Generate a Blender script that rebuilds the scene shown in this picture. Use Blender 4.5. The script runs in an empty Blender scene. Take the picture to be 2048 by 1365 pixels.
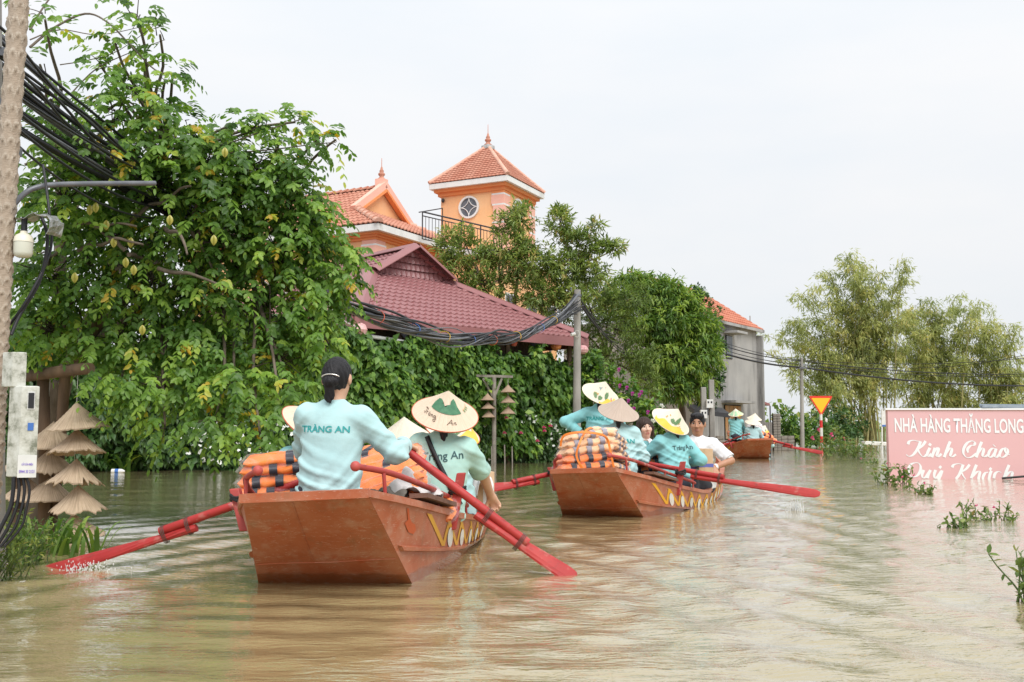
import bpy, bmesh, math, random
import numpy as np
from mathutils import Vector, Matrix
from mathutils.bvhtree import BVHTree

# ------------------------------------------------------------------ camera, sky, sun, exposure
SC = bpy.context.scene
COL = SC.collection
FPX, CX, CY, CAMH, PITCH = 1991.0, 1024.0, 682.5, 0.82, math.radians(5.15)
_cd = bpy.data.cameras.new('camera')
_cd.sensor_width = 36.0
_cd.lens = 36.0 * FPX / 2048.0
_cd.clip_start = 0.05
_cd.clip_end = 5000
_cam = bpy.data.objects.new('camera', _cd)
COL.objects.link(_cam)
_cam.location = (0, 0, CAMH)
_cam.rotation_euler = (math.radians(90) + PITCH, 0, 0)
SC.camera = _cam

SUN_EL, SUN_AZ = math.radians(52), math.radians(155)      # azimuth clockwise from +Y: high, behind and right of the camera
SKY_LEVEL, SUN_STRENGTH, EXPOSURE = 0.44, 1.5, 1.0
_w = bpy.data.worlds.new('World')
SC.world = _w
_w.use_nodes = True
_n, _l = _w.node_tree.nodes, _w.node_tree.links
_n.clear()
_sky = _n.new('ShaderNodeTexSky')
_sky.sky_type = 'NISHITA'
_sky.sun_disc = False
_sky.sun_elevation = SUN_EL
_sky.sun_rotation = SUN_AZ
_bg1 = _n.new('ShaderNodeBackground')
_bg1.inputs['Strength'].default_value = 0.06
_l.new(_sky.outputs[0], _bg1.inputs[0])
_tc = _n.new('ShaderNodeTexCoord')
_mp = _n.new('ShaderNodeMapping')
_mp.inputs['Scale'].default_value = (1.0, 1.0, 3.2)
_l.new(_tc.outputs['Generated'], _mp.inputs[0])
_nz = _n.new('ShaderNodeTexNoise')
_nz.inputs['Scale'].default_value = 1.6
_nz.inputs['Detail'].default_value = 5
_nz.inputs['Roughness'].default_value = 0.55
_l.new(_mp.outputs[0], _nz.inputs['Vector'])
_rp = _n.new('ShaderNodeValToRGB')
_rp.color_ramp.elements[0].position = 0.36
_rp.color_ramp.elements[0].color = (0.88, 0.935, 0.99, 1)
_rp.color_ramp.elements[1].position = 0.66
_rp.color_ramp.elements[1].color = (0.995, 1.0, 1.01, 1)
_l.new(_nz.outputs[0], _rp.inputs[0])
_bg2 = _n.new('ShaderNodeBackground')
_sx = _n.new('ShaderNodeSeparateXYZ')                     # overcast sky: brighter toward the zenith
_l.new(_tc.outputs['Generated'], _sx.inputs[0])
_gr = _n.new('ShaderNodeMapRange')
_gr.inputs['From Min'].default_value = 0.0
_gr.inputs['From Max'].default_value = 1.0
_gr.inputs['To Min'].default_value = SKY_LEVEL
_gr.inputs['To Max'].default_value = SKY_LEVEL * 1.45
_l.new(_sx.outputs[2], _gr.inputs['Value'])
_l.new(_gr.outputs[0], _bg2.inputs['Strength'])
_l.new(_rp.outputs[0], _bg2.inputs[0])
_mx = _n.new('ShaderNodeMixShader')
_mx.inputs[0].default_value = 0.94
_l.new(_bg1.outputs[0], _mx.inputs[1])
_l.new(_bg2.outputs[0], _mx.inputs[2])
_wo = _n.new('ShaderNodeOutputWorld')
_l.new(_mx.outputs[0], _wo.inputs[0])

_sd = bpy.data.lights.new('sun', 'SUN')
_sd.energy = SUN_STRENGTH
_sd.angle = math.radians(40)
_sd.color = (1.0, 0.97, 0.93)
_so = bpy.data.objects.new('sun', _sd)
COL.objects.link(_so)
_dir = Vector((math.sin(SUN_AZ) * math.cos(SUN_EL), math.cos(SUN_AZ) * math.cos(SUN_EL), math.sin(SUN_EL)))
_so.rotation_euler = (-_dir).to_track_quat('-Z', 'Y').to_euler()
_so.location = (0, 0, 30)

SC.view_settings.view_transform = 'Standard'
SC.view_settings.look = 'None'
SC.view_settings.gamma = 1
SC.view_settings.exposure = EXPOSURE
SC.view_settings.use_curve_mapping = False
SC.render.engine = 'CYCLES'
SC.cycles.max_bounces = 8
SC.cycles.diffuse_bounces = 3
SC.cycles.glossy_bounces = 3
SC.cycles.transmission_bounces = 4
SC.cycles.transparent_max_bounces = 10
SC.cycles.use_denoising = True
SC.cycles.caustics_reflective = False
SC.cycles.caustics_refractive = False

RNG = np.random.default_rng(7)
random.seed(7)
V = Vector
_c, _s = math.cos(PITCH), math.sin(PITCH)

def ray(px, py):
    u, v = (px - CX) / FPX, (CY - py) / FPX
    return Vector((u, _c - v * _s, _s + v * _c))
def P(px, py, Y):
    """point at distance Y along the view axis of the ground plan"""
    d = ray(px, py)
    k = Y / d.y
    return Vector((d.x * k, Y, CAMH + d.z * k))
def W(px, py, z=0.0):
    d = ray(px, py)
    k = (z - CAMH) / d.z
    return Vector((d.x * k, d.y * k, z))
def XZ(px, Y, z):
    """point at picture column px, plan distance Y and height z"""
    # column depends slightly on z because the camera is pitched
    depth = Y * _c + (z - CAMH) * _s
    return Vector(((px - CX) / FPX * depth, Y, z))
def PPM(Y):
    return FPX / Y

# ------------------------------------------------------------------ materials
MATS = {}
class NT:
    def __init__(s, name):
        s.m = bpy.data.materials.new(name)
        s.m.use_nodes = True
        s.n, s.l = s.m.node_tree.nodes, s.m.node_tree.links
        s.n.clear()
        s.out = s.n.new('ShaderNodeOutputMaterial')
        s.b = s.n.new('ShaderNodeBsdfPrincipled')
        s.l.new(s.b.outputs[0], s.out.inputs[0])
        MATS[name] = s.m
    def node(s, t, **k):
        x = s.n.new('ShaderNode' + t)
        for a, b in k.items():
            if a.startswith('i_'):
                x.inputs[a[2:]].default_value = b
            else:
                setattr(x, a, b)
        return x
    def set(s, **k):
        for a, b in k.items():
            s.b.inputs[a.replace('_', ' ')].default_value = b
        return s
    def coord(s, kind='Object', scale=(1, 1, 1), rot=(0, 0, 0)):
        t = s.node('TexCoord')
        m = s.node('Mapping')
        m.inputs['Scale'].default_value = scale
        m.inputs['Rotation'].default_value = rot
        s.l.new(t.outputs[kind], m.inputs[0])
        return m.outputs[0]
    def noise(s, vec, scale, detail=4, rough=0.55, dist=0.0):
        x = s.node('TexNoise')
        x.inputs['Scale'].default_value = scale
        x.inputs['Detail'].default_value = detail
        x.inputs['Roughness'].default_value = rough
        x.inputs['Distortion'].default_value = dist
        s.l.new(vec, x.inputs['Vector'])
        return x.outputs[0]
    def ramp(s, fac, stops):
        x = s.node('ValToRGB')
        el = x.color_ramp.elements
        while len(el) < len(stops):
            el.new(0.5)
        for e, (p, c) in zip(el, stops):
            e.position = p
            e.color = c if isinstance(c, tuple) and len(c) == 4 else ((*c, 1) if isinstance(c, tuple) else (c, c, c, 1))
        s.l.new(fac, x.inputs[0])
        return x.outputs[0]
    def mix(s, fac, a, b, mode='MIX'):
        x = s.node('Mix', data_type='RGBA', blend_type=mode)
        for i, v in ((0, fac), (6, a), (7, b)):
            if hasattr(v, 'is_output') or isinstance(v, bpy.types.NodeSocket):
                s.l.new(v, x.inputs[i])
            else:
                x.inputs[i].default_value = v if i == 0 else ((*v, 1) if len(v) == 3 else v)
        return x.outputs[2]
    def math(s, op, a, b=None):
        x = s.node('Math', operation=op)
        for i, v in enumerate((a, b)):
            if v is None:
                continue
            if isinstance(v, bpy.types.NodeSocket):
                s.l.new(v, x.inputs[i])
            else:
                x.inputs[i].default_value = v
        return x.outputs[0]
    def color(s, sock):
        s.l.new(sock, s.b.inputs['Base Color'])
        return s
    def bump(s, height, strength=0.3, dist=0.02):
        x = s.node('Bump')
        x.inputs['Strength'].default_value = strength
        x.inputs['Distance'].default_value = dist
        s.l.new(height, x.inputs['Height'])
        s.l.new(x.outputs[0], s.b.inputs['Normal'])
        return s

def simple(name, c, rough=0.6, c2=None, scale=8, bump=0.0, bscale=None, metal=0.0, spec=0.5, coord='Object', detail=5, stretch=(1, 1, 1), lo=0.35, hi=0.65):
    if name in MATS:
        return MATS[name]
    t = NT(name)
    t.set(Roughness=rough, Metallic=metal)
    t.b.inputs['Specular IOR Level'].default_value = spec
    t.b.inputs['Base Color'].default_value = (*c, 1)
    if c2 is not None or bump:
        v = t.coord(coord, stretch)
        if c2 is not None:
            f = t.noise(v, scale, detail)
            t.color(t.ramp(f, [(lo, c), (hi, c2)]))
        if bump:
            t.bump(t.noise(v, bscale or scale * 3, 6), bump, 0.02)
    return t.m

def leafmat(name, stops, rough=0.42, trans=0.28, spec=0.4):
    """leaf colour by the random 'tint' of each leaf, a little light passing through the blade"""
    t = NT(name)
    a = t.node('Attribute', attribute_name='tint')
    c = t.ramp(a.outputs['Fac'], stops)
    t.color(c)
    t.set(Roughness=rough)
    t.b.inputs['Specular IOR Level'].default_value = spec
    tr = t.node('BsdfTranslucent')
    hs = t.node('HueSaturation')
    hs.inputs['Saturation'].default_value = 1.1
    hs.inputs['Value'].default_value = 1.5
    t.l.new(c, hs.inputs['Color'])
    t.l.new(hs.outputs[0], tr.inputs[0])
    mx = t.node('MixShader')
    mx.inputs[0].default_value = trans
    t.l.new(t.b.outputs[0], mx.inputs[1])
    t.l.new(tr.outputs[0], mx.inputs[2])
    t.l.new(mx.outputs[0], t.out.inputs[0])
    return t.m

# ------------------------------------------------------------------ mesh helpers
def np_mesh(name, verts, tris=None, quads=None, tint=None, smooth=False):
    me = bpy.data.meshes.new(name)
    verts = np.asarray(verts, np.float32)
    me.vertices.add(len(verts))
    me.vertices.foreach_set('co', verts.ravel())
    li, ls, n = [], [], 0
    for arr, k in ((tris, 3), (quads, 4)):
        if arr is not None and len(arr):
            arr = np.asarray(arr, np.int32)
            li.append(arr.ravel())
            ls.append(n + np.arange(len(arr), dtype=np.int32) * k)
            n += len(arr) * k
    li = np.concatenate(li)
    ls = np.concatenate(ls)
    me.loops.add(n)
    me.loops.foreach_set('vertex_index', li)
    me.polygons.add(len(ls))
    me.polygons.foreach_set('loop_start', ls)
    if smooth:
        me.polygons.foreach_set('use_smooth', np.ones(len(ls), bool))
    if tint is not None:
        at = me.attributes.new('tint', 'FLOAT', 'POINT')
        at.data.foreach_set('value', np.asarray(tint, np.float32))
    me.update(calc_edges=True)
    return me

class MB:
    """collects shapes; build() links them as one mesh object"""
    def __init__(s):
        s.v, s.f, s.sm = [], [], []
    def add(s, verts, faces, smooth=False):
        o = len(s.v)
        s.v += [tuple(x) for x in verts]
        s.f += [tuple(i + o for i in f) for f in faces]
        s.sm += [smooth] * len(faces)
        return s
    def box(s, c, size, rot=None, bev=0.0):
        c = Vector(c)
        x, y, z = [q / 2 for q in size]
        pts = [Vector((a * x, b * y, d * z)) for a in (-1, 1) for b in (-1, 1) for d in (-1, 1)]
        if rot is not None:
            if isinstance(rot, (int, float)):
                rot = Matrix.Rotation(rot, 3, 'Z')
            pts = [rot @ p for p in pts]
        return s.add([c + p for p in pts], [(0, 1, 3, 2), (4, 6, 7, 5), (0, 4, 5, 1), (2, 3, 7, 6), (0, 2, 6, 4), (1, 5, 7, 3)])
    def hexa(s, a, b):
        """two quads a,b (4 points each, same winding) joined"""
        return s.add(list(a) + list(b), [(3, 2, 1, 0), (4, 5, 6, 7), (0, 1, 5, 4), (1, 2, 6, 5), (2, 3, 7, 6), (3, 0, 4, 7)])
    def bar(s, a, b, w, h=None, up=(0, 0, 1)):
        a, b = Vector(a), Vector(b)
        h = h or w
        d = (b - a).normalized()
        u = Vector(up)
        x = d.cross(u)
        if x.length < 1e-4:
            x = d.cross(Vector((1, 0, 0)))
        x.normalize()
        y = x.cross(d)
        q = lambda p: [p + x * (w / 2 * i) + y * (h / 2 * j) for i, j in ((-1, -1), (1, -1), (1, 1), (-1, 1))]
        return s.hexa(q(a), q(b))
    def tube(s, pts, r, seg=8, caps=True, smooth=True):
        pts = [Vector(p) for p in pts]
        n = len(pts)
        rs = r if isinstance(r, (list, tuple)) else [r] * n
        rings, up = [], None
        for i, p in enumerate(pts):
            d = (pts[min(i + 1, n - 1)] - pts[max(i - 1, 0)])
            if d.length < 1e-9:
                d = Vector((0, 0, 1))
            d.normalize()
            if up is None:
                up = d.orthogonal().normalized()
            else:
                up = up - d * up.dot(d)
                if up.length < 1e-6:
                    up = d.orthogonal()
                up.normalize()
            w = d.cross(up)
            rings.append([p + (up * math.cos(2 * math.pi * k / seg) + w * math.sin(2 * math.pi * k / seg)) * rs[i] for k in range(seg)])
        v = [q for ring in rings for q in ring]
        f = [(i * seg + k, i * seg + (k + 1) % seg, (i + 1) * seg + (k + 1) % seg, (i + 1) * seg + k) for i in range(n - 1) for k in range(seg)]
        s.add(v, f, smooth)
        if caps:
            s.add(rings[0], [tuple(range(seg - 1, -1, -1))])
            s.add(rings[-1], [tuple(range(seg))])
        return s
    def lathe(s, prof, center=(0, 0, 0), seg=24, axis=None, smooth=True, close=False):
        """prof: list of (radius, height)"""
        c = Vector(center)
        M = Matrix.Identity(3) if axis is None else Vector((0, 0, 1)).rotation_difference(Vector(axis).normalized()).to_matrix()
        v = [c + M @ Vector((r * math.cos(2 * math.pi * k / seg), r * math.sin(2 * math.pi * k / seg), h)) for r, h in prof for k in range(seg)]
        n = len(prof)
        f = [(i * seg + k, i * seg + (k + 1) % seg, (i + 1) * seg + (k + 1) % seg, (i + 1) * seg + k) for i in range(n - 1) for k in range(seg)]
        return s.add(v, f, smooth)
    def sphere(s, c, r, seg=14, rings=8, scale=(1, 1, 1), rot=None):
        v, f = [], []
        c = Vector(c)
        for i in range(rings + 1):
            th = math.pi * i / rings
            for k in range(seg):
                ph = 2 * math.pi * k / seg
                p = Vector((math.sin(th) * math.cos(ph) * r * scale[0], math.sin(th) * math.sin(ph) * r * scale[1], math.cos(th) * r * scale[2]))
                if rot is not None:
                    p = rot @ p
                v.append(c + p)
        f = [(i * seg + k, (i + 1) * seg + k, (i + 1) * seg + (k + 1) % seg, i * seg + (k + 1) % seg) for i in range(rings) for k in range(seg)]
        return s.add(v, f, True)
    def prism(s, poly, d):
        """planar polygon (3-D points) pushed along vector d"""
        d = Vector(d)
        a = [Vector(p) for p in poly]
        n = len(a)
        return s.add(a + [p + d for p in a], [tuple(range(n - 1, -1, -1)), tuple(range(n, 2 * n))] + [(i, (i + 1) % n, n + (i + 1) % n, n + i) for i in range(n)])
    def mesh(s, name, fix=True):
        me = bpy.data.meshes.new(name)
        me.from_pydata(s.v, [], s.f)
        me.polygons.foreach_set('use_smooth', s.sm)
        if fix:
            bm = bmesh.new()
            bm.from_mesh(me)
            bmesh.ops.recalc_face_normals(bm, faces=bm.faces)
            bm.to_mesh(me)
            bm.free()
        me.update()
        return me
    def build(s, name, m, parent=None, fix=True, bevel=0.0):
        o = obj(name, s.mesh(name, fix), m, parent)
        if bevel:
            b = o.modifiers.new('bevel', 'BEVEL')
            b.width = bevel
            b.segments = 2
            b.limit_method = 'ANGLE'
            b.angle_limit = math.radians(40)
        return o

def obj(name, me, m, parent=None):
    o = bpy.data.objects.new(name, me)
    COL.objects.link(o)
    if m is not None:
        ms = m if isinstance(m, (list, tuple)) else [m]
        me.materials.clear()
        for x in ms:
            me.materials.append(MATS[x] if isinstance(x, str) else x)
    if parent is not None:
        setparent(o, parent)
    return o

def world_of(o):
    if o.parent is None:
        return Matrix.Translation(o.location)
    return world_of(o.parent) @ o.matrix_parent_inverse @ Matrix.Translation(o.location)

def setparent(o, parent):
    """geometry is written in world coordinates; parents are only moved, never turned"""
    o.parent = parent
    o.matrix_parent_inverse = world_of(parent).inverted()

def tag(o, label=None, cat=None, group=None, kind=None):
    if label:
        o['label'] = label
    if cat:
        o['category'] = cat
    if group:
        o['group'] = group
    if kind:
        o['kind'] = kind
    return o

def thing(name, label, cat, loc=(0, 0, 0), group=None):
    o = bpy.data.objects.new(name, None)
    COL.objects.link(o)
    o.location = loc
    o.empty_display_size = 0.1
    return tag(o, label, cat, group)

def copy_tree(root, loc, label, group=None):
    """copy of a thing and its parts at another place (roots are unturned empties)"""
    r = root.copy()
    COL.objects.link(r)
    r.location = loc
    if label:
        r['label'] = label
    if group:
        r['group'] = group
    for ch in list(root.children):
        c = ch.copy()
        COL.objects.link(c)
        c.parent = r
        c.matrix_parent_inverse = ch.matrix_parent_inverse.copy()
        for g in list(ch.children):
            d = g.copy()
            COL.objects.link(d)
            d.parent = c
            d.matrix_parent_inverse = g.matrix_parent_inverse.copy()
    return r

def catmull(pts, n=8, closed=False):
    pts = [Vector(p) for p in pts]
    out = []
    m = len(pts)
    rng = range(m) if closed else range(m - 1)
    for i in rng:
        if closed:
            p0, p1, p2, p3 = pts[i - 1], pts[i], pts[(i + 1) % m], pts[(i + 2) % m]
        else:
            p0, p1, p2, p3 = pts[max(i - 1, 0)], pts[i], pts[i + 1], pts[min(i + 2, m - 1)]
        for k in range(n):
            t = k / n
            out.append(0.5 * ((2 * p1) + (p2 - p0) * t + (2 * p0 - 5 * p1 + 4 * p2 - p3) * t * t + (3 * p1 - p0 - 3 * p2 + p3) * t ** 3))
    if not closed:
        out.append(pts[-1])
    return out

def unit(a):
    return a / np.maximum(np.linalg.norm(a, axis=-1, keepdims=True), 1e-9)

# ---- leaves -------------------------------------------------------------
LEAF_SHAPES = {
    'oval': ([(0, 0, 0), (.22, -.40, .02), (.22, 0, -.06), (.22, .40, .02), (.62, -.44, .0), (.62, 0, -.09), (.62, .44, .0), (1, 0, -.12)],
             [(0, 2, 1), (0, 3, 2), (1, 2, 5), (1, 5, 4), (2, 3, 6), (2, 6, 5), (4, 5, 7), (5, 6, 7)]),
    'lance': ([(0, 0, 0), (.4, -.5, .06), (.45, 0, -.05), (.4, .5, .06), (1, 0, -.18)], [(0, 2, 1), (0, 3, 2), (1, 2, 4), (2, 3, 4)]),
    'diamond': ([(0, 0, 0), (.45, -.5, .05), (.45, .5, .05), (1, 0, -.08)], [(0, 2, 1), (1, 2, 3)]),
}
def leaf_arrays(c, d, nrm, ln, wd, shape='oval'):
    """c base points, d tip directions, nrm upper side; returns verts, tris"""
    vs, fs = LEAF_SHAPES[shape]
    vs = np.array(vs, np.float32)
    fs = np.array(fs, np.int32)
    d = unit(d)
    s = unit(np.cross(d, nrm))
    u = np.cross(s, d)
    N, K = len(c), len(vs)
    v = (c[:, None, :] + d[:, None, :] * (vs[None, :, 0:1] * ln[:, None, None])
         + s[:, None, :] * (vs[None, :, 1:2] * wd[:, None, None]) + u[:, None, :] * (vs[None, :, 2:3] * ln[:, None, None]))
    f = fs[None] + (np.arange(N, dtype=np.int32) * K)[:, None, None]
    return v.reshape(-1, 3), f.reshape(-1, 3), K

def leaf_object(name, c, d, nrm, ln, wd, tint, m, parent=None, shape='oval'):
    v, f, K = leaf_arrays(np.asarray(c, np.float32), np.asarray(d, np.float32), np.asarray(nrm, np.float32), np.asarray(ln, np.float32), np.asarray(wd, np.float32), shape)
    me = np_mesh(name, v, tris=f, tint=np.repeat(tint, K))
    return obj(name, me, m, parent)

def rdirs(n, rng=RNG):
    return unit(rng.normal(size=(n, 3)))

# ---- signed distance shapes: smooth unions for bodies, clothes, sacks ------
class SDF:
    def __init__(s):
        s.pr = []
    def cap(s, a, b, ra, rb=None, k=0.03, flat=1.0, fdir=(0, 1, 0), sub=False):
        s.pr.append(('cap', np.array(a, float), np.array(b, float), ra, ra if rb is None else rb, k, flat, np.array(fdir, float), sub))
        return s
    def ell(s, c, r, rot=None, k=0.03, sub=False):
        s.pr.append(('ell', np.array(c, float), np.array(r, float), None if rot is None else np.array(rot), k, sub))
        return s
    def plane(s, p, n, k=0.0):
        """keep the side the normal points away from"""
        s.pr.append(('plane', np.array(p, float), np.array(n, float), k))
        return s
    def bounds(s):
        lo, hi = [], []
        for q in s.pr:
            if q[0] == 'cap' and not q[8]:
                r = max(q[3], q[4]) * max(1, q[6])
                lo += [np.minimum(q[1], q[2]) - r]
                hi += [np.maximum(q[1], q[2]) + r]
            elif q[0] == 'ell' and not q[5]:
                r = max(q[2])
                lo += [q[1] - r]
                hi += [q[1] + r]
        return np.min(lo, 0), np.max(hi, 0)
    def mesh(s, name, res=0.012, noise=None, smooth=True):
        lo, hi = s.bounds()
        lo, hi = lo - 3 * res, hi + 3 * res
        n = np.ceil((hi - lo) / res).astype(int) + 1
        F = np.full(n, 1.0, np.float32)
        ax = [lo[i] + np.arange(n[i]) * res for i in range(3)]
        for q in s.pr:
            if q[0] == 'plane':
                X, Y, Z = np.meshgrid(*ax, indexing='ij', sparse=True)
                d = (X - q[1][0]) * q[2][0] + (Y - q[1][1]) * q[2][1] + (Z - q[1][2]) * q[2][2]
                F = np.maximum(F, d.astype(np.float32))
                continue
            if q[0] == 'cap':
                r = max(q[3], q[4]) * max(1, q[6])
                a0, b0, k = np.minimum(q[1], q[2]) - r, np.maximum(q[1], q[2]) + r, q[5]
            else:
                r = max(q[2])
                a0, b0, k = q[1] - r, q[1] + r, q[4]
            pad = k + 4 * res
            i0 = np.clip(((a0 - pad - lo) / res).astype(int), 0, n - 1)
            i1 = np.clip(((b0 + pad - lo) / res).astype(int) + 2, 1, n)
            sl = tuple(slice(i0[j], i1[j]) for j in range(3))
            X, Y, Z = np.meshgrid(ax[0][sl[0]], ax[1][sl[1]], ax[2][sl[2]], indexing='ij')
            p = np.stack([X, Y, Z], -1)
            if q[0] == 'cap':
                a, b, fl, fd = q[1], q[2], q[6], q[7]
                pa, ba = p - a, b - a
                if fl != 1.0:
                    f = fd / np.linalg.norm(fd)
                    bx = ba - f * ba.dot(f)
                    pa = pa - f * np.tensordot(ba, f, 1) * 0
                    t = np.clip((pa @ ba) / max(ba @ ba, 1e-9), 0, 1)
                    w = pa - t[..., None] * ba
                    wf = w @ f
                    w = w + (wf * (1 / fl - 1))[..., None] * f
                    dd = np.sqrt((w * w).sum(-1))
                    D = (dd - (q[3] + (q[4] - q[3]) * t)) * (0.5 + 0.5 * fl)
                else:
                    t = np.clip((pa @ ba) / max(ba @ ba, 1e-9), 0, 1)
                    w = pa - t[..., None] * ba
                    D = np.sqrt((w * w).sum(-1)) - (q[3] + (q[4] - q[3]) * t)
                sub = q[8]
            else:
                w = p - q[1]
                if q[3] is not None:
                    w = w @ q[3]
                k0 = np.sqrt(((w / q[2]) ** 2).sum(-1))
                k1 = np.sqrt(((w / q[2] ** 2) ** 2).sum(-1))
                D = k0 * (k0 - 1) / np.maximum(k1, 1e-6)
                D = np.where(k0 < 1e-3, -min(q[2]), D)
                sub = q[5]
            D = D.astype(np.float32)
            A = F[sl]
            if sub:
                D = -D
                h = np.maximum(k - np.abs(A - D), 0) / max(k, 1e-6)
                F[sl] = np.maximum(A, D) + h * h * k * 0.25
            else:
                h = np.maximum(k - np.abs(A - D), 0) / max(k, 1e-6)
                F[sl] = np.minimum(A, D) - h * h * k * 0.25
        if noise is not None:
            X, Y, Z = np.meshgrid(*ax, indexing='ij')
            m = np.abs(F) < 0.08
            F[m] += noise(X[m], Y[m], Z[m]).astype(np.float32)
        # border closed
        F[0], F[-1], F[:, 0], F[:, -1], F[:, :, 0], F[:, :, -1] = 1, 1, 1, 1, 1, 1
        v, qd = surface_nets(F)
        v = lo + v * res
        return np_mesh(name, v, quads=qd, smooth=smooth)

def surface_nets(F):
    ins = F < 0
    nx, ny, nz = F.shape
    cs = [(i, j, k) for i in (0, 1) for j in (0, 1) for k in (0, 1)]
    cnt = sum(ins[i:nx - 1 + i, j:ny - 1 + j, k:nz - 1 + k].astype(np.int8) for i, j, k in cs)
    act = (cnt > 0) & (cnt < 8)
    idx = np.argwhere(act)
    vid = np.full(act.shape, -1, np.int32)
    vid[act] = np.arange(len(idx))
    acc = np.zeros((len(idx), 3))
    num = np.zeros(len(idx))
    for a in range(8):
        for b in range(a + 1, 8):
            A, B = np.array(cs[a]), np.array(cs[b])
            if np.abs(A - B).sum() != 1:
                continue
            fa = F[tuple((idx + A).T)]
            fb = F[tuple((idx + B).T)]
            m = (fa < 0) != (fb < 0)
            t = fa[m] / (fa[m] - fb[m])
            acc[m] += A + (B - A) * t[:, None]
            num[m] += 1
    v = idx + acc / np.maximum(num, 1)[:, None]
    quads = []
    for d in range(3):
        o = [0, 0, 0]
        o[d] = 1
        A = ins[:nx - 1, :ny - 1, :nz - 1]
        B = ins[o[0]:nx - 1 + o[0], o[1]:ny - 1 + o[1], o[2]:nz - 1 + o[2]]
        e1, e2 = (d + 1) % 3, (d + 2) % 3
        for flip in (False, True):
            m = (A & ~B) if not flip else (~A & B)
            p = np.argwhere(m)
            p = p[(p[:, e1] > 0) & (p[:, e2] > 0)]
            if not len(p):
                continue
            u1, u2 = np.zeros(3, int), np.zeros(3, int)
            u1[e1], u2[e2] = 1, 1
            q = np.stack([vid[tuple(p.T)], vid[tuple((p - u1).T)], vid[tuple((p - u1 - u2).T)], vid[tuple((p - u2).T)]], 1)
            quads.append(q[:, ::-1] if flip else q)
    q = np.concatenate(quads)
    return v, q[(q >= 0).all(1)]

# ---- lettering ------------------------------------------------------------
def text_mesh(txt, size=1.0, bold=0.0, xs=1.0, shear=0.0, cell=0.0):
    cu = bpy.data.curves.new('lettering', 'FONT')
    cu.body = txt
    cu.size = size
    cu.offset = bold
    cu.shear = shear
    cu.resolution_u = 3
    cu.align_x = 'CENTER'
    o = bpy.data.objects.new('lettering_tmp', cu)
    COL.objects.link(o)
    dg = bpy.context.evaluated_depsgraph_get()
    me = bpy.data.meshes.new_from_object(o.evaluated_get(dg))
    bpy.data.objects.remove(o)
    bpy.data.curves.remove(cu)
    bm = bmesh.new()
    bm.from_mesh(me)
    bmesh.ops.triangulate(bm, faces=bm.faces)
    if cell:
        for _ in range(3):
            es = [e for e in bm.edges if e.calc_length() > cell]
            if not es:
                break
            bmesh.ops.subdivide_edges(bm, edges=es, cuts=1, use_grid_fill=False)
            bmesh.ops.triangulate(bm, faces=bm.faces)
    v = np.array([x.co[:] for x in bm.verts]).reshape(-1, 3)
    f = np.array([[q.index for q in x.verts] for x in bm.faces]).reshape(-1, 3)
    bm.free()
    bpy.data.meshes.remove(me)
    v[:, 0] *= xs
    return v, f

def pen(strokes, wmin=0.03, wmax=0.17, slant=1.2, n=10, fixed=None):
    """broad-pen strokes: list of centre lines (x, y); width follows the stroke direction"""
    mv, mf, dep = [], [], []
    for st in strokes:
        pts = np.array([p[:2] for p in catmull([(x, y, 0) for x, y in st], n)])
        d = np.gradient(pts, axis=0)
        ang = np.arctan2(d[:, 1], d[:, 0])
        w = wmin + (wmax - wmin) * np.abs(np.cos(ang - slant)) ** 2.5 if fixed is None else np.full(len(pts), fixed)
        w = np.convolve(np.pad(w, 2, mode='edge'), np.ones(5) / 5, 'valid')
        nn = np.stack([-d[:, 1], d[:, 0]], 1)
        nn /= np.maximum(np.linalg.norm(nn, axis=1, keepdims=True), 1e-9)
        o = len(mv)
        dep.extend(np.repeat((len(mv) * .013 + np.arange(len(pts))) * 1.0, 2))
        for a, b in zip(pts + nn * w[:, None] / 2, pts - nn * w[:, None] / 2):
            mv += [a, b]
        for i in range(len(pts) - 1):
            mf += [(o + 2 * i, o + 2 * i + 1, o + 2 * i + 3), (o + 2 * i, o + 2 * i + 3, o + 2 * i + 2)]
    v = np.zeros((len(mv), 3))
    v[:, :2] = np.array(mv)
    v[:, 2] = dep
    return v, np.array(mf)
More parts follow.
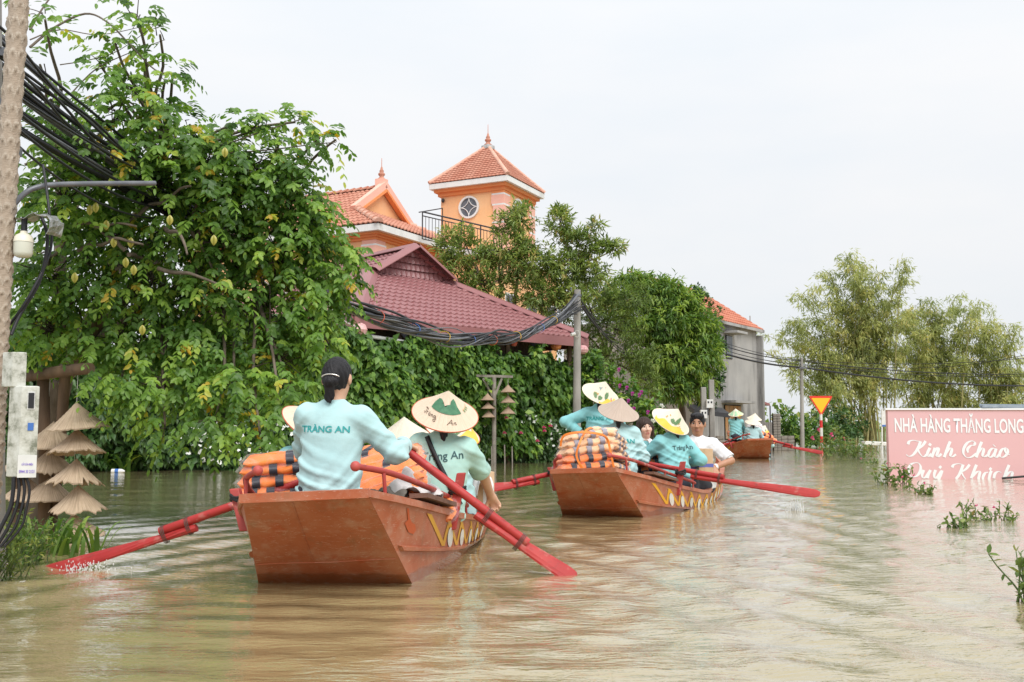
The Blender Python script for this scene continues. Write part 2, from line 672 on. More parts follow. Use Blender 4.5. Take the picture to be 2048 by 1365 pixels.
# ------------------------------------------------------------------ flood water, land
def make_water():
    rows = np.concatenate([np.exp(np.linspace(math.log(0.7), math.log(60), 640)), np.exp(np.linspace(math.log(62), math.log(1500), 40))])
    cols = np.tan(np.linspace(-math.radians(47), math.radians(47), 620))
    Y, A = np.meshgrid(rows, cols, indexing='ij')
    X = A * Y
    Z = np.zeros_like(X)
    r = np.random.default_rng(3)
    rough = .45 + .75 / (1 + np.exp(-(X - .16 * (Y - 5.0) + .55) / .35))      # the boats' lane is ruffled, the lee of the bank calmer
    # long-crested small waves: mostly running toward and away from the camera
    for i in range(34):
        lam = 0.10 * (14 ** r.random())
        th = r.normal(0, 0.42) + (math.pi / 2)
        kx, ky = math.cos(th) * 2 * math.pi / lam, math.sin(th) * 2 * math.pi / lam
        sl = 0.0115 * (1.0 if lam > 0.25 else 0.7)
        env = 0.5 + 0.5 * np.sin(X * r.uniform(-.6, .6) + Y * r.uniform(-.35, .35) + r.uniform(0, 6.3)) * np.sin(X * r.uniform(-.5, .5) + Y * r.uniform(-.6, .6) + r.uniform(0, 6.3))
        res = np.clip(lam / (Y * 0.0075 + 1e-6) - 1.6, 0, 1)          # waves finer than the sheet are left to the surface relief
        Z += sl * lam / (2 * math.pi) * np.sin(X * kx + Y * ky + r.uniform(0, 6.3)) * env * res * (2.3 * rough if lam < .4 else .75)
    # wakes of the three boats
    for (bx, by, hd, a) in ((-0.95, 5.6, 2.5, 1.0), (0.95, 9.9, 20, 1.0), (8.0, 29.6, -6, 0.7)):
        h = math.radians(hd)
        u = (X - bx) * math.sin(h) + (Y - by) * math.cos(h)
        w = (X - bx) * math.cos(h) - (Y - by) * math.sin(h)
        for sg in (1, -1):
            ph = (sg * w * 0.92 + u * 0.42)
            dist = np.abs(sg * w * 0.92 + (u - 3.0) * 0.42 - 0.5)
            env = np.exp(-(dist / 1.0) ** 2) * (np.exp(-((u + 1.0) / 5.5) ** 2)) * (sg * w > 0.2)
            Z += a * 0.010 * np.sin(ph * 2 * math.pi / 0.46) * env
        env = np.exp(-(w / 0.65) ** 2) * np.exp(-((u + 1.2) / 1.6) ** 2) * (u < 0.8)
        Z += a * 0.004 * np.sin(u * 2 * math.pi / 0.33 + 2 * w) * env
    # small rings where the oar blades dip
    for (cx, cy) in ((-2.62, 5.72), (0.36, 5.55), (2.95, 11.0), (-0.2, 10.4)):
        d = np.hypot(X - cx, Y - cy)
        Z += 0.004 * np.sin(d * 2 * math.pi / 0.22 + 3 * np.sin(2.3 * X)) * np.exp(-(d / 0.4) ** 2)
    nr, nc = X.shape
    i = np.arange((nr - 1) * nc).reshape(nr - 1, nc)[:, :-1].ravel()
    q = np.stack([i, i + 1, i + nc + 1, i + nc], 1)
    me = np_mesh('water', np.stack([X, Y, Z], -1).reshape(-1, 3), quads=q, smooth=True)
    t = NT('muddy_water')
    v = t.coord('Object', (1, 1, 1))
    c = t.ramp(t.noise(v, 0.22, 3), [(0.3, (0.325, 0.265, 0.128)), (0.7, (0.38, 0.312, 0.165))])
    t.color(c)
    t.set(Roughness=0.045)
    t.b.inputs['IOR'].default_value = 1.36
    t.b.inputs['Coat Weight'].default_value = 1.0
    t.b.inputs['Coat Roughness'].default_value = 0.04
    t.b.inputs['Coat IOR'].default_value = 1.5
    v2 = t.coord('Object', (0.8, 2.0, 1))
    n1 = t.noise(v2, 5.5, 4, 0.6, 0.6)
    v3 = t.coord('Object', (0.9, 1.7, 1), (0, 0, 0.5))
    n2 = t.noise(v3, 1.7, 3, 0.5, 0.4)
    v4 = t.coord('Object', (0.55, 2.1, 1), (0, 0, -.12))
    n3 = t.noise(v4, 13, 3, 0.55, 0.3)
    lane = t.node('SeparateXYZ')
    t.l.new(t.coord('Object', (1, 1, 1), (0, 0, .155)), lane.inputs[0])
    lf = t.ramp(t.math('ADD', t.math('MULTIPLY', lane.outputs[0], .25), .62), [(.15, .45), (.75, 1.0)])
    hgt = t.math('ADD', t.math('ADD', t.math('MULTIPLY', n1, 0.42), t.math('MULTIPLY', n3, 0.17)), t.math('MULTIPLY', n2, 0.30))
    t.bump(t.math('MULTIPLY', hgt, lf), 0.52, 0.05)
    for l in list(t.l):
        if l.to_socket == t.b.inputs['Normal']:
            t.l.new(l.from_socket, t.b.inputs['Coat Normal'])
    return tag(obj('water', me, t.m), kind='structure')
make_water()

def make_land():
    t = NT('far_field')
    v = t.coord('Object')
    t.color(t.ramp(t.noise(v, 0.08, 6), [(0.3, (0.10, 0.15, 0.05)), (0.7, (0.2, 0.26, 0.1))]))
    t.set(Roughness=0.9)
    rows, cols = 40, 120
    X, Y = np.meshgrid(np.linspace(-400, 600, cols), 66 + np.linspace(0, 1, rows) ** 2 * 1200)
    Z = 0.12 + 0.35 * (1 - np.exp(-(Y - 66) / 12.0)) + 0.15 * np.sin(X * 0.21) * np.sin(Y * 0.13)
    Z[0] = -0.5
    i = np.arange((rows - 1) * cols).reshape(rows - 1, cols)[:, :-1].ravel()
    me = np_mesh('terrain', np.stack([X, Y, Z], -1).reshape(-1, 3), quads=np.stack([i, i + 1, i + cols + 1, i + cols], 1), smooth=True)
    tag(obj('terrain', me, t.m), kind='structure')
make_land()

# ------------------------------------------------------------------ building materials
def plaster(name, c, c2, stain=(0.25, 0.2, 0.15), s=0.35, st=0.25):
    t = NT(name)
    v = t.coord('Object')
    base = t.ramp(t.noise(v, 0.9, 6), [(0.3, c), (0.72, c2)])
    vs = t.coord('Object', (0.9, 0.9, 0.13))
    f = t.ramp(t.noise(vs, 1.3, 6, 0.65), [(0.50, 0.0), (0.72, st)])
    t.color(t.mix(f, base, stain))
    t.set(Roughness=0.85)
    t.bump(t.noise(v, 14, 6), 0.15, 0.02)
    return t.m
plaster('orange_plaster', (0.88, 0.47, 0.21), (0.90, 0.54, 0.29), (0.66, 0.40, 0.25), st=0.45)
plaster('orange_trim', (0.78, 0.26, 0.085), (0.80, 0.30, 0.11), (0.5, 0.2, 0.1))
plaster('pink_plaster', (0.82, 0.42, 0.32), (0.85, 0.48, 0.38), (0.7, 0.5, 0.42))
plaster('white_plaster', (0.80, 0.80, 0.78), (0.72, 0.72, 0.70), (0.45, 0.44, 0.40), st=0.5)
plaster('grey_render', (0.42, 0.41, 0.395), (0.32, 0.315, 0.31), (0.085, 0.085, 0.085), st=0.9)
simple('dark_metal', (0.03, 0.03, 0.035), 0.5)
simple('window_dark', (0.09, 0.10, 0.12), 0.15, (0.16, 0.17, 0.19), 3)
simple('shade_dark', (0.02, 0.022, 0.018), 0.9)
simple('timber_dark', (0.10, 0.065, 0.04), 0.8, (0.17, 0.115, 0.075), 10, 0.4, stretch=(1, 1, 0.2))
simple('terracotta', (0.47, 0.185, 0.12), 0.8, (0.54, 0.26, 0.18), 2.2, 0.1, 20)
simple('terracotta_red', (0.46, 0.14, 0.08), 0.8, (0.54, 0.21, 0.13), 1.6)
simple('terracotta_light', (0.60, 0.30, 0.21), 0.8, (0.68, 0.42, 0.32), 5)
def _steel_tile():
    t = NT('maroon_steel')
    v = t.coord('Object')
    t.color(t.ramp(t.noise(v, 0.8, 5), [(0.3, (0.265, 0.105, 0.108)), (0.7, (0.315, 0.138, 0.14))]))
    t.set(Roughness=0.42)
    t.bump(t.noise(v, 9, 3), 0.05, 0.02)
_steel_tile()

def slope_tiles(poly, origin, u, w, pu, pw, hu, step, cell_u=7, inv=False):
    """Tiled roof sheet in real relief: rolls across (pitch pu, height hu), a step at each course (pitch pw).
    poly: list of (a, b) corners in sheet coordinates: a along the eave u, b up the slope w; convex"""
    origin, u, w = Vector(origin), Vector(u).normalized(), Vector(w).normalized()
    n = u.cross(w).normalized()
    if n.z < 0:
        n = -n
    amin, amax = min(p[0] for p in poly), max(p[0] for p in poly)
    bmax = max(p[1] for p in poly)
    def span(b):
        xs = []
        m = len(poly)
        for i in range(m):
            (a0, b0), (a1, b1) = poly[i], poly[(i + 1) % m]
            if b0 == b1:
                if abs(b - b0) < 1e-9:
                    xs += [a0, a1]
                continue
            t = (b - b0) / (b1 - b0)
            if -1e-9 <= t <= 1 + 1e-9:
                xs.append(a0 + (a1 - a0) * t)
        return (min(xs), max(xs)) if xs else None
    V_, F_ = [], []
    nrow = int(math.ceil(bmax / pw))
    for r in range(nrow):
        b0, b1 = r * pw, min((r + 1) * pw, bmax - 1e-6)
        sub = [(b0, step * 1.0), (b0 + (b1 - b0) * 0.12, step * 1.0), (b1, 0.0)]
        prev = None
        low, high = span(b0 + 1e-6), span(b1)
        if not low or not high:
            continue
        lines = []
        for b, h in [(b0 + 1e-6, -0.004)] + sub:
            b = min(b + 1e-6, bmax - 1e-6)
            sp = span(b)
            k0, k1 = math.floor(amin / (pu / cell_u)), math.ceil(amax / (pu / cell_u))
            lines.append((b, h, sp))
        k0, k1 = math.ceil(amin / (pu / cell_u)), math.floor(amax / (pu / cell_u))
        grid = []
        for b, h, (s0, s1) in lines:
            row = []
            for k in range(k0, k1 + 1):
                a = min(max(k * pu / cell_u, s0), s1)
                roll = hu * (0.5 + 0.5 * math.cos(2 * math.pi * a / pu)) ** 1.5
                p = origin + u * a + w * b + n * (h + roll)
                row.append(len(V_))
                V_.append(p)
            grid.append(row)
        for i in range(len(grid) - 1):
            for k in range(len(grid[i]) - 1):
                q = (grid[i][k], grid[i][k + 1], grid[i + 1][k + 1], grid[i + 1][k])
                if (V_[q[0]] - V_[q[1]]).length > 1e-5 or (V_[q[2]] - V_[q[3]]).length > 1e-5:
                    F_.append(q)
    return np.array([p[:] for p in V_]), np.array(F_)

def roof_sheet(name, parent, m, *a, kind=None, **k):
    v, q = slope_tiles(*a, **k)
    o = obj(name, np_mesh(name, v, quads=q, smooth=False), m, parent)
    if kind:
        o['kind'] = kind
    return o

# ------------------------------------------------------------------ restaurant pavilion with maroon steel roof
PA, PB = Vector((-3.52, 22.0, 0)), Vector((2.08, 27.4, 0))
PU = (PB - PA).normalized()                   # along the end wall, to the right and away
PV = Vector((-PU.y, PU.x, 0))                 # along the long side, to the left and away
EAVE = 3.33
def make_pavilion():
    Lw = (PB - PA).length
    root = thing('pavilion', 'low pavilion under a maroon steel tile roof, walls wrapped in green climbers', 'pavilion', PA)
    LONG = 11.0
    A, B = PA + V((0, 0, EAVE)), PB + V((0, 0, EAVE))
    C, D = B + PV * LONG, A + PV * LONG
    mid = (A + B) / 2
    d, zg, s = 3.0, 4.98, 1.30
    R1 = mid + PV * d
    R1.z = 5.72
    R2 = mid + PV * (LONG - d)
    R2.z = 5.72
    G1, G2 = mid + PV * d - PU * s, mid + PV * d + PU * s
    G1.z = G2.z = zg
    m = 'maroon_steel'
    pu, pw, hu, st = 0.20, 0.27, 0.045, 0.045
    # hip end facing the water: trapezoid A-B-G2-G1
    w = (G1 - A) - PU * ((G1 - A).dot(PU))
    hl = w.length
    roof = roof_sheet('roof', root, m, [(0, 0), (Lw, 0), (Lw / 2 + s, hl), (Lw / 2 - s, hl)], A, PU, w, pu, pw, hu, st)
    # long slope on the left: A-D-R2-R1 (the top of the slope meets the ridge)
    uL = PV
    w2 = (R1 - A) - uL * ((R1 - A).dot(uL))
    h2 = w2.length
    fr = (G1 - A).dot(w2.normalized()) / h2
    hb = h2 * (zg - EAVE) / (R1.z - EAVE)
    side_poly = [(0, 0), (LONG, 0), (LONG - d, h2), (d - .3, h2), (d - .3, hb + .02), (d, hb)]
    roof_sheet('roof_slope', root, m, side_poly, A, uL, w2, pu, pw, hu, st)
    # right long slope, seen only edge-on
    w3 = (R1 - B) - uL * ((R1 - B).dot(uL))
    roof_sheet('roof_slope', root, m, side_poly, B, uL, w3, pu, pw, hu, st, cell_u=4)
    # gable triangle closed by hanging tile sheets
    b = MB()
    up = V((0, 0, 1))
    nrm = -PV
    rows = 4
    for r in range(rows):
        z0, z1 = zg + (R1.z - zg) * r / rows, zg + (R1.z - zg) * (r + 1) / rows
        hw0 = s * (1 - r / rows) * 0.97
        nn = int(hw0 * 2 / 0.16) + 1
        for i in range(nn):
            x0, x1 = -hw0 + i * 0.16, min(-hw0 + (i + 1) * 0.16, hw0)
            q = lambda x, z, o: mid + PV * d + PU * x + nrm * o + up * (z - EAVE)
            b.add([q(x0, z0, .10), q((x0 + x1) / 2, z0, .14), q(x1, z0, .10), q(x1, z1, .05), q((x0 + x1) / 2, z1, .07), q(x0, z1, .05)], [(0, 1, 4, 5), (1, 2, 3, 4)])
    b.build('gable_panel', m, root)
    b = MB()
    q = mid + PV * d
    b.prism([V((G1.x, G1.y, zg - .1)), V((G2.x, G2.y, zg - .1)), R1 - up * 0.05], PV * 0.05)
    b.build('gable_wall', m, root)
    # flat steel ridge and hip flashings
    def flash(a, c, wd, name='ridge_cap', lift=0.05, u2=None):
        b = MB()
        a, c = V(a), V(c)
        dr = (c - a).normalized()
        sd = dr.cross(up).normalized() if u2 is None else u2
        nn = sd.cross(dr)
        if nn.z < 0:
            nn = -nn
        pts = [(-wd, -0.10), (-wd * 0.5, 0.0), (0, 0.03), (wd * 0.5, 0.0), (wd, -0.10)]
        v = [p + sd * x + nn * (y + lift) for p in (a, c) for x, y in pts]
        v += [p + sd * x + nn * (y + lift - 0.02) for p in (a, c) for x, y in pts]
        f = [(i, i + 1, i + 6, i + 5) for i in range(4)] + [(10 + i, 15 + i, 16 + i, 11 + i) for i in range(4)] + [(0, 5, 15, 10), (4, 14, 19, 9)]
        b.add(v, f)
        return b.build(name, m, root)
    e = PV * -0.28
    flash(R1 + e + up * .03, R2, 0.20, lift=.12)
    flash(R1 + e + up * .05, G1 + e - up * .02 - PU * 0.05, 0.19, lift=.11)
    flash(R1 + e + up * .05, G2 + e - up * .02 + PU * 0.05, 0.19, lift=.11)
    flash(G1 - up * 0.02, A, 0.24, lift=.13)
    flash(G2 - up * 0.02, B, 0.22, lift=.13)
    # fascia boards and gutter round the eave, with the deep shade below
    for a, c, nm in ((A, B, 'fascia'), (A, D, 'fascia'), (B, C, 'fascia')):
        b = MB()
        dr = (c - a).normalized()
        out = dr.cross(up)
        if out.dot(a - (mid + PV * 4)) < 0:
            out = -out
        b.bar(a + out * 0.03 - up * 0.10, c + out * 0.03 - up * 0.10, 0.05, 0.24)
        b.build(nm, m, root)
    b = MB()
    ins = 0.9
    a2, b2 = A + PU * ins + PV * ins, B - PU * ins + PV * ins
    c2, d2 = C - PU * ins, D + PU * ins
    for p, q in ((a2, b2), (b2, c2), (d2, a2)):
        b.hexa([V((p.x, p.y, -.3)), V((q.x, q.y, -.3)), V((q.x, q.y, EAVE - .1)), V((p.x, p.y, EAVE - .1))],
               [V((p.x, p.y, -.3)) + PV * .12, V((q.x, q.y, -.3)) + PV * .12, V((q.x, q.y, EAVE - .1)) + PV * .12, V((p.x, p.y, EAVE - .1)) + PV * .12])
    b.build('wall', 'timber_dark', root)
    b = MB()
    b.add([A - up * .06 + PU * .05 + PV * .05, B - up * .06 - PU * .05 + PV * .05, C - up * .06 - PU * .05, D - up * .06 + PU * .05], [(0, 1, 2, 3)])
    b.build('ceiling', 'timber_dark', root)
    for i in range(7):
        p = A + PU * (0.35 + i * (Lw - .7) / 6) + PV * 0.35
        b = MB()
        b.tube([V((p.x, p.y, -.3)), V((p.x, p.y, EAVE - .08))], 0.07, 10)
        b.build('post', 'timber_dark', root)
    # white rain pipe under the corner
    b = MB()
    g = A + PU * 0.25 + PV * 0.15
    b.tube(catmull([g - up * .08, g - up * .30, g - up * .36 + PU * .12, g - up * .42 + PU * 1.0, g - up * .48 + PU * 1.7], 5), 0.05, 8)
    b.build('rain_pipe', 'white_plaster', root)
make_pavilion()

# ------------------------------------------------------------------ orange house with tower
HU, HV = Vector((0.47, 0.883, 0)).normalized(), Vector((-0.883, 0.47, 0)).normalized()
def wall_box(b, a, du, dv, z0, z1):
    a = V(a)
    q = [a, a + du, a + du + dv, a + dv]
    b.hexa([V((p.x, p.y, z0)) for p in q], [V((p.x, p.y, z1)) for p in q])
def finial(b, p, h):
    k = .62
    b.lathe([(r * .8, z * k) for r, z in [(0.17, 0), (0.19, .05), (0.12, .12), (0.09, .2), (0.15, .28), (0.16, .36), (0.08, .46), (0.11, .52), (0.06, .62), (0.05, .72), (0.018, .8), (0.012, h), (0.0, h)]], p, 12)
def make_house():
    up = V((0, 0, 1))
    C = P(757, 446, 32.0)
    E = C.z
    root = thing('house', 'orange two-storey house with terracotta roofs and a square corner tower', 'house', (C.x, C.y, 0))
    OV = 0.45
    C0 = V((C.x, C.y, 0))
    Lu, Lv = 6.0, 9.0
    # lower block
    b = MB()
    wall_box(b, C0 + HU * OV + HV * OV, HU * (Lu - OV), HV * (Lv - OV), -.5, E - .25)
    b.build('wall', 'orange_plaster', root)
    # stepped cornice and white fascia: two visible sides
    def band(o, z0, z1, m, nm):
        b = MB()
        wall_box(b, C0 + HU * o + HV * o, HU * (Lu - o), HV * (Lv - o), z0, z1)
        b.build(nm, m, root)
    band(OV - .10, E - .44, E - .36, 'orange_trim', 'cornice')
    band(OV - .18, E - .36, E - .29, 'orange_trim', 'cornice')
    band(OV - .28, E - .29, E - .22, 'orange_trim', 'cornice')
    band(0.0, E - .22, E, 'white_plaster', 'fascia')
    # corner pier of pink blocks with white bands
    z = E - .44
    c = C0 + HU * (OV - .06) + HV * (OV - .06)
    for h, w, m in ((.14, .56, 'pink_plaster'), (.06, .6, 'white_plaster'), (.36, .62, 'pink_plaster'), (.06, .6, 'white_plaster'), (.7, .54, 'pink_plaster'), (.06, .6, 'white_plaster'), (1.6, .54, 'pink_plaster'), (.06, .6, 'white_plaster'), (3.2, .54, 'pink_plaster')):
        b = MB()
        o = (w - .54) / 2
        wall_box(b, c - HU * o - HV * o, HU * w, HV * w, z - h, z)
        b.build('pier_block', m, root)
        z -= h
    # roof: hipped skirt with a gable above on the right side
    d, zg = 2.05, E + 0.98
    A, B, D = C, C + HU * Lu, C + HV * Lv
    mid = C + HU * (Lu / 2)
    ridge_h = 2.0
    R1 = P(786, 357, 0.1 + (C + HV * d + HU * Lu / 2).y)
    R1 = mid + HV * d
    R1 = V((R1.x, R1.y, E + ridge_h))
    s = Lu / 2 * (1 - (zg - E) / ridge_h)
    G1, G2 = mid + HV * d - HU * s, mid + HV * d + HU * s
    G1.z = G2.z = zg
    t = 'terracotta'
    # in this house the gable faces right-forward: ridge runs along HV
    w = (G1 - A) - HU * ((G1 - A).dot(HU))
    hl = w.length
    roof = roof_sheet('roof', root, t, [(0, 0), (Lu, 0), (Lu / 2 + s, hl), (Lu / 2 - s, hl)], A + up * .02, HU, w, 0.2, 0.28, 0.05, 0.04, cell_u=4, kind='stuff')
    w2 = (R1 - A) - HV * ((R1 - A).dot(HV))
    h2 = w2.length
    f = (zg - E) / ridge_h
    # left slope with the corner cut by the hip, verge above the gable
    hb = h2 * f
    side_poly = [(0, 0), (Lv, 0), (Lv - d, h2), (d - .12, h2), (d - .12, hb + .02), (d, hb)]
    roof_sheet('roof_slope', root, t, side_poly, A + up * .02, HV, w2, 0.2, 0.28, 0.05, 0.04, cell_u=4, kind='stuff')
    # back slope
    w3 = (R1 - B) - HV * ((R1 - B).dot(HV))
    roof_sheet('roof_slope', root, t, side_poly, B + up * .02, HV, w3, 0.2, 0.28, 0.05, 0.04, cell_u=3, kind='stuff')
    b = MB()
    b.prism([G1 - up * .05, G2 - up * .05, R1 - up * .02], HV * 0.1)
    b.build('gable_wall', 'orange_plaster', root)
    # raking gable edges: pink band over a thin orange band
    for g in (G1, G2):
        b = MB()
        dr = (R1 - g).normalized()
        b.bar(g - dr * .3 - HV * .12 + up * .10, R1 - HV * .12 + up * .14, 0.22, 0.24)
        b.build('verge', 'pink_plaster', root)
        b = MB()
        b.bar(g - HV * .16 - up * .07, R1 - HV * .16 - up * .07, 0.2, 0.09)
        b.build('verge_trim', 'orange_trim', root)
    # hip and ridge caps, tile by tile
    def caps(a, c, n, r=0.13):
        proto = None
        dr = (c - a) / n
        for i in range(n):
            p = a + dr * i
            mb = MB()
            sd = dr.cross(up).normalized()
            nn = sd.cross(dr).normalized()
            if nn.z < 0:
                nn = -nn
            pts = []
            for q, rr, lift in ((p - dr * .08, r * 1.12, .05), (p + dr, r * .9, .02)):
                for k in range(7):
                    a_ = math.pi * k / 6
                    pts.append(q + sd * math.cos(a_) * rr + nn * (math.sin(a_) * rr + lift))
            mb.add(pts, [(k, k + 1, k + 8, k + 7) for k in range(6)] + [(0, 1, 2, 3, 4, 5, 6)])
            mb.build('ridge_tile', 'terracotta_light' if r > .12 else t, root)
    caps(A, G1, 7)
    caps(B, G2, 7)
    caps(R1 + up * .02, R1 + HV * (Lv - 2 * d) + up * .02, 16, 0.11)
    b = MB()
    b.box(R1 + up * .12, (.34, .34, .5), math.atan2(HU.y, HU.x))
    b.build('ridge_block', 'pink_plaster', root)
    b = MB()
    finial(b, R1 + up * .35, 1.3)
    b.build('finial', 'terracotta', root)

    # ---- tower
    DF = 36.0
    F = P(1015, 350, DF)
    TE = F.z
    F0 = V((F.x, F.y, 0))
    TU, TV = V((.436, .90, 0)).normalized(), V((-.90, .436, 0)).normalized()
    tv, tu = 3.35, 3.35
    ov = .34
    b = MB()
    wall_box(b, F0 + TU * ov + TV * ov, TU * (tu - 2 * ov), TV * (tv - 2 * ov), 4.0, TE - .3)
    b.build('tower_wall', 'orange_plaster', root)
    for o, z0, z1, m in ((ov - .09, TE - .46, TE - .32, 'orange_trim'), (ov - .2, TE - .32, TE - .2, 'orange_trim'), (0.0, TE - .2, TE, 'white_plaster')):
        b = MB()
        wall_box(b, F0 + TU * o + TV * o, TU * (tu - 2 * o), TV * (tv - 2 * o), z0, z1)
        b.build('tower_cornice' if m != 'white_plaster' else 'tower_fascia', m, root)
    for cu, cv in ((0, 0), (1, 0), (0, 1)):
        z = TE - .46
        for h, w, m in ((.10, .50, 'orange_trim'), (.06, .52, 'white_plaster'), (.34, .54, 'pink_plaster'), (.06, .5, 'white_plaster'), (.62, .46, 'pink_plaster'), (.06, .5, 'white_plaster'), (1.0, .46, 'pink_plaster'), (.06, .5, 'white_plaster'), (1.4, .46, 'pink_plaster')):
            if cv and w < .6:
                w = w * 0.6
            b = MB()
            x0 = F0 + TU * (ov + cu * (tu - 2 * ov)) + TV * (ov + cv * (tv - 2 * ov))
            if cu:
                x0 = x0 - TU * (w - .06)
            else:
                x0 = x0 - TU * .06
            x0 = x0 - TV * (.06 if not cv else (w - .06))
            wall_box(b, x0, TU * w, TV * w, z - h, z)
            if not cv:
                b.build('tower_pier_block', m, root)
            z -= h
    # pyramid roof with slightly flared eaves
    ctr = F + TU * tu / 2 + TV * tv / 2
    apex = V((ctr.x, ctr.y, TE + 1.72))
    q = [F, F + TU * tu, F + TU * tu + TV * tv, F + TV * tv]
    for i in range(4):
        a, c = q[i], q[(i + 1) % 4]
        m_ = (a + c) / 2
        ww = apex - m_
        L = (c - a).length
        roof_sheet('tower_roof', root, 'terracotta', [(0, 0), (L, 0), (L / 2 + .12, ww.length * .97), (L / 2 - .12, ww.length * .97)], a + up * .02, c - a, ww, 0.16, 0.15, 0.02, 0.035, cell_u=4, kind='stuff')
    for p in q:
        b = MB()
        b.tube([p + up * .05, p + (apex - p) * .25 + up * .03, apex + up * .02], [.085, .08, .075], 8)
        b.build('hip_cap', 'terracotta_light', root)
    b = MB()
    b.lathe([(0.26, -.12), (0.26, .02), (0.18, .05), (0.0, .05)], apex + up * .0, 4)
    b.build('finial_base', 'grey_render', root)
    b = MB()
    finial(b, apex + up * .04, 1.35)
    b.build('finial', 'terracotta', root)
    # round windows with four-petal bars
    def round_window(c, ax, nrm, r):
        wn = MB()
        N = 40
        ring = lambda rr, o: [c + ax * (rr * math.cos(2 * math.pi * k / N)) + up * (rr * math.sin(2 * math.pi * k / N)) + nrm * o for k in range(N)]
        r0, r1, r2, r3 = ring(r * 1.2, .0), ring(r * 1.2, .07), ring(r, .07), ring(r, -.02)
        v = r0 + r1 + r2 + r3
        f = [(j * N + k, j * N + (k + 1) % N, (j + 1) * N + (k + 1) % N, (j + 1) * N + k) for j in range(3) for k in range(N)]
        wn.add(v, f, False)
        fr = wn.build('window', 'white_plaster', root)
        g = MB()
        g.add(ring(r * 1.02, .012), [tuple(range(N))])
        g.build('pane', 'window_dark', fr)
        g = MB()
        for k in range(4):
            a0 = math.pi / 4 + k * math.pi / 2
            cc = c + (ax * math.cos(a0) + up * math.sin(a0)) * (r * 1.414)
            pts = []
            for j in range(9):
                a1 = a0 + math.pi + (j / 8 - .5) * math.pi / 2
                pts.append(cc + (ax * math.cos(a1) + up * math.sin(a1)) * r + nrm * .035)
            g.tube(pts, .018, 5)
        g.build('bars', 'white_plaster', fr)
    zc = P(939, 412, DF + .8).z
    round_window(F0 + TV * (tv * .53) + TU * (ov - .005) + up * zc, TV, -TU, .36)
    round_window(F0 + TU * (tu * .46) + TV * (ov - .005) + up * zc, TU, -TV, .36)
    b = MB()
    p = F0 + TV * (tv * .86) + TU * (ov - .08) + up * (TE - .62)
    b.lathe([(.03, .08), (.06, .04), (.06, -.04), (.02, -.08)], p, 10)
    b.build('wall_lamp', 'dark_metal', root)
    # block under the tower and behind the trees
    b = MB()
    wall_box(b, F0 + TU * .2 + TV * .2 - TU * 1.2, TU * 6.0, TV * 5.0, -.5, TE - 3.1)
    b.build('tower_base', 'orange_plaster', root)
    b = MB()
    wall_box(b, F0 + TU * .0 + TV * .0 - TU * 1.2, TU * 6.2, TV * 5.2, TE - 3.1, TE - 2.9)
    b.build('terrace_edge', 'white_plaster', root)
    for i in range(3):
        wb = MB()
        x0 = F0 - TU * 1.0 + TV * .2 + TU * (1.2 + i * 1.9)
        z0 = 4.4
        wall_box(wb, x0 - TV * .02, TU * .9, TV * .05, z0, z0 + 1.5)
        fr = wb.build('window', 'white_plaster', root)
        for j in range(2):
            g = MB()
            wall_box(g, x0 - TV * .035 + TU * (.06 + j * .41), TU * .37, TV * .03, z0 + .07, z0 + 1.43)
            g.build('pane', 'window_dark', fr)
    # terrace railing of thin dark bars
    r0, r1 = P(845, 424, 34.0), P(999, 460, 34.9)
    rl = MB()
    dn = V((0, 0, -1))
    rl.tube([r0, r1], .028, 6)
    rl.build('railing_rail', 'dark_metal', root)
    rl = MB()
    rl.tube([r0 + dn * .14, r1 + dn * .14], .02, 6)
    rl.build('railing_rail', 'dark_metal', root)
    rl = MB()
    rl.tube([r0 + dn * .95, r1 + dn * .95], .02, 6)
    rl.build('railing_rail', 'dark_metal', root)
    N = 24
    for i in range(N + 1):
        g = MB()
        p = r0 + (r1 - r0) * i / N
        post = i % 6 == 0
        g.tube([p + dn * (0 if post else .14), p + dn * .95], .024 if post else .011, 6)
        g.build('railing_post' if post else 'baluster', 'dark_metal', root)
    # stair rail rising to the roof
    a, c, e = P(838, 425, 34.0), P(885, 417, 35.6), P(885, 452, 35.6)
    g = MB()
    g.tube([a, c, e], .02, 6)
    g.build('stair_rail', 'dark_metal', root)
make_house()

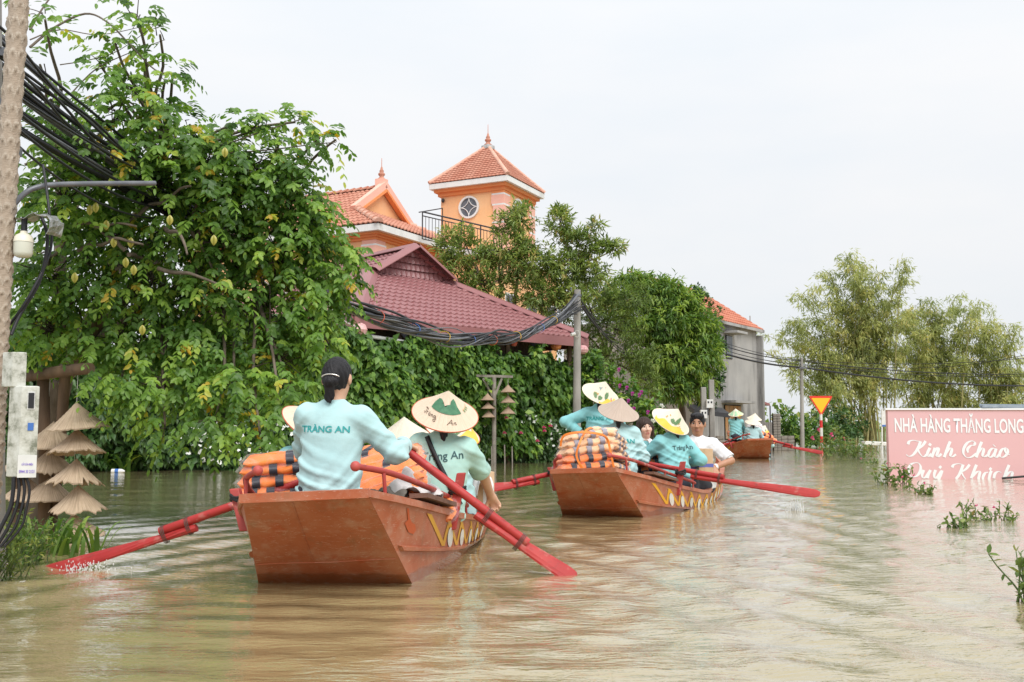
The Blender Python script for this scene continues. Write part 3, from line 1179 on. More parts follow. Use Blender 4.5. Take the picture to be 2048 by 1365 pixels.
# ------------------------------------------------------------------ grey unfinished house on the far right
def make_grey_house():
    up = V((0, 0, 1))
    E1, E2 = V((7.4, 40.23, 0)), V((11.35, 46.0, 0))
    gu = (E2 - E1).normalized()
    gn = V((-gu.y, gu.x, 0))            # away from the camera
    root = thing('grey_house', 'bare grey rendered house with a bright red tiled roof', 'house', E1)
    H = 5.44
    L = (E2 - E1).length
    b = MB()
    q = [E1, E2, E2 + gn * 6.2, E1 + gn * 6.2]
    b.hexa([V((p.x, p.y, -.4)) for p in q], [V((p.x, p.y, H)) for p in q])
    b.build('wall', 'grey_render', root)
    a = E1 - gn * .25 + up * H + up * .03
    R = up * 2.1 + gn * 3.2
    Lr = L + .25
    roof_sheet('roof', root, 'terracotta_red', [(-.2, 0), (Lr, 0), (Lr, R.length), (-.2, R.length)], a, gu, R, .25, .32, .04, .04, cell_u=4, kind='stuff')
    b = MB()
    g0 = E2 + up * H
    b.prism([g0, g0 + gn * 6.2, g0 + gn * 3.1 + up * 2.0], -gu * .2)
    b.build('gable_wall', 'grey_render', root)
    b = MB()
    b.bar(a - gu * .2 - up * .06, a + gu * Lr - up * .06, .1, .12)
    b.build('eave_board', 'grey_render', root)
    # lower shuttered window with ledge and upper window
    def win(px, py, w, h, m, nm, ledge):
        # find wall point by column
        best = min((abs((lambda p: CX + FPX * p.x / (p.y * _c + (p.z - CAMH) * _s))(E1 + gu * (t / 200 * L) + up * 1.5) - px), t) for t in range(201))[1]
        c = E1 + gu * (best / 200 * L)
        z = P(px, py, c.y).z
        c = c + up * z
        o = -gn * .03
        f = MB()
        f.hexa([c + gu * x + up * y + o for x, y in ((-w, -h), (w, -h), (w, h), (-w, h))], [c + gu * x + up * y + gn * .05 for x, y in ((-w, -h), (w, -h), (w, h), (-w, h))])
        fr = f.build(nm, 'shade_dark', root)
        for i in range(4):
            g = MB()
            x0, x1 = -w * .94 + i * w * .47, -w * .94 + (i + 1) * w * .47 - .03
            g.hexa([c + gu * x + up * y + o * 2 for x, y in ((x0, -h * .95), (x1, -h * .95), (x1, h * .95), (x0, h * .95))], [c + gu * x + up * y + o * .5 for x, y in ((x0, -h * .95), (x1, -h * .95), (x1, h * .95), (x0, h * .95))])
            g.build('shutter', m, fr)
        if ledge:
            g = MB()
            g.box(c + up * (h + .12) - gn * .3, (2 * w + .5, .7, .1), math.atan2(gu.y, gu.x))
            g.build('ledge', 'grey_render', fr)
    simple('ochre_shutter', (0.50, 0.24, 0.07), 0.7, (0.36, 0.28, 0.2), 2)
    win(1465, 845, .95, .75, 'ochre_shutter', 'window', True)
    win(1460, 695, .35, .5, 'window_dark', 'window', True)
    # rough buttress pier on the corner and small red awning
    b = MB()
    p = E2 + gu * .05 - gn * .1
    b.box(V((p.x, p.y, 2.4)) + gu * .05, (.22, .3, 5.6), math.atan2(gu.y, gu.x))
    b.build('corner_pier', 'grey_render', root)
    b = MB()
    a0, a1 = P(1513, 803, 46.2), P(1540, 812, 46.6)
    b.hexa([a0, a1, a1 + gn * 2, a0 + gn * 2], [a0 + up * .12, a1 + up * .1, a1 + gn * 2 + up * .1, a0 + gn * 2 + up * .12])
    aw = b.build('awning', 'maroon_steel', root)
    b = MB()
    b.tube([a1 - up * .0, V((a1.x, a1.y, .0))], .03, 6)
    b.build('awning_post', 'dark_metal', aw)
    b = MB()
    t = P(1500, 632, 46.5)
    b.tube([V((t.x, t.y, H)), t], .025, 6)
    b.build('antenna', 'grey_render', root)
    # low dark lean-to roof in front
    b = MB()
    l0, l1 = P(1388, 828, 36.5), P(1460, 836, 37.5)
    b.hexa([l0, l1, l1 + V((0, 1.4, .25)), l0 + V((0, 1.4, .25))], [l0 + up * .16, l1 + up * .16, l1 + V((0, 1.4, .41)), l0 + V((0, 1.4, .41))])
    lo = b.build('lean_to_roof', 'dark_metal', root)
    for p in (l0, l1):
        b = MB()
        b.tube([V((p.x, p.y + .1, -.2)), p + V((0, .1, 0))], .05, 8)
        b.build('lean_to_post', 'grey_render', lo)
make_grey_house()

def make_yard_wall():
    up = V((0, 0, 1))
    simple('old_brick', (0.17, 0.145, 0.125), 0.95, (0.27, 0.25, 0.225), 5, .5, 20)
    simple('old_mortar', (0.13, 0.12, 0.11), 0.95)
    root = thing('yard_wall', 'weathered block wall with a taller gate pillar beside the grey house', 'wall', P(1600, 890, 42))
    def masonry(x0, x1, Y, z1, bw, bh, name):
        X0, X1 = P(x0, 870, Y).x, P(x1, 870, Y).x
        b = MB()
        b.box(((X0 + X1) / 2, Y + .12, z1 / 2 - .1), (X1 - X0 - .02, .2, z1 + .2 - .02))
        core = b.build(name, 'old_mortar', root)
        me = MB().box((0, 0, 0), (bw - .02, .24, bh - .02)).mesh('block')
        me.materials.append(MATS['old_brick'])
        r = 0
        z = bh / 2
        while z < z1:
            x = X0 + bw / 2
            while x < X1 - bw * .3:
                o = bpy.data.objects.new('block', me)
                COL.objects.link(o)
                o.location = (x + (0.0 if r % 2 else 0.0), Y + .11 + random.uniform(-.012, .012), z)
                setparent(o, core)
                x += bw
            z += bh
            r += 1
    masonry(1547, 1562, 42, 1.5, .16, .11, 'pillar')
    masonry(1562, 1588, 42, .62, .28, .155, 'low_wall')
    masonry(1418, 1448, 40.5, .62, .3, .155, 'low_wall')
    # grey sheet gate of upright boards
    g0, g1 = P(1513, 870, 42), P(1546, 870, 42)
    simple('gate_grey', (0.20, 0.19, 0.18), 0.8, (0.28, 0.26, 0.25), 6)
    gt = thing('yard_gate', 'grey gate of upright boards left of the block pillar', 'gate', (g0.x, 42, 0))
    n = 9
    for i in range(n):
        b = MB()
        w = (g1.x - g0.x) / n
        b.box((g0.x + (i + .5) * w, 42.1, .5), (w * .86, .05, 1.35))
        b.build('board', 'gate_grey', gt)
    for z in (.2, 1.0):
        b = MB()
        b.box(((g0.x + g1.x) / 2, 42.16, z), (g1.x - g0.x, .06, .08))
        b.build('gate_rail', 'dark_metal', gt)
make_yard_wall()
# ------------------------------------------------------------------ vegetation
leafmat('leaf_starfruit', [(0.0, (0.06, 0.13, 0.03)), (0.4, (0.15, 0.28, 0.05)), (0.8, (0.30, 0.45, 0.075)), (0.93, (0.48, 0.50, 0.08)), (1.0, (0.56, 0.38, 0.05))], trans=0.40)
leafmat('leaf_vine', [(0.0, (0.030, 0.075, 0.018)), (0.45, (0.085, 0.185, 0.035)), (0.8, (0.20, 0.34, 0.055)), (1.0, (0.40, 0.50, 0.08))])
leafmat('leaf_dark', [(0.0, (0.022, 0.055, 0.016)), (0.5, (0.05, 0.115, 0.028)), (1.0, (0.13, 0.23, 0.055))], trans=0.15)
leafmat('leaf_mango', [(0.0, (0.06, 0.125, 0.028)), (0.5, (0.135, 0.24, 0.048)), (1.0, (0.32, 0.42, 0.075))], trans=0.35)
leafmat('leaf_olive', [(0.0, (0.085, 0.13, 0.035)), (0.5, (0.18, 0.26, 0.065)), (0.85, (0.32, 0.39, 0.10)), (1.0, (0.46, 0.38, 0.14))], trans=0.35)
leafmat('leaf_bamboo', [(0.0, (0.17, 0.21, 0.08)), (0.5, (0.35, 0.39, 0.14)), (0.85, (0.50, 0.50, 0.19)), (1.0, (0.58, 0.50, 0.21))], trans=0.4)
leafmat('leaf_water', [(0.0, (0.06, 0.12, 0.03)), (0.6, (0.16, 0.24, 0.06)), (0.85, (0.28, 0.33, 0.10)), (1.0, (0.38, 0.13, 0.08))], trans=0.3)
leafmat('petal_pink', [(0.0, (0.55, 0.05, 0.16)), (1.0, (0.75, 0.15, 0.35))], trans=0.3)
leafmat('petal_magenta', [(0.0, (0.45, 0.06, 0.35)), (1.0, (0.65, 0.16, 0.5))], trans=0.3)
leafmat('petal_white', [(0.0, (0.75, 0.78, 0.74)), (1.0, (0.85, 0.86, 0.82))], trans=0.2)
leafmat('petal_yellow', [(0.0, (0.6, 0.4, 0.03)), (1.0, (0.75, 0.55, 0.06))], trans=0.2)
simple('bark', (0.105, 0.08, 0.058), 0.9, (0.19, 0.15, 0.115), 9, .6, 24, stretch=(1, 1, .3))
simple('bark_pale', (0.26, 0.22, 0.16), 0.9, (0.36, 0.31, 0.24), 9, .4)
simple('twig', (0.075, 0.055, 0.04), 0.85)
simple('bamboo_culm', (0.20, 0.19, 0.07), 0.6, (0.32, 0.29, 0.12), 3)
simple('green_stem', (0.10, 0.15, 0.05), 0.7)

UPV = np.array([0, 0, 1.0])
def in_ellipsoid(n, c, r, rng, shell=0.55):
    d = rdirs(n, rng)
    k = (shell + (1 - shell) * rng.random(n)) ** 1.0
    return np.asarray(c) + d * np.asarray(r) * k[:, None], d

def pinnate(bases, dirs, rng, pairs, length, leaf_len, leaf_w, droop=0.8):
    """feathered leaves: bases/dirs of each stalk; leaflets in pairs along a drooping stalk"""
    n = len(bases)
    L = length * rng.uniform(0.7, 1.25, n)
    t = (np.arange(pairs) + 0.7) / pairs
    d0 = unit(dirs)
    side = unit(np.cross(d0, UPV + 0.01 * rng.normal(size=(n, 3))))
    C, D, N, LL, WW, ID = [], [], [], [], [], []
    for i in range(pairs):
        s = t[i]
        p = bases + d0 * (L * s)[:, None] + np.array([0, 0, -1]) * (droop * L * s * s * 0.6)[:, None]
        tang = unit(d0 + np.array([0, 0, -1]) * (droop * 1.2 * s))
        for sg in ((1, -1) if i < pairs - 1 else (0,)):
            dd = unit(tang * 0.55 + side * (sg * 0.9) + np.array([0, 0, -0.45]) + rng.normal(0, .16, (n, 3)))
            C.append(p + rng.normal(0, .004, (n, 3)))
            D.append(dd)
            N.append(unit(np.array([0, 0, 1.0]) + 0.35 * tang + rng.normal(0, .28, (n, 3)) - 0.2 * side * sg))
            k = (0.65 + 0.35 * math.sin(math.pi * (0.2 + 0.7 * s)))
            LL.append(leaf_len * k * rng.uniform(.62, 1.3, n))
            WW.append(leaf_w * k * rng.uniform(.85, 1.15, n))
            ID.append(np.arange(n))
    return [np.concatenate(x) for x in (C, D, N, LL, WW, ID)]

def branch_tube(mb, a, b, r0, r1, rng, sag=0.0, wob=0.06, n=5, seg=6):
    a, b = np.array(a), np.array(b)
    L = np.linalg.norm(b - a)
    pts = []
    for i in range(n + 1):
        t = i / n
        p = a + (b - a) * t + rng.normal(0, wob * L * .4, 3) * math.sin(math.pi * t) + np.array([0, 0, sag * L * 4 * t * (1 - t)])
        pts.append(p)
    pts = catmull([tuple(p) for p in pts], 3)
    m = len(pts)
    mb.tube(pts, [r0 + (r1 - r0) * i / (m - 1) for i in range(m)], seg)
    return pts

# ---- the starfruit tree on the left --------------------------------------
def make_starfruit():
    rng = np.random.default_rng(11)
    base = XZ(60, 9.6, -.3)
    root = thing('starfruit_tree', 'large starfruit tree with drooping feathered leaves overhanging the water', 'tree', base)
    # (px, py, rx px, ry px, distance, depth radius m, sprays)
    cl = [
        (90, 40, 70, 60, 7.6, .5, 26), (270, 30, 45, 55, 8.0, .4, 26), (230, 85, 60, 35, 8.0, .4, 20), (320, 70, 30, 40, 8.0, .3, 14), (345, 150, 40, 22, 8.0, .2, 15), (290, 110, 50, 26, 8.0, .3, 14),
        (200, 130, 50, 30, 8.0, .3, 14), (80, 130, 40, 40, 7.6, .4, 14), (100, 200, 60, 40, 7.7, .4, 24), (210, 165, 60, 22, 8.0, .3, 12),
        (260, 170, 70, 28, 8.0, .4, 34), (330, 160, 30, 20, 8.0, .2, 8), (230, 230, 80, 50, 8.0, .5, 85), (310, 210, 50, 40, 8.0, .4, 45), (120, 270, 70, 50, 7.7, .5, 55), (180, 310, 110, 50, 7.8, .6, 120),
        (330, 280, 80, 60, 8.1, .6, 130), (380, 250, 30, 36, 8.1, .3, 26),
        (470, 250, 36, 28, 8.3, .25, 26), (520, 255, 44, 24, 8.3, .25, 28), (590, 245, 36, 26, 8.3, .25, 26), (640, 275, 26, 22, 8.3, .2, 17), (560, 285, 50, 22, 8.3, .3, 16), (450, 290, 40, 26, 8.3, .3, 24), (672, 280, 10, 14, 8.3, .1, 6),
        (420, 330, 110, 60, 8.3, .7, 190), (520, 340, 90, 44, 8.4, .6, 120), (580, 340, 50, 36, 8.4, .4, 50), (300, 370, 160, 70, 8.2, .8, 270), (130, 400, 100, 70, 7.9, .7, 170),
        (480, 400, 120, 70, 8.5, .8, 260), (600, 400, 70, 60, 8.6, .5, 130), (640, 460, 60, 60, 8.6, .5, 110), (240, 470, 190, 90, 8.6, .9, 360), (430, 490, 150, 80, 8.6, .8, 300), (570, 510, 110, 80, 8.7, .7, 230),
        (690, 500, 34, 24, 8.7, .3, 26), (680, 560, 50, 40, 8.7, .4, 55), (715, 515, 12, 20, 8.7, .1, 9), (640, 600, 70, 60, 8.7, .5, 100), (100, 560, 90, 80, 8.3, .7, 170), (280, 590, 170, 80, 8.7, .9, 300), (450, 610, 140, 70, 8.7, .8, 240), (580, 640, 100, 60, 8.7, .6, 130),
        (100, 660, 80, 70, 8.3, .6, 130), (260, 690, 130, 60, 8.6, .8, 190), (420, 700, 130, 60, 8.6, .7, 190), (560, 720, 90, 50, 8.5, .5, 100), (650, 690, 50, 40, 8.5, .4, 42),
        (330, 770, 110, 50, 8.2, .6, 110), (470, 780, 100, 60, 8.1, .5, 105), (580, 790, 60, 46, 8.1, .4, 44), (240, 770, 60, 40, 8.2, .5, 48), (430, 850, 90, 40, 7.9, .4, 44), (520, 870, 40, 50, 7.8, .25, 18), (560, 840, 34, 40, 7.9, .3, 16), (330, 850, 60, 36, 8.0, .3, 22),
    ]
    B, D = [], []
    lb = MB()
    tw = MB()
    fork = np.array(XZ(120, 9.4, 1.3))
    hub = [np.array(P(150, 560, 9.2)), np.array(P(320, 520, 9.2)), np.array(P(120, 330, 8.8)), np.array(P(480, 500, 9.2)), np.array(P(330, 350, 8.9))]
    tb = MB()
    branch_tube(tb, base, fork, .15, .12, rng, n=4, seg=10)
    tb.build('trunk', 'bark', root)
    pts = []
    for i, h in enumerate(hub):
        pts.append(branch_tube(lb, fork, h, .085, .04, rng, .05, .05, 5, 7))
    ctr = np.array(P(330, 520, 9.2))
    for (px, py, rx, ry, Y, rz, n) in cl:
        c = np.array(P(px, py, Y))
        k = Y / FPX
        n = max(4, int(n * (.60 if py < 260 else .74)))
        rx = max(8, rx * .9 - 8)
        px = px - (24 if px > 540 and py > 320 else 0)
        b, d = in_ellipsoid(n, c, (rx * k, rz, ry * k), rng, .25)
        out = unit(b - c) * 0.8 + unit(c - ctr) * 0.35 + np.array([0, -.25, -.1]) + rng.normal(0, .35, (n, 3))
        B.append(b)
        D.append(unit(out))
        h = min(hub, key=lambda q: np.linalg.norm(q - c))
        branch_tube(lb, h, c, .022, .010, rng, .06, .05, 4, 5)
        for i in rng.choice(n, max(2, int(n * .33)), replace=False):
            branch_tube(tw, c + rng.normal(0, .03, 3), b[i], .0055, .003, rng, .05, .06, 2, 3)
    # bare arching boughs in the open sky
    for path, r in (([(60, 95), (110, 55), (170, 28), (215, 45), (265, 95), (310, 140), (350, 150)], .011), ([(60, 80), (120, 60), (200, 70), (300, 50)], .006), ([(210, 225), (235, 208), (260, 205), (285, 230)], .014), ([(300, 330), (420, 300), (520, 265), (600, 240)], .009), ([(420, 310), (540, 300), (620, 290), (672, 285)], .007), ([(50, 330), (130, 300), (210, 260), (260, 180)], .012), ([(60, 60), (90, 10), (130, -40)], .010), ([(140, 190), (190, 140), (250, 110), (330, 80)], .006), ([(120, 130), (180, 120), (240, 100), (330, 35)], .005)):
        pp = catmull([P(x, y, 8.0 + .2 * math.sin(i)) for i, (x, y) in enumerate(path)], 5)
        lb.tube(pp, [r * (1 - .6 * i / len(pp)) for i in range(len(pp))], 6)
    for i in range(22):
        a = np.array(P(rng.uniform(80, 420), rng.uniform(380, 560), rng.uniform(7.9, 8.5)))
        b = a + np.array([rng.uniform(-.2, .9), rng.normal(0, .3), rng.uniform(-.35, .55)])
        branch_tube(lb, a, b, .020, .008, rng, .06, .08, 5, 6)
    # hanging inner boughs
    for i in range(110):
        px, py = rng.uniform(60, 620), rng.uniform(420, 640)
        a = np.array(P(px, py, rng.uniform(8.4, 9.4)))
        b = a + np.array([rng.normal(0, .25), rng.normal(0, .2), -rng.uniform(.2, .7)])
        branch_tube(tw, a, b, .009, .004, rng, .1, .1, 4, 4)
    lb.build('boughs', 'bark', root)
    tw.build('twigs', 'twig', root)['kind'] = 'stuff'
    B, D = np.concatenate(B), np.concatenate(D)
    C, DD, N, LL, WW, ID = pinnate(B, D, rng, 6, .215, .068, .039, .85)
    base_t = np.clip(rng.beta(1.5, 1.7, len(B)) * .86, 0, 1)
    yl = rng.random(len(B)) < .035
    base_t[yl] = rng.uniform(.9, 1.0, yl.sum())
    tint = np.clip(base_t[ID] + rng.normal(0, .06, len(ID)), 0, 1)
    leaf_object('crown', C, DD, N, LL, WW, tint, 'leaf_starfruit', root)['kind'] = 'stuff'
    # a few ripening ribbed fruits
    simple('fruit_skin', (0.45, 0.30, 0.04), 0.35, (0.32, 0.33, 0.06), 4)
    fr = MB()
    prof = []
    for i in range(9):
        t = i / 8
        prof.append((math.sin(math.pi * t) ** .8 * .026, -t * .085))
    for k_ in range(5):
        pass
    v, f = [], []
    for i, (r, z) in enumerate(prof):
        for k in range(10):
            a = 2 * math.pi * k / 10
            rr = r * (1.0 if k % 2 == 0 else .5)
            v.append((rr * math.cos(a), rr * math.sin(a), z))
    f = [(i * 10 + k, i * 10 + (k + 1) % 10, (i + 1) * 10 + (k + 1) % 10, (i + 1) * 10 + k) for i in range(8) for k in range(10)]
    fr.add(v, f)
    me = fr.mesh('fruit')
    me.materials.append(MATS['fruit_skin'])
    for (px, py, Y) in ((180, 410, 7.6), (192, 405, 7.6), (213, 440, 7.7), (228, 475, 7.7), (262, 475, 7.7), (252, 515, 7.7), (268, 530, 7.7), (340, 430, 7.5), (450, 295, 7.7), (285, 650, 7.8), (428, 470, 7.6), (150, 545, 7.6)):
        o = bpy.data.objects.new('fruit', me)
        COL.objects.link(o)
        o.location = P(px, py, Y)
        setparent(o, root)
make_starfruit()

# ---- generic crowns -------------------------------------------------------
def clump_tree(name, label, cat, base, trunk_top, clumps, m, seed, leaf=(.16, .045), shape='lance', cluster=10, droop=.5, r0=.12, group=None, bark='bark', tint=(2, 2), limbs=True, stems=None, spread=.8, trunk=True, dense=1.0):
    """clumps: (px, py, rx px, ry px, Y, rz m, clusters). Each cluster is a whorl of leaves at a twig end"""
    rng = np.random.default_rng(seed)
    base = V(base)
    root = thing(name, label, cat, base, group)
    lb, tw, tb = MB(), MB(), MB()
    top = np.array(trunk_top)
    if trunk:
        branch_tube(tb, base, top, r0, r0 * .55, rng, 0, .05, 5, 8)
        for st in (stems or []):
            branch_tube(tb, base + V((rng.normal(0, .2), rng.normal(0, .2), 0)), st, r0 * .6, r0 * .25, rng, 0, .05, 5, 7)
        tb.build('trunk', bark, root)
    C, D, N, LL, WW, TT = [], [], [], [], [], []
    for (px, py, rx, ry, Y, rz, n) in clumps:
        n = max(3, int(n * dense))
        c = np.array(P(px, py, Y))
        k = Y / FPX
        b, dirs = in_ellipsoid(n, c, (rx * k, rz, ry * k), rng, .35)
        if limbs and trunk:
            src = top if not stems else min([top] + [np.array(s) for s in stems], key=lambda q: np.linalg.norm(q - c))
            branch_tube(lb, src, c, r0 * .4, r0 * .12, rng, .03, .06, 4, 5)
            for i in rng.choice(n, max(1, int(n * .3)), replace=False):
                branch_tube(tw, c, b[i], r0 * .1, r0 * .04, rng, .03, .08, 3, 3)
        hi = (b[:, 2] - (c[2] - ry * k)) / (2 * ry * k)
        for i in range(n):
            mth = cluster
            d = unit(dirs[i] * .8 + np.array([0, -.15, .15]) + rng.normal(0, spread, (mth, 3)) + np.array([0, 0, -droop]))
            C.append(b[i] + rng.normal(0, leaf[0] * .35, (mth, 3)))
            D.append(d)
            N.append(unit(UPV + dirs[i] * .5 + rng.normal(0, .35, (mth, 3))))
            s = rng.uniform(.75, 1.2, mth)
            LL.append(leaf[0] * s)
            WW.append(leaf[1] * s)
            TT.append(np.clip(rng.beta(*tint) * np.ones(mth) + rng.normal(0, .1, mth), 0, 1))
    if limbs and trunk:
        lb.build('boughs', bark, root)
        tw.build('twigs', 'twig', root)['kind'] = 'stuff'
    leaf_object('crown', np.concatenate(C), np.concatenate(D), np.concatenate(N), np.concatenate(LL), np.concatenate(WW), np.concatenate(TT), m, root, shape)['kind'] = 'stuff'
    return root

# feathery light tree in front of the orange house
clump_tree('slender_tree', 'airy slender-leaved tree standing before the orange tower', 'tree', XZ(1040, 29, -.3), P(1035, 560, 29),
    [(1040, 440, 36, 36, 28.5, .5, 34), (1015, 500, 60, 36, 28.5, .7, 54), (920, 470, 44, 22, 28.5, .5, 22), (900, 500, 36, 26, 28.5, .5, 20), (950, 520, 50, 36, 28.5, .6, 40), (900, 540, 34, 22, 28.5, .5, 16), (1060, 530, 60, 50, 28.5, .8, 72),
     (1120, 450, 30, 36, 28.7, .5, 28), (1160, 490, 50, 40, 28.7, .6, 46), (1130, 540, 50, 36, 28.7, .7, 50), (1200, 490, 34, 12, 28.7, .3, 16), (1235, 497, 22, 9, 28.7, .2, 9), (1190, 455, 20, 14, 28.7, .3, 8), (1120, 425, 20, 10, 28.7, .3, 8), (1185, 545, 36, 28, 28.7, .5, 28),
     (980, 570, 60, 34, 28.4, .6, 46), (1080, 590, 60, 36, 28.4, .7, 60), (1150, 590, 50, 30, 28.6, .6, 42), (940, 590, 40, 26, 28.4, .5, 18), (1010, 450, 30, 30, 28.5, .4, 14)],
    'leaf_olive', 21, (.20, .05), 'lance', 15, .1, .09, bark='bark_pale', stems=[P(1000, 560, 28.6), P(1085, 560, 28.8), P(960, 560, 28.6), P(1150, 540, 28.8)], tint=(2.2, 1.9), spread=.9, dense=1.35)
# denser olive trees running down to the utility pole
clump_tree('olive_tree', 'fine-leaved olive green tree behind the utility pole with cables', 'tree', XZ(1230, 31, -.3), P(1215, 720, 31),
    [(1180, 620, 60, 50, 30.5, .8, 70), (1110, 620, 50, 36, 30.5, .7, 44), (1230, 660, 60, 50, 30.5, .8, 80), (1260, 600, 50, 36, 30.5, .7, 50), (1200, 720, 70, 44, 30.3, .8, 80), (1280, 720, 44, 34, 30.3, .6, 50), (1290, 760, 40, 26, 30.2, .6, 34), (1150, 680, 44, 40, 30.3, .7, 44), (1170, 570, 36, 26, 30.5, .5, 24), (1210, 580, 40, 30, 30.5, .5, 30)],
    'leaf_olive', 22, (.16, .035), 'lance', 16, .15, .1, tint=(1.6, 3), spread=.9, dense=1.15)
clump_tree('mango_tree', 'bright green dense mango tree left of the grey house', 'tree', XZ(1370, 35, -.3), P(1350, 720, 35),
    [(1240, 590, 40, 30, 34.5, .8, 50), (1300, 590, 50, 40, 34.5, 1.0, 90), (1350, 600, 40, 34, 34.5, .9, 70), (1290, 565, 24, 20, 34.5, .5, 26), (1340, 650, 60, 50, 34.2, 1.1, 130), (1280, 650, 50, 40, 34.2, 1.0, 80), (1390, 660, 44, 50, 34.4, .9, 90), (1410, 720, 34, 44, 34.4, .8, 66), (1350, 720, 60, 44, 34.0, 1.1, 110), (1300, 720, 44, 40, 34.2, .9, 70), (1340, 770, 60, 36, 34.0, 1.0, 80), (1390, 770, 40, 30, 34.2, .8, 50), (1420, 690, 22, 40, 34.5, .5, 34), (1330, 575, 40, 22, 34.6, .7, 40), (1260, 560, 36, 20, 34.6, .6, 30), (1220, 610, 36, 30, 34.5, .7, 40), (1375, 610, 36, 30, 34.5, .7, 46)],
    'leaf_mango', 23, (.24, .06), 'lance', 14, .75, .16, tint=(2, 1.6), spread=.65, dense=1.3)
clump_tree('dark_round_tree', 'dark leathery-leaved tree rising behind the bright mango tree', 'tree', XZ(1405, 38.5, -.3), P(1395, 700, 38.5),
    [(1385, 600, 36, 24, 38.2, .8, 50), (1410, 640, 34, 40, 38.2, .8, 60), (1430, 690, 22, 40, 38.2, .6, 50), (1425, 760, 24, 40, 38.2, .6, 46), (1390, 590, 26, 16, 38.2, .5, 24), (1360, 610, 30, 20, 38.2, .6, 24), (1400, 800, 34, 24, 38.2, .6, 36)],
    'leaf_dark', 24, (.16, .075), 'lance', 14, .1, .14, tint=(2, 2), spread=.9)
clump_tree('bougainvillea', 'rambling bougainvillea bush beside the utility pole', 'bush', XZ(1230, 27.6, -.2), XZ(1230, 27.6, .6),
    [(1190, 760, 50, 40, 27.4, .6, 70), (1240, 790, 50, 44, 27.4, .7, 90), (1290, 820, 40, 40, 27.4, .6, 70), (1310, 860, 34, 40, 27.4, .6, 56), (1200, 830, 50, 50, 27.4, .7, 80), (1260, 860, 60, 40, 27.4, .7, 80), (1170, 860, 40, 50, 27.4, .6, 60), (1170, 720, 30, 20, 27.4, .4, 20)],
    'leaf_vine', 25, (.13, .08), 'lance', 11, .3, .05, tint=(2, 1.8), spread=.9)

# ---- bamboo ---------------------------------------------------------------
def bamboo(label, pxb, Y, culms, seed, n_leaf=60):
    rng = np.random.default_rng(seed)
    base = XZ(pxb, Y, .0)
    root = thing('bamboo_clump', label, 'bamboo', base, 'bamboo clumps on the far bank')
    C, D, N, LL, WW, TT = [], [], [], [], [], []
    cb, br = MB(), MB()
    for (dx, px, py, nl) in culms:
        b = np.array(base) + np.array([dx, rng.normal(0, .8), -.3])
        tip = np.array(P(px, py, Y + rng.normal(0, 1.0)))
        side = tip - b
        ctrl = b + np.array([side[0] * .25, side[1] * .3, side[2] * .78])
        drop = np.array([side[0] * .18, 0, -abs(side[2]) * .03])
        pts = [tuple((1 - t) ** 2 * b + 2 * t * (1 - t) * ctrl + t * t * tip) for t in np.linspace(0, 1, 9)]
        pts.append(tuple(tip + drop))
        cb.tube(pts, [.055 * (1 - .85 * i / 9) for i in range(10)], 5)
        for i in range(nl):
            t = rng.uniform(.28, 1.0) ** .8
            p = (1 - t) ** 2 * b + 2 * t * (1 - t) * ctrl + t * t * tip
            a = rng.uniform(0, 6.3)
            bl = rng.uniform(.35, 1.15) * (1.1 - .3 * t)
            e = p + np.array([math.cos(a) * bl, math.sin(a) * bl, rng.uniform(-.25, .35) * bl])
            if i % 2 == 0:
                br.tube([p, (p + e) / 2 + np.array([0, 0, .08]), e], [.010, .008, .005], 3)
            n = 26
            q = p + (e - p) * rng.uniform(.3, 1.1, n)[:, None] + rng.normal(0, .13, (n, 3))
            C.append(q)
            D.append(unit((e - p) * .6 + np.array([0, 0, -.55]) + rng.normal(0, .5, (n, 3))))
            N.append(unit(UPV + rng.normal(0, .5, (n, 3))))
            s = rng.uniform(.7, 1.3, n)
            LL.append(.34 * s)
            WW.append(.060 * s)
            TT.append(np.clip(rng.beta(2, 2) + rng.normal(0, .1, n), 0, 1))
    cb.build('culms', 'bamboo_culm', root)
    br.build('twigs', 'bamboo_culm', root)['kind'] = 'stuff'
    leaf_object('crown', np.concatenate(C), np.concatenate(D), np.concatenate(N), np.concatenate(LL), np.concatenate(WW), np.concatenate(TT), 'leaf_bamboo', root, 'diamond')['kind'] = 'stuff'
r_ = np.random.default_rng(5)
def fan(tips, base_spread):
    return [(r_.uniform(-1, 1) * base_spread + (px - 1740) * .004, px, py, nl) for px, py, nl in tips]
bamboo('tallest bamboo clump, arching over the far bank behind the triangular sign', 1735, 60,
    fan([(1690, 505, 50), (1700, 520, 46), (1655, 545, 46), (1640, 570, 46), (1605, 590, 50), (1590, 640, 46), (1575, 660, 36), (1730, 530, 46), (1760, 545, 40), (1810, 525, 34), (1800, 560, 22), (1760, 600, 40), (1720, 580, 46), (1680, 600, 46), (1640, 640, 46), (1600, 690, 40), (1560, 720, 30), (1700, 660, 46), (1750, 660, 40), (1650, 700, 40), (1780, 640, 30), (1500, 690, 22), (1530, 670, 22), (1620, 740, 34), (1690, 720, 34), (1780, 600, 34), (1800, 640, 34), (1770, 700, 34), (1810, 690, 30), (1660, 760, 30), (1730, 760, 34), (1590, 760, 26)], 1.1), 31)
bamboo('middle bamboo clump with yellowing leaves behind the pink signboard', 1860, 62,
    fan([(1830, 610, 46), (1860, 600, 46), (1890, 620, 44), (1915, 590, 26), (1930, 610, 30), (1800, 640, 36), (1840, 660, 44), (1900, 670, 40), (1950, 640, 32), (1870, 700, 40), (1830, 730, 34), (1930, 720, 34), (1790, 700, 30), (1810, 620, 36), (1960, 600, 26), (1880, 640, 36), (1850, 770, 36), (1910, 780, 36), (1800, 760, 36), (1950, 690, 34)], 1.6), 32)
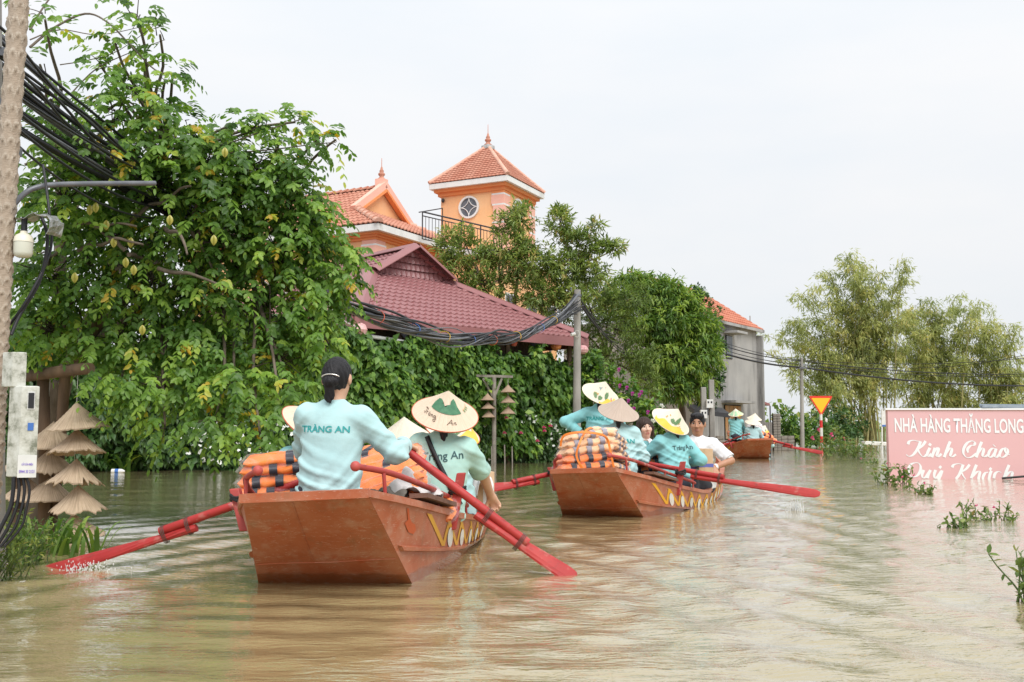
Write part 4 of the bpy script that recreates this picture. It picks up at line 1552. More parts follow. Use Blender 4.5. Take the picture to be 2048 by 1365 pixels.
bamboo('lower yellowish bamboo clump at the right edge of the far bank', 1975, 61,
    fan([(1980, 660, 34), (2010, 650, 30), (2030, 670, 26), (1960, 700, 36), (2000, 720, 40), (2040, 740, 40), (1930, 750, 40), (1970, 770, 40), (2060, 760, 30), (2020, 790, 30), (1900, 780, 30), (1940, 660, 30), (1985, 625, 26), (1940, 800, 40), (2010, 800, 40), (1880, 800, 36)], 1.9), 33)

# ---- climber curtain along the pavilion and dark growth further left ------
def green_curtain(name, label, cat, path, zlo, zhi, m, seed, leaf, n, bulge=.35, tint=(2, 2), shape='lance', trail=0, stem=True):
    """leaves over a bumpy sheet that follows a plan path"""
    rng = np.random.default_rng(seed)
    path = [V(p) for p in path]
    root = thing(name, label, cat, path[0])
    P2 = catmull(path, 12)
    pts = np.array([p[:] for p in P2])
    seg = np.linalg.norm(np.diff(pts, axis=0), axis=1)
    cum = np.concatenate([[0], np.cumsum(seg)])
    L = cum[-1]
    s = rng.random(n) * L
    x = np.stack([np.interp(s, cum, pts[:, i]) for i in range(3)], 1)
    tx = np.stack([np.interp(np.clip(s + .05, 0, L), cum, pts[:, i]) - np.interp(np.clip(s - .05, 0, L), cum, pts[:, i]) for i in range(3)], 1)
    tx = unit(tx)
    nr = np.stack([tx[:, 1], -tx[:, 0], np.zeros(n)], 1)
    ph = rng.uniform(0, 6.3, 12)
    def bump(s, z):
        return (np.sin(s * 2.1 + ph[0]) * np.sin(z * 2.3 + ph[1]) + .7 * np.sin(s * 4.7 + ph[2] + z) * np.sin(z * 4.1 + ph[3]) + .5 * np.sin(s * 9.1 + ph[4]) * np.sin(z * 8 + ph[5] + s)) * .45
    zt = zhi(s) if callable(zhi) else np.full(n, zhi)
    z = zlo + (zt + .18 * np.sin(s * 3 + ph[6]) + .12 * np.sin(s * 7.7 + ph[7]) - zlo) * rng.random(n) ** .92
    o = bump(s, z) * bulge + rng.exponential(.06, n) - .05
    c = x + nr * o[:, None]
    c[:, 2] = z
    d = unit(np.array([0, 0, -.8]) + nr * .55 + rng.normal(0, .5, (n, 3)))
    nn = unit(nr * .8 + UPV * .7 + rng.normal(0, .35, (n, 3)))
    sc = rng.uniform(.6, 1.25, n)
    tt = np.clip(rng.beta(*tint, n) * .8 + .16 * np.clip(bump(s, z), -1, 1) + .08, 0, 1)  # shading put into the tint: lighter on bulges, darker in hollows
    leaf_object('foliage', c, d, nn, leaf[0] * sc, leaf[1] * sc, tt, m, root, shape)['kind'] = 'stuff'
    # solid dark green sheet backing the leaves
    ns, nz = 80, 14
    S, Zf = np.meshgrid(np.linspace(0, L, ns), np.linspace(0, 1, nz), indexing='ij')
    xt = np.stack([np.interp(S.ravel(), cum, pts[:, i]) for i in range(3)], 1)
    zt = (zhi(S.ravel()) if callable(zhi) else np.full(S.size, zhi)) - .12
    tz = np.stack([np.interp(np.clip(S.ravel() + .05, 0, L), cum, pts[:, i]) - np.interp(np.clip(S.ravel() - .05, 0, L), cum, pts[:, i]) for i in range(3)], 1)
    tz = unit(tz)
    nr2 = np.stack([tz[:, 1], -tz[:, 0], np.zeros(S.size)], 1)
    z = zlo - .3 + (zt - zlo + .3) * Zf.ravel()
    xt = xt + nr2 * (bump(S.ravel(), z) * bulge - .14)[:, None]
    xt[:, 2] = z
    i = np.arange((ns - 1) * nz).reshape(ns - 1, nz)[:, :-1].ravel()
    obj('leaf_backing', np_mesh('leaf_backing', xt, quads=np.stack([i, i + 1, i + nz + 1, i + nz], 1)), 'backing_green', root)
    return root
simple('backing_green', (0.016, 0.034, 0.011), 0.95, (0.03, 0.055, 0.018), 3, .8, 12)
pw = lambda t, o: PA + PU * t - PV * o
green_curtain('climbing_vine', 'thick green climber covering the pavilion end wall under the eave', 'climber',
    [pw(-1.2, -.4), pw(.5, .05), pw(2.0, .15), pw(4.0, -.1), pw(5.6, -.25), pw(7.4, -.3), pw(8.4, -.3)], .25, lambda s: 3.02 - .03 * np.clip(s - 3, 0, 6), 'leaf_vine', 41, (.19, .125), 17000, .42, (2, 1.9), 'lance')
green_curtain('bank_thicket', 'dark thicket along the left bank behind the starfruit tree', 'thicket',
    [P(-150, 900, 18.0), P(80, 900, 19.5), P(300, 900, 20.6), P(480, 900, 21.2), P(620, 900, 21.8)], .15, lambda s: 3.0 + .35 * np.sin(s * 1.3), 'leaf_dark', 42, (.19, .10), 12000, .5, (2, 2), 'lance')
# low flowering hedges at the water's edge
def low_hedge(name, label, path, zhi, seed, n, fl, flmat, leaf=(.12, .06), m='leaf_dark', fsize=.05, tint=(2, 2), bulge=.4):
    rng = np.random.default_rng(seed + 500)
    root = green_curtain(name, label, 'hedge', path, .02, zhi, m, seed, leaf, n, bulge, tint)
    pts = np.array([p[:] for p in catmull([V(p) for p in path], 12)])
    cum = np.concatenate([[0], np.cumsum(np.linalg.norm(np.diff(pts, axis=0), axis=1))])
    s = rng.random(fl) * cum[-1]
    x = np.stack([np.interp(s, cum, pts[:, i]) for i in range(3)], 1)
    zt = zhi(s) if callable(zhi) else np.full(fl, zhi)
    x[:, 2] = .1 + rng.random(fl) ** .7 * (zt - .05)
    x[:, 1] -= rng.uniform(.12, .42, fl)
    c = np.repeat(x, 5, 0)
    a = np.tile(np.arange(5) * 1.257, fl) + rng.uniform(0, 6.3, fl * 5) * .1
    fc = unit(np.array([0, -1.0, .5]) + rng.normal(0, .4, (fl, 3)))
    e1 = unit(np.cross(fc, UPV))
    e2 = np.cross(fc, e1)
    d = np.repeat(e1, 5, 0) * np.cos(a)[:, None] + np.repeat(e2, 5, 0) * np.sin(a)[:, None] + np.repeat(fc, 5, 0) * .2
    leaf_object('flowers', c, d, np.repeat(fc, 5, 0), np.full(fl * 5, fsize), np.full(fl * 5, fsize * .9), np.repeat(rng.random(fl), 5), flmat, root, 'diamond')['kind'] = 'stuff'
    return root
low_hedge('flowering_hedge', 'dark green hedge dotted with white flowers along the left bank', [W(215, 939), W(330, 940), W(450, 941), W(560, 941), W(650, 938)], lambda s: .72 + .5 * np.clip(s / 5, 0, 1), 43, 6500, 210, 'petal_white')
low_hedge('rose_hedge', 'rose bushes with pink blooms and white flowers at the water below the hat post', [W(945, 929), W(1000, 926), W(1050, 925), W(1110, 924), W(1160, 923)], lambda s: .95 + .35 * np.sin(s * .9 + .3), 44, 5200, 70, 'petal_white', tint=(2.4, 2))

def blooms(root_label, name, cat, spots, m, size, seed, group=None):
    rng = np.random.default_rng(seed)
    for i, (px, py, Y) in enumerate(spots):
        pass
def bloom_cluster(root, spots, m, size, seed):
    """separate blooms as parts of their bush"""
    rng = np.random.default_rng(seed)
    K = 14
    d = unit(rng.normal(size=(K, 3)) + np.array([0, -.6, .6]))
    c = d * size * .15
    me_v, me_f, k = leaf_arrays(c.astype(np.float32), d.astype(np.float32), unit(np.cross(d, rng.normal(size=(K, 3)))).astype(np.float32), np.full(K, size, np.float32), np.full(K, size * .9, np.float32), 'diamond')
    me = np_mesh('bloom', me_v, tris=me_f, tint=np.repeat(rng.random(K), k))
    me.materials.append(MATS[m])
    for (px, py, Y) in spots:
        o = bpy.data.objects.new('bloom', me)
        COL.objects.link(o)
        o.location = P(px, py, Y)
        setparent(o, root)
_rh = [o for o in COL.objects if o.name.startswith('rose_hedge')][0]
bloom_cluster(_rh, [(1013, 837, 24.9), (969, 842, 24.9), (974, 850, 24.9), (1088, 856, 24.9), (1101, 853, 24.9), (1009, 867, 24.8), (1042, 867, 24.8), (1075, 883, 24.7), (1089, 863, 24.8)], 'petal_pink', .05, 3)
_bg = [o for o in COL.objects if o.name.startswith('bougainvillea')][0]
bloom_cluster(_bg, [(1257, 802, 26.7), (1265, 788, 26.7), (1279, 791, 26.7), (1238, 740, 26.8), (1268, 818, 26.6), (1296, 825, 26.6), (1240, 772, 26.7), (1254, 776, 26.7), (1283, 785, 26.7), (1110, 781, 26.9)], 'petal_magenta', .06, 4)
bloom_cluster(_bg, [(1324, 812, 26.5), (1318, 822, 26.5), (1306, 842, 26.5), (1298, 858, 26.5)], 'petal_white', .07, 5)

# bushes far right under the sign and bamboo
clump_tree('far_bush', 'dense green bushes on the far bank right of the yard wall', 'bush', XZ(1590, 50, -.2), XZ(1590, 50, .4),
    [(1575, 845, 20, 30, 50, .8, 60), (1600, 860, 26, 28, 50, .8, 60), (1640, 860, 36, 30, 50, .9, 70), (1620, 880, 40, 16, 50, .8, 50), (1560, 870, 14, 20, 50, .5, 30)], 'leaf_vine', 26, (.2, .1), 'lance', 10, .2, .05, tint=(2, 2.6), limbs=False)
clump_tree('dark_bush', 'dark bush between the triangular sign and the bamboo', 'bush', XZ(1680, 56, -.2), XZ(1680, 56, .4),
    [(1660, 830, 36, 30, 56, .9, 60), (1700, 850, 40, 34, 56, .9, 70), (1670, 870, 60, 20, 55, .9, 60)], 'leaf_dark', 27, (.24, .1), 'lance', 10, .2, .05, limbs=False)
clump_tree('rose_bush', 'red-flowered rose bush at the foot of the triangular sign', 'bush', XZ(1660, 39, -.2), XZ(1660, 39, .3),
    [(1665, 870, 22, 22, 39, .4, 36), (1640, 876, 18, 16, 39, .3, 24), (1690, 880, 14, 16, 39, .3, 16)], 'leaf_water', 28, (.13, .08), 'lance', 7, .1, .02, tint=(2, 2.4), limbs=False)
bloom_cluster([o for o in COL.objects if o.name.startswith('rose_bush')][0], [(1638, 861, 38.5), (1625, 877, 38.5), (1663, 870, 38.5), (1641, 898, 38.3)], 'petal_pink', .09, 6)
def far_trees():
    rng = np.random.default_rng(9)
    n = 5200
    x = rng.uniform(-160, 260, n)
    z = rng.random(n) ** 1.3 * (5.0 + 2.2 * np.sin(x * .11) + 1.3 * np.sin(x * .31 + 1))
    c = np.stack([x, 250 + rng.normal(0, 4, n), z], 1)
    leaf_object('treeline', c, rdirs(n, rng), unit(rng.normal(size=(n, 3)) + UPV), np.full(n, 1.8), np.full(n, 1.3), rng.random(n), 'leaf_olive', None, 'diamond')
    tag(bpy.data.objects['treeline'], 'distant pale green treeline on the horizon', 'treeline', kind='stuff')
far_trees()
# ------------------------------------------------------------------ poles, cables, signs, hats
simple('concrete', (0.36, 0.345, 0.32), 0.9, (0.24, 0.23, 0.21), 3, .3, 25, stretch=(1, 1, .3))
simple('black_rubber', (0.012, 0.012, 0.015), 0.5)
simple('grey_cable', (0.11, 0.115, 0.13), 0.5, (0.16, 0.165, 0.18), 20)
simple('white_cable', (0.5, 0.49, 0.45), 0.5)
simple('tie_yellow', (0.6, 0.38, 0.03), 0.5)
simple('tie_blue', (0.05, 0.15, 0.45), 0.5)
simple('tie_red', (0.6, 0.12, 0.06), 0.5)
simple('galvanised', (0.20, 0.205, 0.22), 0.5, (0.14, 0.145, 0.16), 10, metal=.6)
simple('white_paint', (0.75, 0.75, 0.73), 0.6, (0.62, 0.62, 0.6), 6)
simple('red_paint', (0.62, 0.03, 0.03), 0.5)
simple('log_wood', (0.20, 0.125, 0.075), 0.85, (0.11, 0.07, 0.045), 7, .5, 30, stretch=(1, 1, .25))
simple('grey_wood', (0.30, 0.27, 0.24), 0.9, (0.2, 0.18, 0.16), 6, .3, 30)
def _straw(name, c, c2, c3):
    t = NT(name)
    tc = t.node('TexCoord')
    sep = t.node('SeparateXYZ')
    t.l.new(tc.outputs['Object'], sep.inputs[0])
    ang = t.math('ARCTAN2', sep.outputs[1], sep.outputs[0])
    cmb = t.node('CombineXYZ')
    t.l.new(t.math('MULTIPLY', ang, 9.0), cmb.inputs[0])
    t.l.new(t.math('MULTIPLY', sep.outputs[2], 2.2), cmb.inputs[1])
    n = t.noise(cmb.outputs[0], 2.6, 6, .7)
    n2 = t.noise(tc.outputs['Object'], 9, 4)
    col = t.ramp(n, [(0.28, c3), (0.48, c), (0.72, c2)])
    t.color(t.mix(t.ramp(n2, [(.45, 0.0), (.75, .35)]), col, c3))
    t.set(Roughness=.8)
    t.bump(n, .5, .012)
_straw('old_straw', (0.55, 0.41, 0.28), (0.72, 0.58, 0.42), (0.20, 0.13, 0.085))
_straw('tan_straw', (0.36, 0.25, 0.17), (0.44, 0.32, 0.225), (0.24, 0.16, 0.11))
_straw('fresh_straw', (0.72, 0.58, 0.44), (0.78, 0.66, 0.52), (0.60, 0.46, 0.33))
_straw('aged_straw', (0.50, 0.40, 0.33), (0.57, 0.47, 0.39), (0.40, 0.31, 0.25))
_straw('pale_straw', (0.76, 0.69, 0.56), (0.80, 0.74, 0.63), (0.68, 0.58, 0.44))
simple('hat_edge', (0.50, 0.12, 0.06), 0.7)

def cone_hat_mesh(name, R, H, rings=14, seg=44, ragged=0.0, seed=0, ridge=0.0022, sagc=0.03):
    """conical palm-leaf hat: double shell with hoop ridges; origin under the apex at rim level"""
    rng = np.random.default_rng(seed)
    v, f = [], []
    cut = 1 + (rng.normal(0, ragged, seg) if ragged else np.zeros(seg))
    if ragged:
        cut = np.where(rng.random(seg) < .3, cut - ragged * 1.6, cut)
    lines = []
    for i in range(rings * 2 + 1):
        t = i / (rings * 2)
        rr = R * t
        h = H * (1 - t) + sagc * R * math.sin(math.pi * t) * -1 + (ridge if i % 2 == 0 else 0)
        lines.append((rr, h))
    n = len(lines)
    for side, off in ((0, 0.0), (1, -.006)):
        for i, (r, h) in enumerate(lines):
            for k in range(seg):
                s = 1.0
                if ragged and i > n * .75:
                    s = 1 + (cut[k] - 1) * (i - n * .75) / (n * .25)
                a = 2 * math.pi * k / seg
                v.append((r * s * math.cos(a), r * s * math.sin(a), h + off - (H * (s - 1))))
    for side in (0, 1):
        o = side * n * seg
        for i in range(n - 1):
            for k in range(seg):
                q = (o + i * seg + k, o + i * seg + (k + 1) % seg, o + (i + 1) * seg + (k + 1) % seg, o + (i + 1) * seg + k)
                f.append(q if side else q[::-1])
    for k in range(seg):
        f.append(((n - 1) * seg + k, (n - 1) * seg + (k + 1) % seg, n * seg + (n - 1) * seg + (k + 1) % seg, n * seg + (n - 1) * seg + k))
    me = bpy.data.meshes.new(name)
    me.from_pydata(v, [], f)
    me.polygons.foreach_set('use_smooth', [True] * len(f))
    me.update()
    return me

# ---- foreground left: leaning scarred trunk, pole, meter box, lamp -----------
def make_left_front():
    Y = 5.4
    k = Y / FPX
    ctr = [(-34, 1130), (-25, 1000), (-14, 850), (-7, 700), (5, 500), (20, 256), (38, 0), (46, -120)]
    pts = catmull([P(x, y, Y) for x, y in ctr], 40)
    seg = 56
    n = len(pts)
    v, scar = [], []
    for i, p in enumerate(pts):
        t = i / n
        r = (.062 - .015 * t)
        for j in range(seg):
            a = 2 * math.pi * j / seg
            # crescent leaf scars in staggered rows
            s_ = i / 5.2
            row = math.floor(s_)
            u = (a / (2 * math.pi) * 7 + .5 * row) % 1.0
            fz = s_ - row
            arc = fz - .25 - .45 * (1 - (2 * u - 1) ** 2)
            ridge = math.exp(-(arc / .10) ** 2) * .0095
            pit = -.006 * math.exp(-(((u - .5) / .12) ** 2 + ((fz - .45) / .16) ** 2))
            rr = r + ridge + pit + .0016 * math.sin(9 * a + i * .7) * math.sin(i * 1.9)
            v.append((p.x + rr * math.cos(a), p.y + rr * math.sin(a), p.z))
            scar.append(min(1, max(0, .45 + ridge * 55 + pit * 70)))
    f = [(i * seg + j, i * seg + (j + 1) % seg, (i + 1) * seg + (j + 1) % seg, (i + 1) * seg + j) for i in range(n - 1) for j in range(seg)]
    t = NT('papaya_bark')
    vv = t.coord('Object', (1, 1, 2.2))
    at = t.node('Attribute', attribute_name='tint')
    sc_ = t.ramp(at.outputs['Fac'], [(.0, (0.16, 0.115, 0.08)), (.45, (0.40, 0.32, 0.245)), (1.0, (0.66, 0.58, 0.48))])
    t.color(t.mix(t.ramp(t.noise(vv, 22, 7, .65), [(.3, .75), (.7, .0)]), sc_, (0.30, 0.235, 0.175)))
    t.set(Roughness=.9)
    t.bump(t.noise(vv, 60, 6), .5, .01)
    root = thing('papaya_tree', 'slim leaning papaya trunk ringed with leaf scars at the left edge', 'tree', P(-30, 1100, Y))
    me = np_mesh('trunk', np.array(v), quads=np.array(f), smooth=True, tint=np.array(scar))
    obj('trunk', me, t.m, root)

    pole = thing('utility_pole', 'grey concrete pole half hidden behind the papaya trunk', 'pole', XZ(-55, 5.9, -.3))
    b = MB()
    b.tube([XZ(-52, 5.9, -.3), XZ(-52, 5.9, 2.0), XZ(-50, 5.9, 5.2)], [.17, .16, .14], 14)
    b.build('shaft', 'concrete', pole)
    b = MB()
    for z in (2.45, 2.75, 3.05):
        b.box(XZ(10, 5.72, z), (.18, .05, .05))
        b.box(XZ(26, 5.70, z), (.05, .06, .09))
    b.build('clamp', 'galvanised', pole)

    # meter box with two visible faces
    t = NT('mossy_white')
    vv = t.coord('Object')
    nn = t.noise(vv, 11, 8, .7)
    t.color(t.ramp(nn, [(.36, (0.62, 0.63, 0.58)), (.50, (0.48, 0.48, 0.42)), (.62, (0.17, 0.18, 0.13))]))
    t.set(Roughness=.6)
    t.bump(nn, .12, .01)
    Yb = 5.25
    c0 = P(36, 955, Yb)                   # front vertical edge, bottom
    top = P(36, 772, Yb)
    H = top.z - c0.z
    ru = V((.95, .31, 0)).normalized()    # along the front face, to the right and away
    lu = V((-.93, .37, 0)).normalized()   # along the side face, to the left and away
    box = thing('meter_box', 'mossy white electricity meter box fixed beside the papaya trunk', 'box', c0)
    wr, wl = .088, .09
    up = V((0, 0, 1))
    def face_quad(a0, a1, z0, z1, o, th=.004):
        nrm = ru.cross(up).normalized()
        p = [c0 + ru * a + up * z + nrm * o for a, z in ((a0, z0), (a1, z0), (a1, z1), (a0, z1))]
        q = [x + nrm * th for x in p]
        return p, q
    b = MB()
    q = [c0, c0 + ru * wr, c0 + ru * wr + lu * wl, c0 + lu * wl]
    b.hexa(q, [p + up * H for p in q])
    b.build('casing', t.m, box, bevel=.006)
    b = MB()
    q = [c0 - ru * .02 + lu * .045, c0 + ru * .05 + lu * .045, c0 + ru * .05 + lu * .12, c0 - ru * .02 + lu * .12]
    b.hexa([p + up * (H - .005) for p in q], [p + up * (H + .18) for p in q])
    b.build('conduit_cover', t.m, box, bevel=.005)
    for nm, m, a in (('window_frame', 'white_paint', (.030, .066, H - .125, H - .030, .0)), ('window', 'black_rubber', (.034, .062, H - .118, H - .037, .004)), ('label_sticker', 'tie_blue', (.036, .064, H - .235, H - .195, .0)), ('lower_cover', 'white_paint', (-.004, .086, -.002, .115, .0))):
        b = MB()
        b.hexa(*face_quad(*a))
        b.build(nm, m, box)
    simple('purple_ink', (0.20, 0.12, 0.55), 0.6)
    nrm = ru.cross(up).normalized()
    for txt, a, z, s in (('0944 33 2121', .042, .022, .022), ('CẮT SỬA ĐIỆN', .042, .062, .013)):
        tv, tf = text_mesh(txt, s, 0.0004, .62)
        vv = np.array([(c0 + ru * (a + x) + up * (z + y) + nrm * .0062)[:] for x, y, _ in tv])
        obj('lettering', np_mesh('lettering', vv, tris=tf), 'purple_ink', box)
    for i, (dx, r) in enumerate(((.0, .011), (.022, .009), (.042, .008), (.06, .007))):
        b = MB()
        a = c0 + ru * dx + lu * .03
        b.tube(catmull([a, a - up * .07 + ru * .006 * i, a - up * .16 - ru * (.01 - .006 * i), a - up * .26 - ru * (.05 - .012 * i), a - up * .36 - ru * .09], 4), r, 8)
        b.build('conduit', 'black_rubber', box)

    # street light arm and bulb with a crumpled sheet-metal hood
    arm = thing('lamp_arm', 'curved grey steel pipe arm reaching into the starfruit tree', 'pipe', P(30, 410, 5.6))
    b = MB()
    b.tube(catmull([P(26, 412, 5.6), P(44, 392, 5.62), P(72, 376, 5.66), P(130, 369, 5.8), P(310, 367, 6.3)], 8), .016, 12)
    b.build('pipe', 'galvanised', arm)
    lamp = thing('bulb_lamp', 'large white bulb lamp hanging under a bent metal hood by the trunk', 'lamp', P(48, 470, 5.4))
    kk = 5.4 / FPX
    c = P(48, 463, 5.4)
    simple('bulb_ribs', (0.72, 0.68, 0.55), 0.4)
    simple('bulb_white', (0.62, 0.62, 0.52), 0.25)
    b = MB()
    b.lathe([(.0, .0), (.018, .0), (.020, -.012), (.038, -.022), (.048, -.035), (.052, -.062)], c, 28)
    b.build('bulb_collar', 'bulb_ribs', lamp)
    b = MB()
    b.lathe([(.050, -.062), (.049, -.12), (.044, -.138), (.03, -.145), (0, -.146)], c, 28)
    b.build('bulb', 'bulb_white', lamp)
    b = MB()
    b.lathe([(.016, .075), (.016, .0)], c, 14)
    b.build('socket', 'black_rubber', lamp)
    simple('crumpled_tin', (0.62, 0.62, 0.62), 0.28, (0.45, 0.44, 0.43), 14, .5, 20, metal=.9)
    b = MB()
    pr = [P(30, 437, 5.5), P(60, 432, 5.42), P(88, 426, 5.42), P(112, 440, 5.45), P(104, 470, 5.46)]
    g = catmull(pr, 3)
    vv = []
    for i, p in enumerate(g):
        vv += [p + V((0, .10, .012 * math.sin(i * 2.1))), p + V((0, .02, -.004 * (i % 3))), p + V((0, -.07, -.02 + .01 * math.sin(i * 1.7)))]
    b.add(vv, [(3 * i + j, 3 * i + j + 1, 3 * i + j + 4, 3 * i + j + 3) for i in range(len(g) - 1) for j in range(2)], False)
    o = b.build('hood', 'crumpled_tin', lamp, fix=False)
    sm = o.modifiers.new('thickness', 'SOLIDIFY')
    sm.thickness = .002
    b = MB()
    b.tube(catmull([P(82, 430, 5.55), P(95, 480, 5.55), P(80, 560, 5.55), P(40, 630, 5.5), P(22, 670, 5.45)], 8), .010, 8)
    b.tube(catmull([P(86, 330, 5.7), P(98, 420, 5.6), P(101, 500, 5.6), P(60, 590, 5.5), P(20, 650, 5.5)], 8), .008, 8)
    b.build('power_cord', 'black_rubber', lamp)
make_left_front()

# ---- cable bundle ----------------------------------------------------------
def cable_curve(S, E, sag, n=60):
    S, E = V(S), V(E)
    return [S + (E - S) * (i / n) - V((0, 0, 4 * sag * (i / n) * (1 - i / n))) for i in range(n + 1)]
def make_bundle():
    rng = np.random.default_rng(17)
    E = P(1158, 598, 25.4)
    S = V((-3.47, 6.5, 3.22))
    root = thing('cable_bundle', 'thick sagging bundle of black cables strung from tree to concrete pole', 'cables', S)
    main = cable_curve(S, E, 1.42)
    N = 22
    for i in range(N):
        a0, a1 = rng.uniform(0, 6.3), rng.uniform(2, 7)
        rad = .018 + .075 * rng.random() ** .7
        ds = V((rng.normal(0, .03), rng.normal(0, .05), rng.uniform(-.30, .34) if i > 6 else rng.uniform(-.06, .08)))
        de = V((rng.normal(0, .05), rng.normal(0, .05), rng.uniform(-.38, .22)))
        sg = rng.normal(0, .05)
        pts = []
        for j, p in enumerate(main):
            t = j / 60
            wv = math.sin(math.pi * t)
            off = V((math.cos(a0 + a1 * t * 6) * rad, 0, math.sin(a0 + a1 * t * 6) * rad * .8)) * (.25 + .75 * wv)
            pinch = 1 - math.exp(-((t - .0) / .12) ** 2)
            wob = .035 * math.sin(11 * t + a0 * 3) * wv + .02 * math.sin(29 * t + a0 * 7) * wv
            pts.append(p + off + ds * (1 - t) ** 6 + de * t ** 9 - V((0, 0, sg * wv + wob)))
        b = MB()
        b.tube(pts, float(rng.choice([.009, .011, .013, .017])), 6)
        b.build('cable', 'black_rubber' if i % 3 else 'grey_cable', root)
    # ties and wrapped ends
    for j, m in ((8, 'tie_red'), (11, 'tie_yellow'), (16, 'tie_yellow'), (20, 'tie_red'), (24, 'tie_blue'), (28, 'tie_yellow'), (32, 'tie_blue'), (36, 'tie_red'), (41, 'tie_yellow'), (47, 'tie_blue'), (51, 'tie_yellow')):
        b = MB()
        p = main[j]
        r = .088 + .015 * rng.random()
        b.tube([p + V((math.cos(a) * r, .02 * math.sin(3 * a), math.sin(a) * r * .95)) for a in np.linspace(0, 2 * math.pi, 15)], .006, 5)
        b.build('tie', m, root)
    b = MB()
    pts = [main[j] + V((0.02, -.12, -.05 - .20 * abs(math.sin((j - 9) * .55)))) for j in range(9, 19)]
    b.tube(catmull(pts, 3), .012, 5)
    b.build('loose_cable', 'white_cable', root)
    # separate upper cables leaving the near pole, tied with orange wire
    up = thing('upper_cables', 'taut black cables crossing the sky behind the papaya trunk', 'cables', P(0, 40, 5.5))
    for i in range(4):
        b = MB()
        b.tube([p + V((.02 * math.sin(9 * j / 60 + 2 * i), 0, .025 * math.sin(14 * j / 60 + 1.7 * i))) for j, p in enumerate(cable_curve(P(-60, (10, 44, 26, 60)[i], 5.4), P(325, (366, 352, 384, 358)[i], 8.2 + .1 * i), .02 + .03 * i))], .010, 6)
        b.build('cable', 'black_rubber', up)
    for i in range(4):
        b = MB()
        b.tube(cable_curve(P(10, (176, 205, 236, 268)[i], 5.6), P(340, (372, 408, 420, 436)[i], 8.4), .03 + .04 * i), (.009, .012, .010, .008)[i], 6)
        b.build('cable', 'black_rubber', up)
    for px, py, m in ():
        b = MB()
        c = P(px, py, 5.9)
        b.tube([c + V((math.cos(a) * .035, .02 * math.cos(a), math.sin(a) * .035)) for a in np.linspace(0, 12.6, 24)], .006, 5)
        b.build('tie', m, up)
    # tail of thin cables falling away behind the pole
    tl = thing('cable_tail', 'thin black cables drooping from the concrete pole into the trees', 'cables', E)
    for i in range(7):
        b = MB()
        b.tube(cable_curve(E + V((.08, .05, rng.uniform(-.3, .05))), P(1205 + 8 * i, 640 + 12 * i, 28), .12 + .05 * rng.random(), 20), .012, 5)
        b.build('cable', 'black_rubber', tl)
make_bundle()

def make_poles():
    p = thing('utility_pole', 'concrete utility pole carrying the sagging cable bundle behind the second boat', 'pole', XZ(1153, 25.6, -.3))
    b = MB()
    t = P(1155, 580, 25.6)
    b.tube([XZ(1153, 25.6, -.3), t], [.115, .085], 12)
    b.build('shaft', 'concrete', p)
    b = MB()
    for dy in (12, 40):
        c = P(1155, 580 + dy, 25.6)
        b.lathe([(.10, -.03), (.105, 0), (.10, .03)], c, 14)
    b.build('band', 'galvanised', p)
    b = MB()
    c = P(1150, 668, 25.45)
    b.tube([c, c + V((-.1, -.06, -.03))], .045, 8)
    b.build('security_camera', 'white_paint', p)
    b = MB()
    b.tube([c + V((.06 * math.cos(a) + .05, 0, .09 * math.sin(a))) for a in np.linspace(0, 12, 22)], .010, 5)
    b.build('cable_coil', 'white_cable', p)

    f = thing('utility_pole', 'thin concrete pole with power lines left of the triangular sign', 'pole', XZ(1605, 44, -.3))
    b = MB()
    b.tube([XZ(1605, 44, -.3), P(1603, 716, 44)], [.10, .065], 10)
    b.build('shaft', 'concrete', f)
    b = MB()
    b.box(P(1603, 736, 43.9), (.5, .08, .08))
    b.build('cross_bar', 'galvanised', f)
    lines = [((1440, 690, 40), (1603, 722, 44), (2060, 748, 52), .022, 'upper'), ((1440, 705, 40), (1603, 735, 44), (2060, 772, 50), .040, 'lowest and thickest'), ((1440, 698, 40), (1603, 729, 44), (2060, 752, 52), .016, 'second lowest'), ((1440, 683, 40), (1603, 720, 44), (2060, 716, 40), .013, 'rising'), ((1603, 731, 44), (1780, 735, 46), (2060, 708, 40), .012, 'topmost')]
    for a, m, c, r, w in lines:
        o = MB()
        pts = cable_curve(P(*a), P(*m), .12, 20)[:-1] + cable_curve(P(*m), P(*c), .22, 30)
        o.tube(pts, r, 5)
        x = o.build('power_line', 'black_rubber')
        tag(x, f'{w} black power line crossing before the bamboo', 'power line', 'power lines over the far bank')

    for i, (px, top, lab) in enumerate(((1409, 775, 'left concrete post of the pair before the grey house, with meter box'), (1425, 760, 'right concrete post of the pair before the grey house'))):
        q = thing('concrete_post', lab, 'post', XZ(px, 33, -.3), 'paired posts by the grey house')
        b = MB()
        b.box(XZ(px, 33, 0) + V((0, 0, (P(px, top, 33).z - .3) / 2)), (.17, .17, P(px, top, 33).z + .3))
        b.build('shaft', 'concrete', q, bevel=.02)
        b = MB()
        bx = P(1407, 829, 32.8) if i == 0 else P(1419, 808, 32.8)
        b.box(bx, (.22, .16, .28))
        mbx = b.build('meter_box', 'white_paint', q, bevel=.01)
        b = MB()
        for dx in (-.05, .05):
            b.box(bx + V((dx, -.083, .05)), (.05, .01, .06))
        b.build('meter_window', 'black_rubber', mbx)
make_poles()

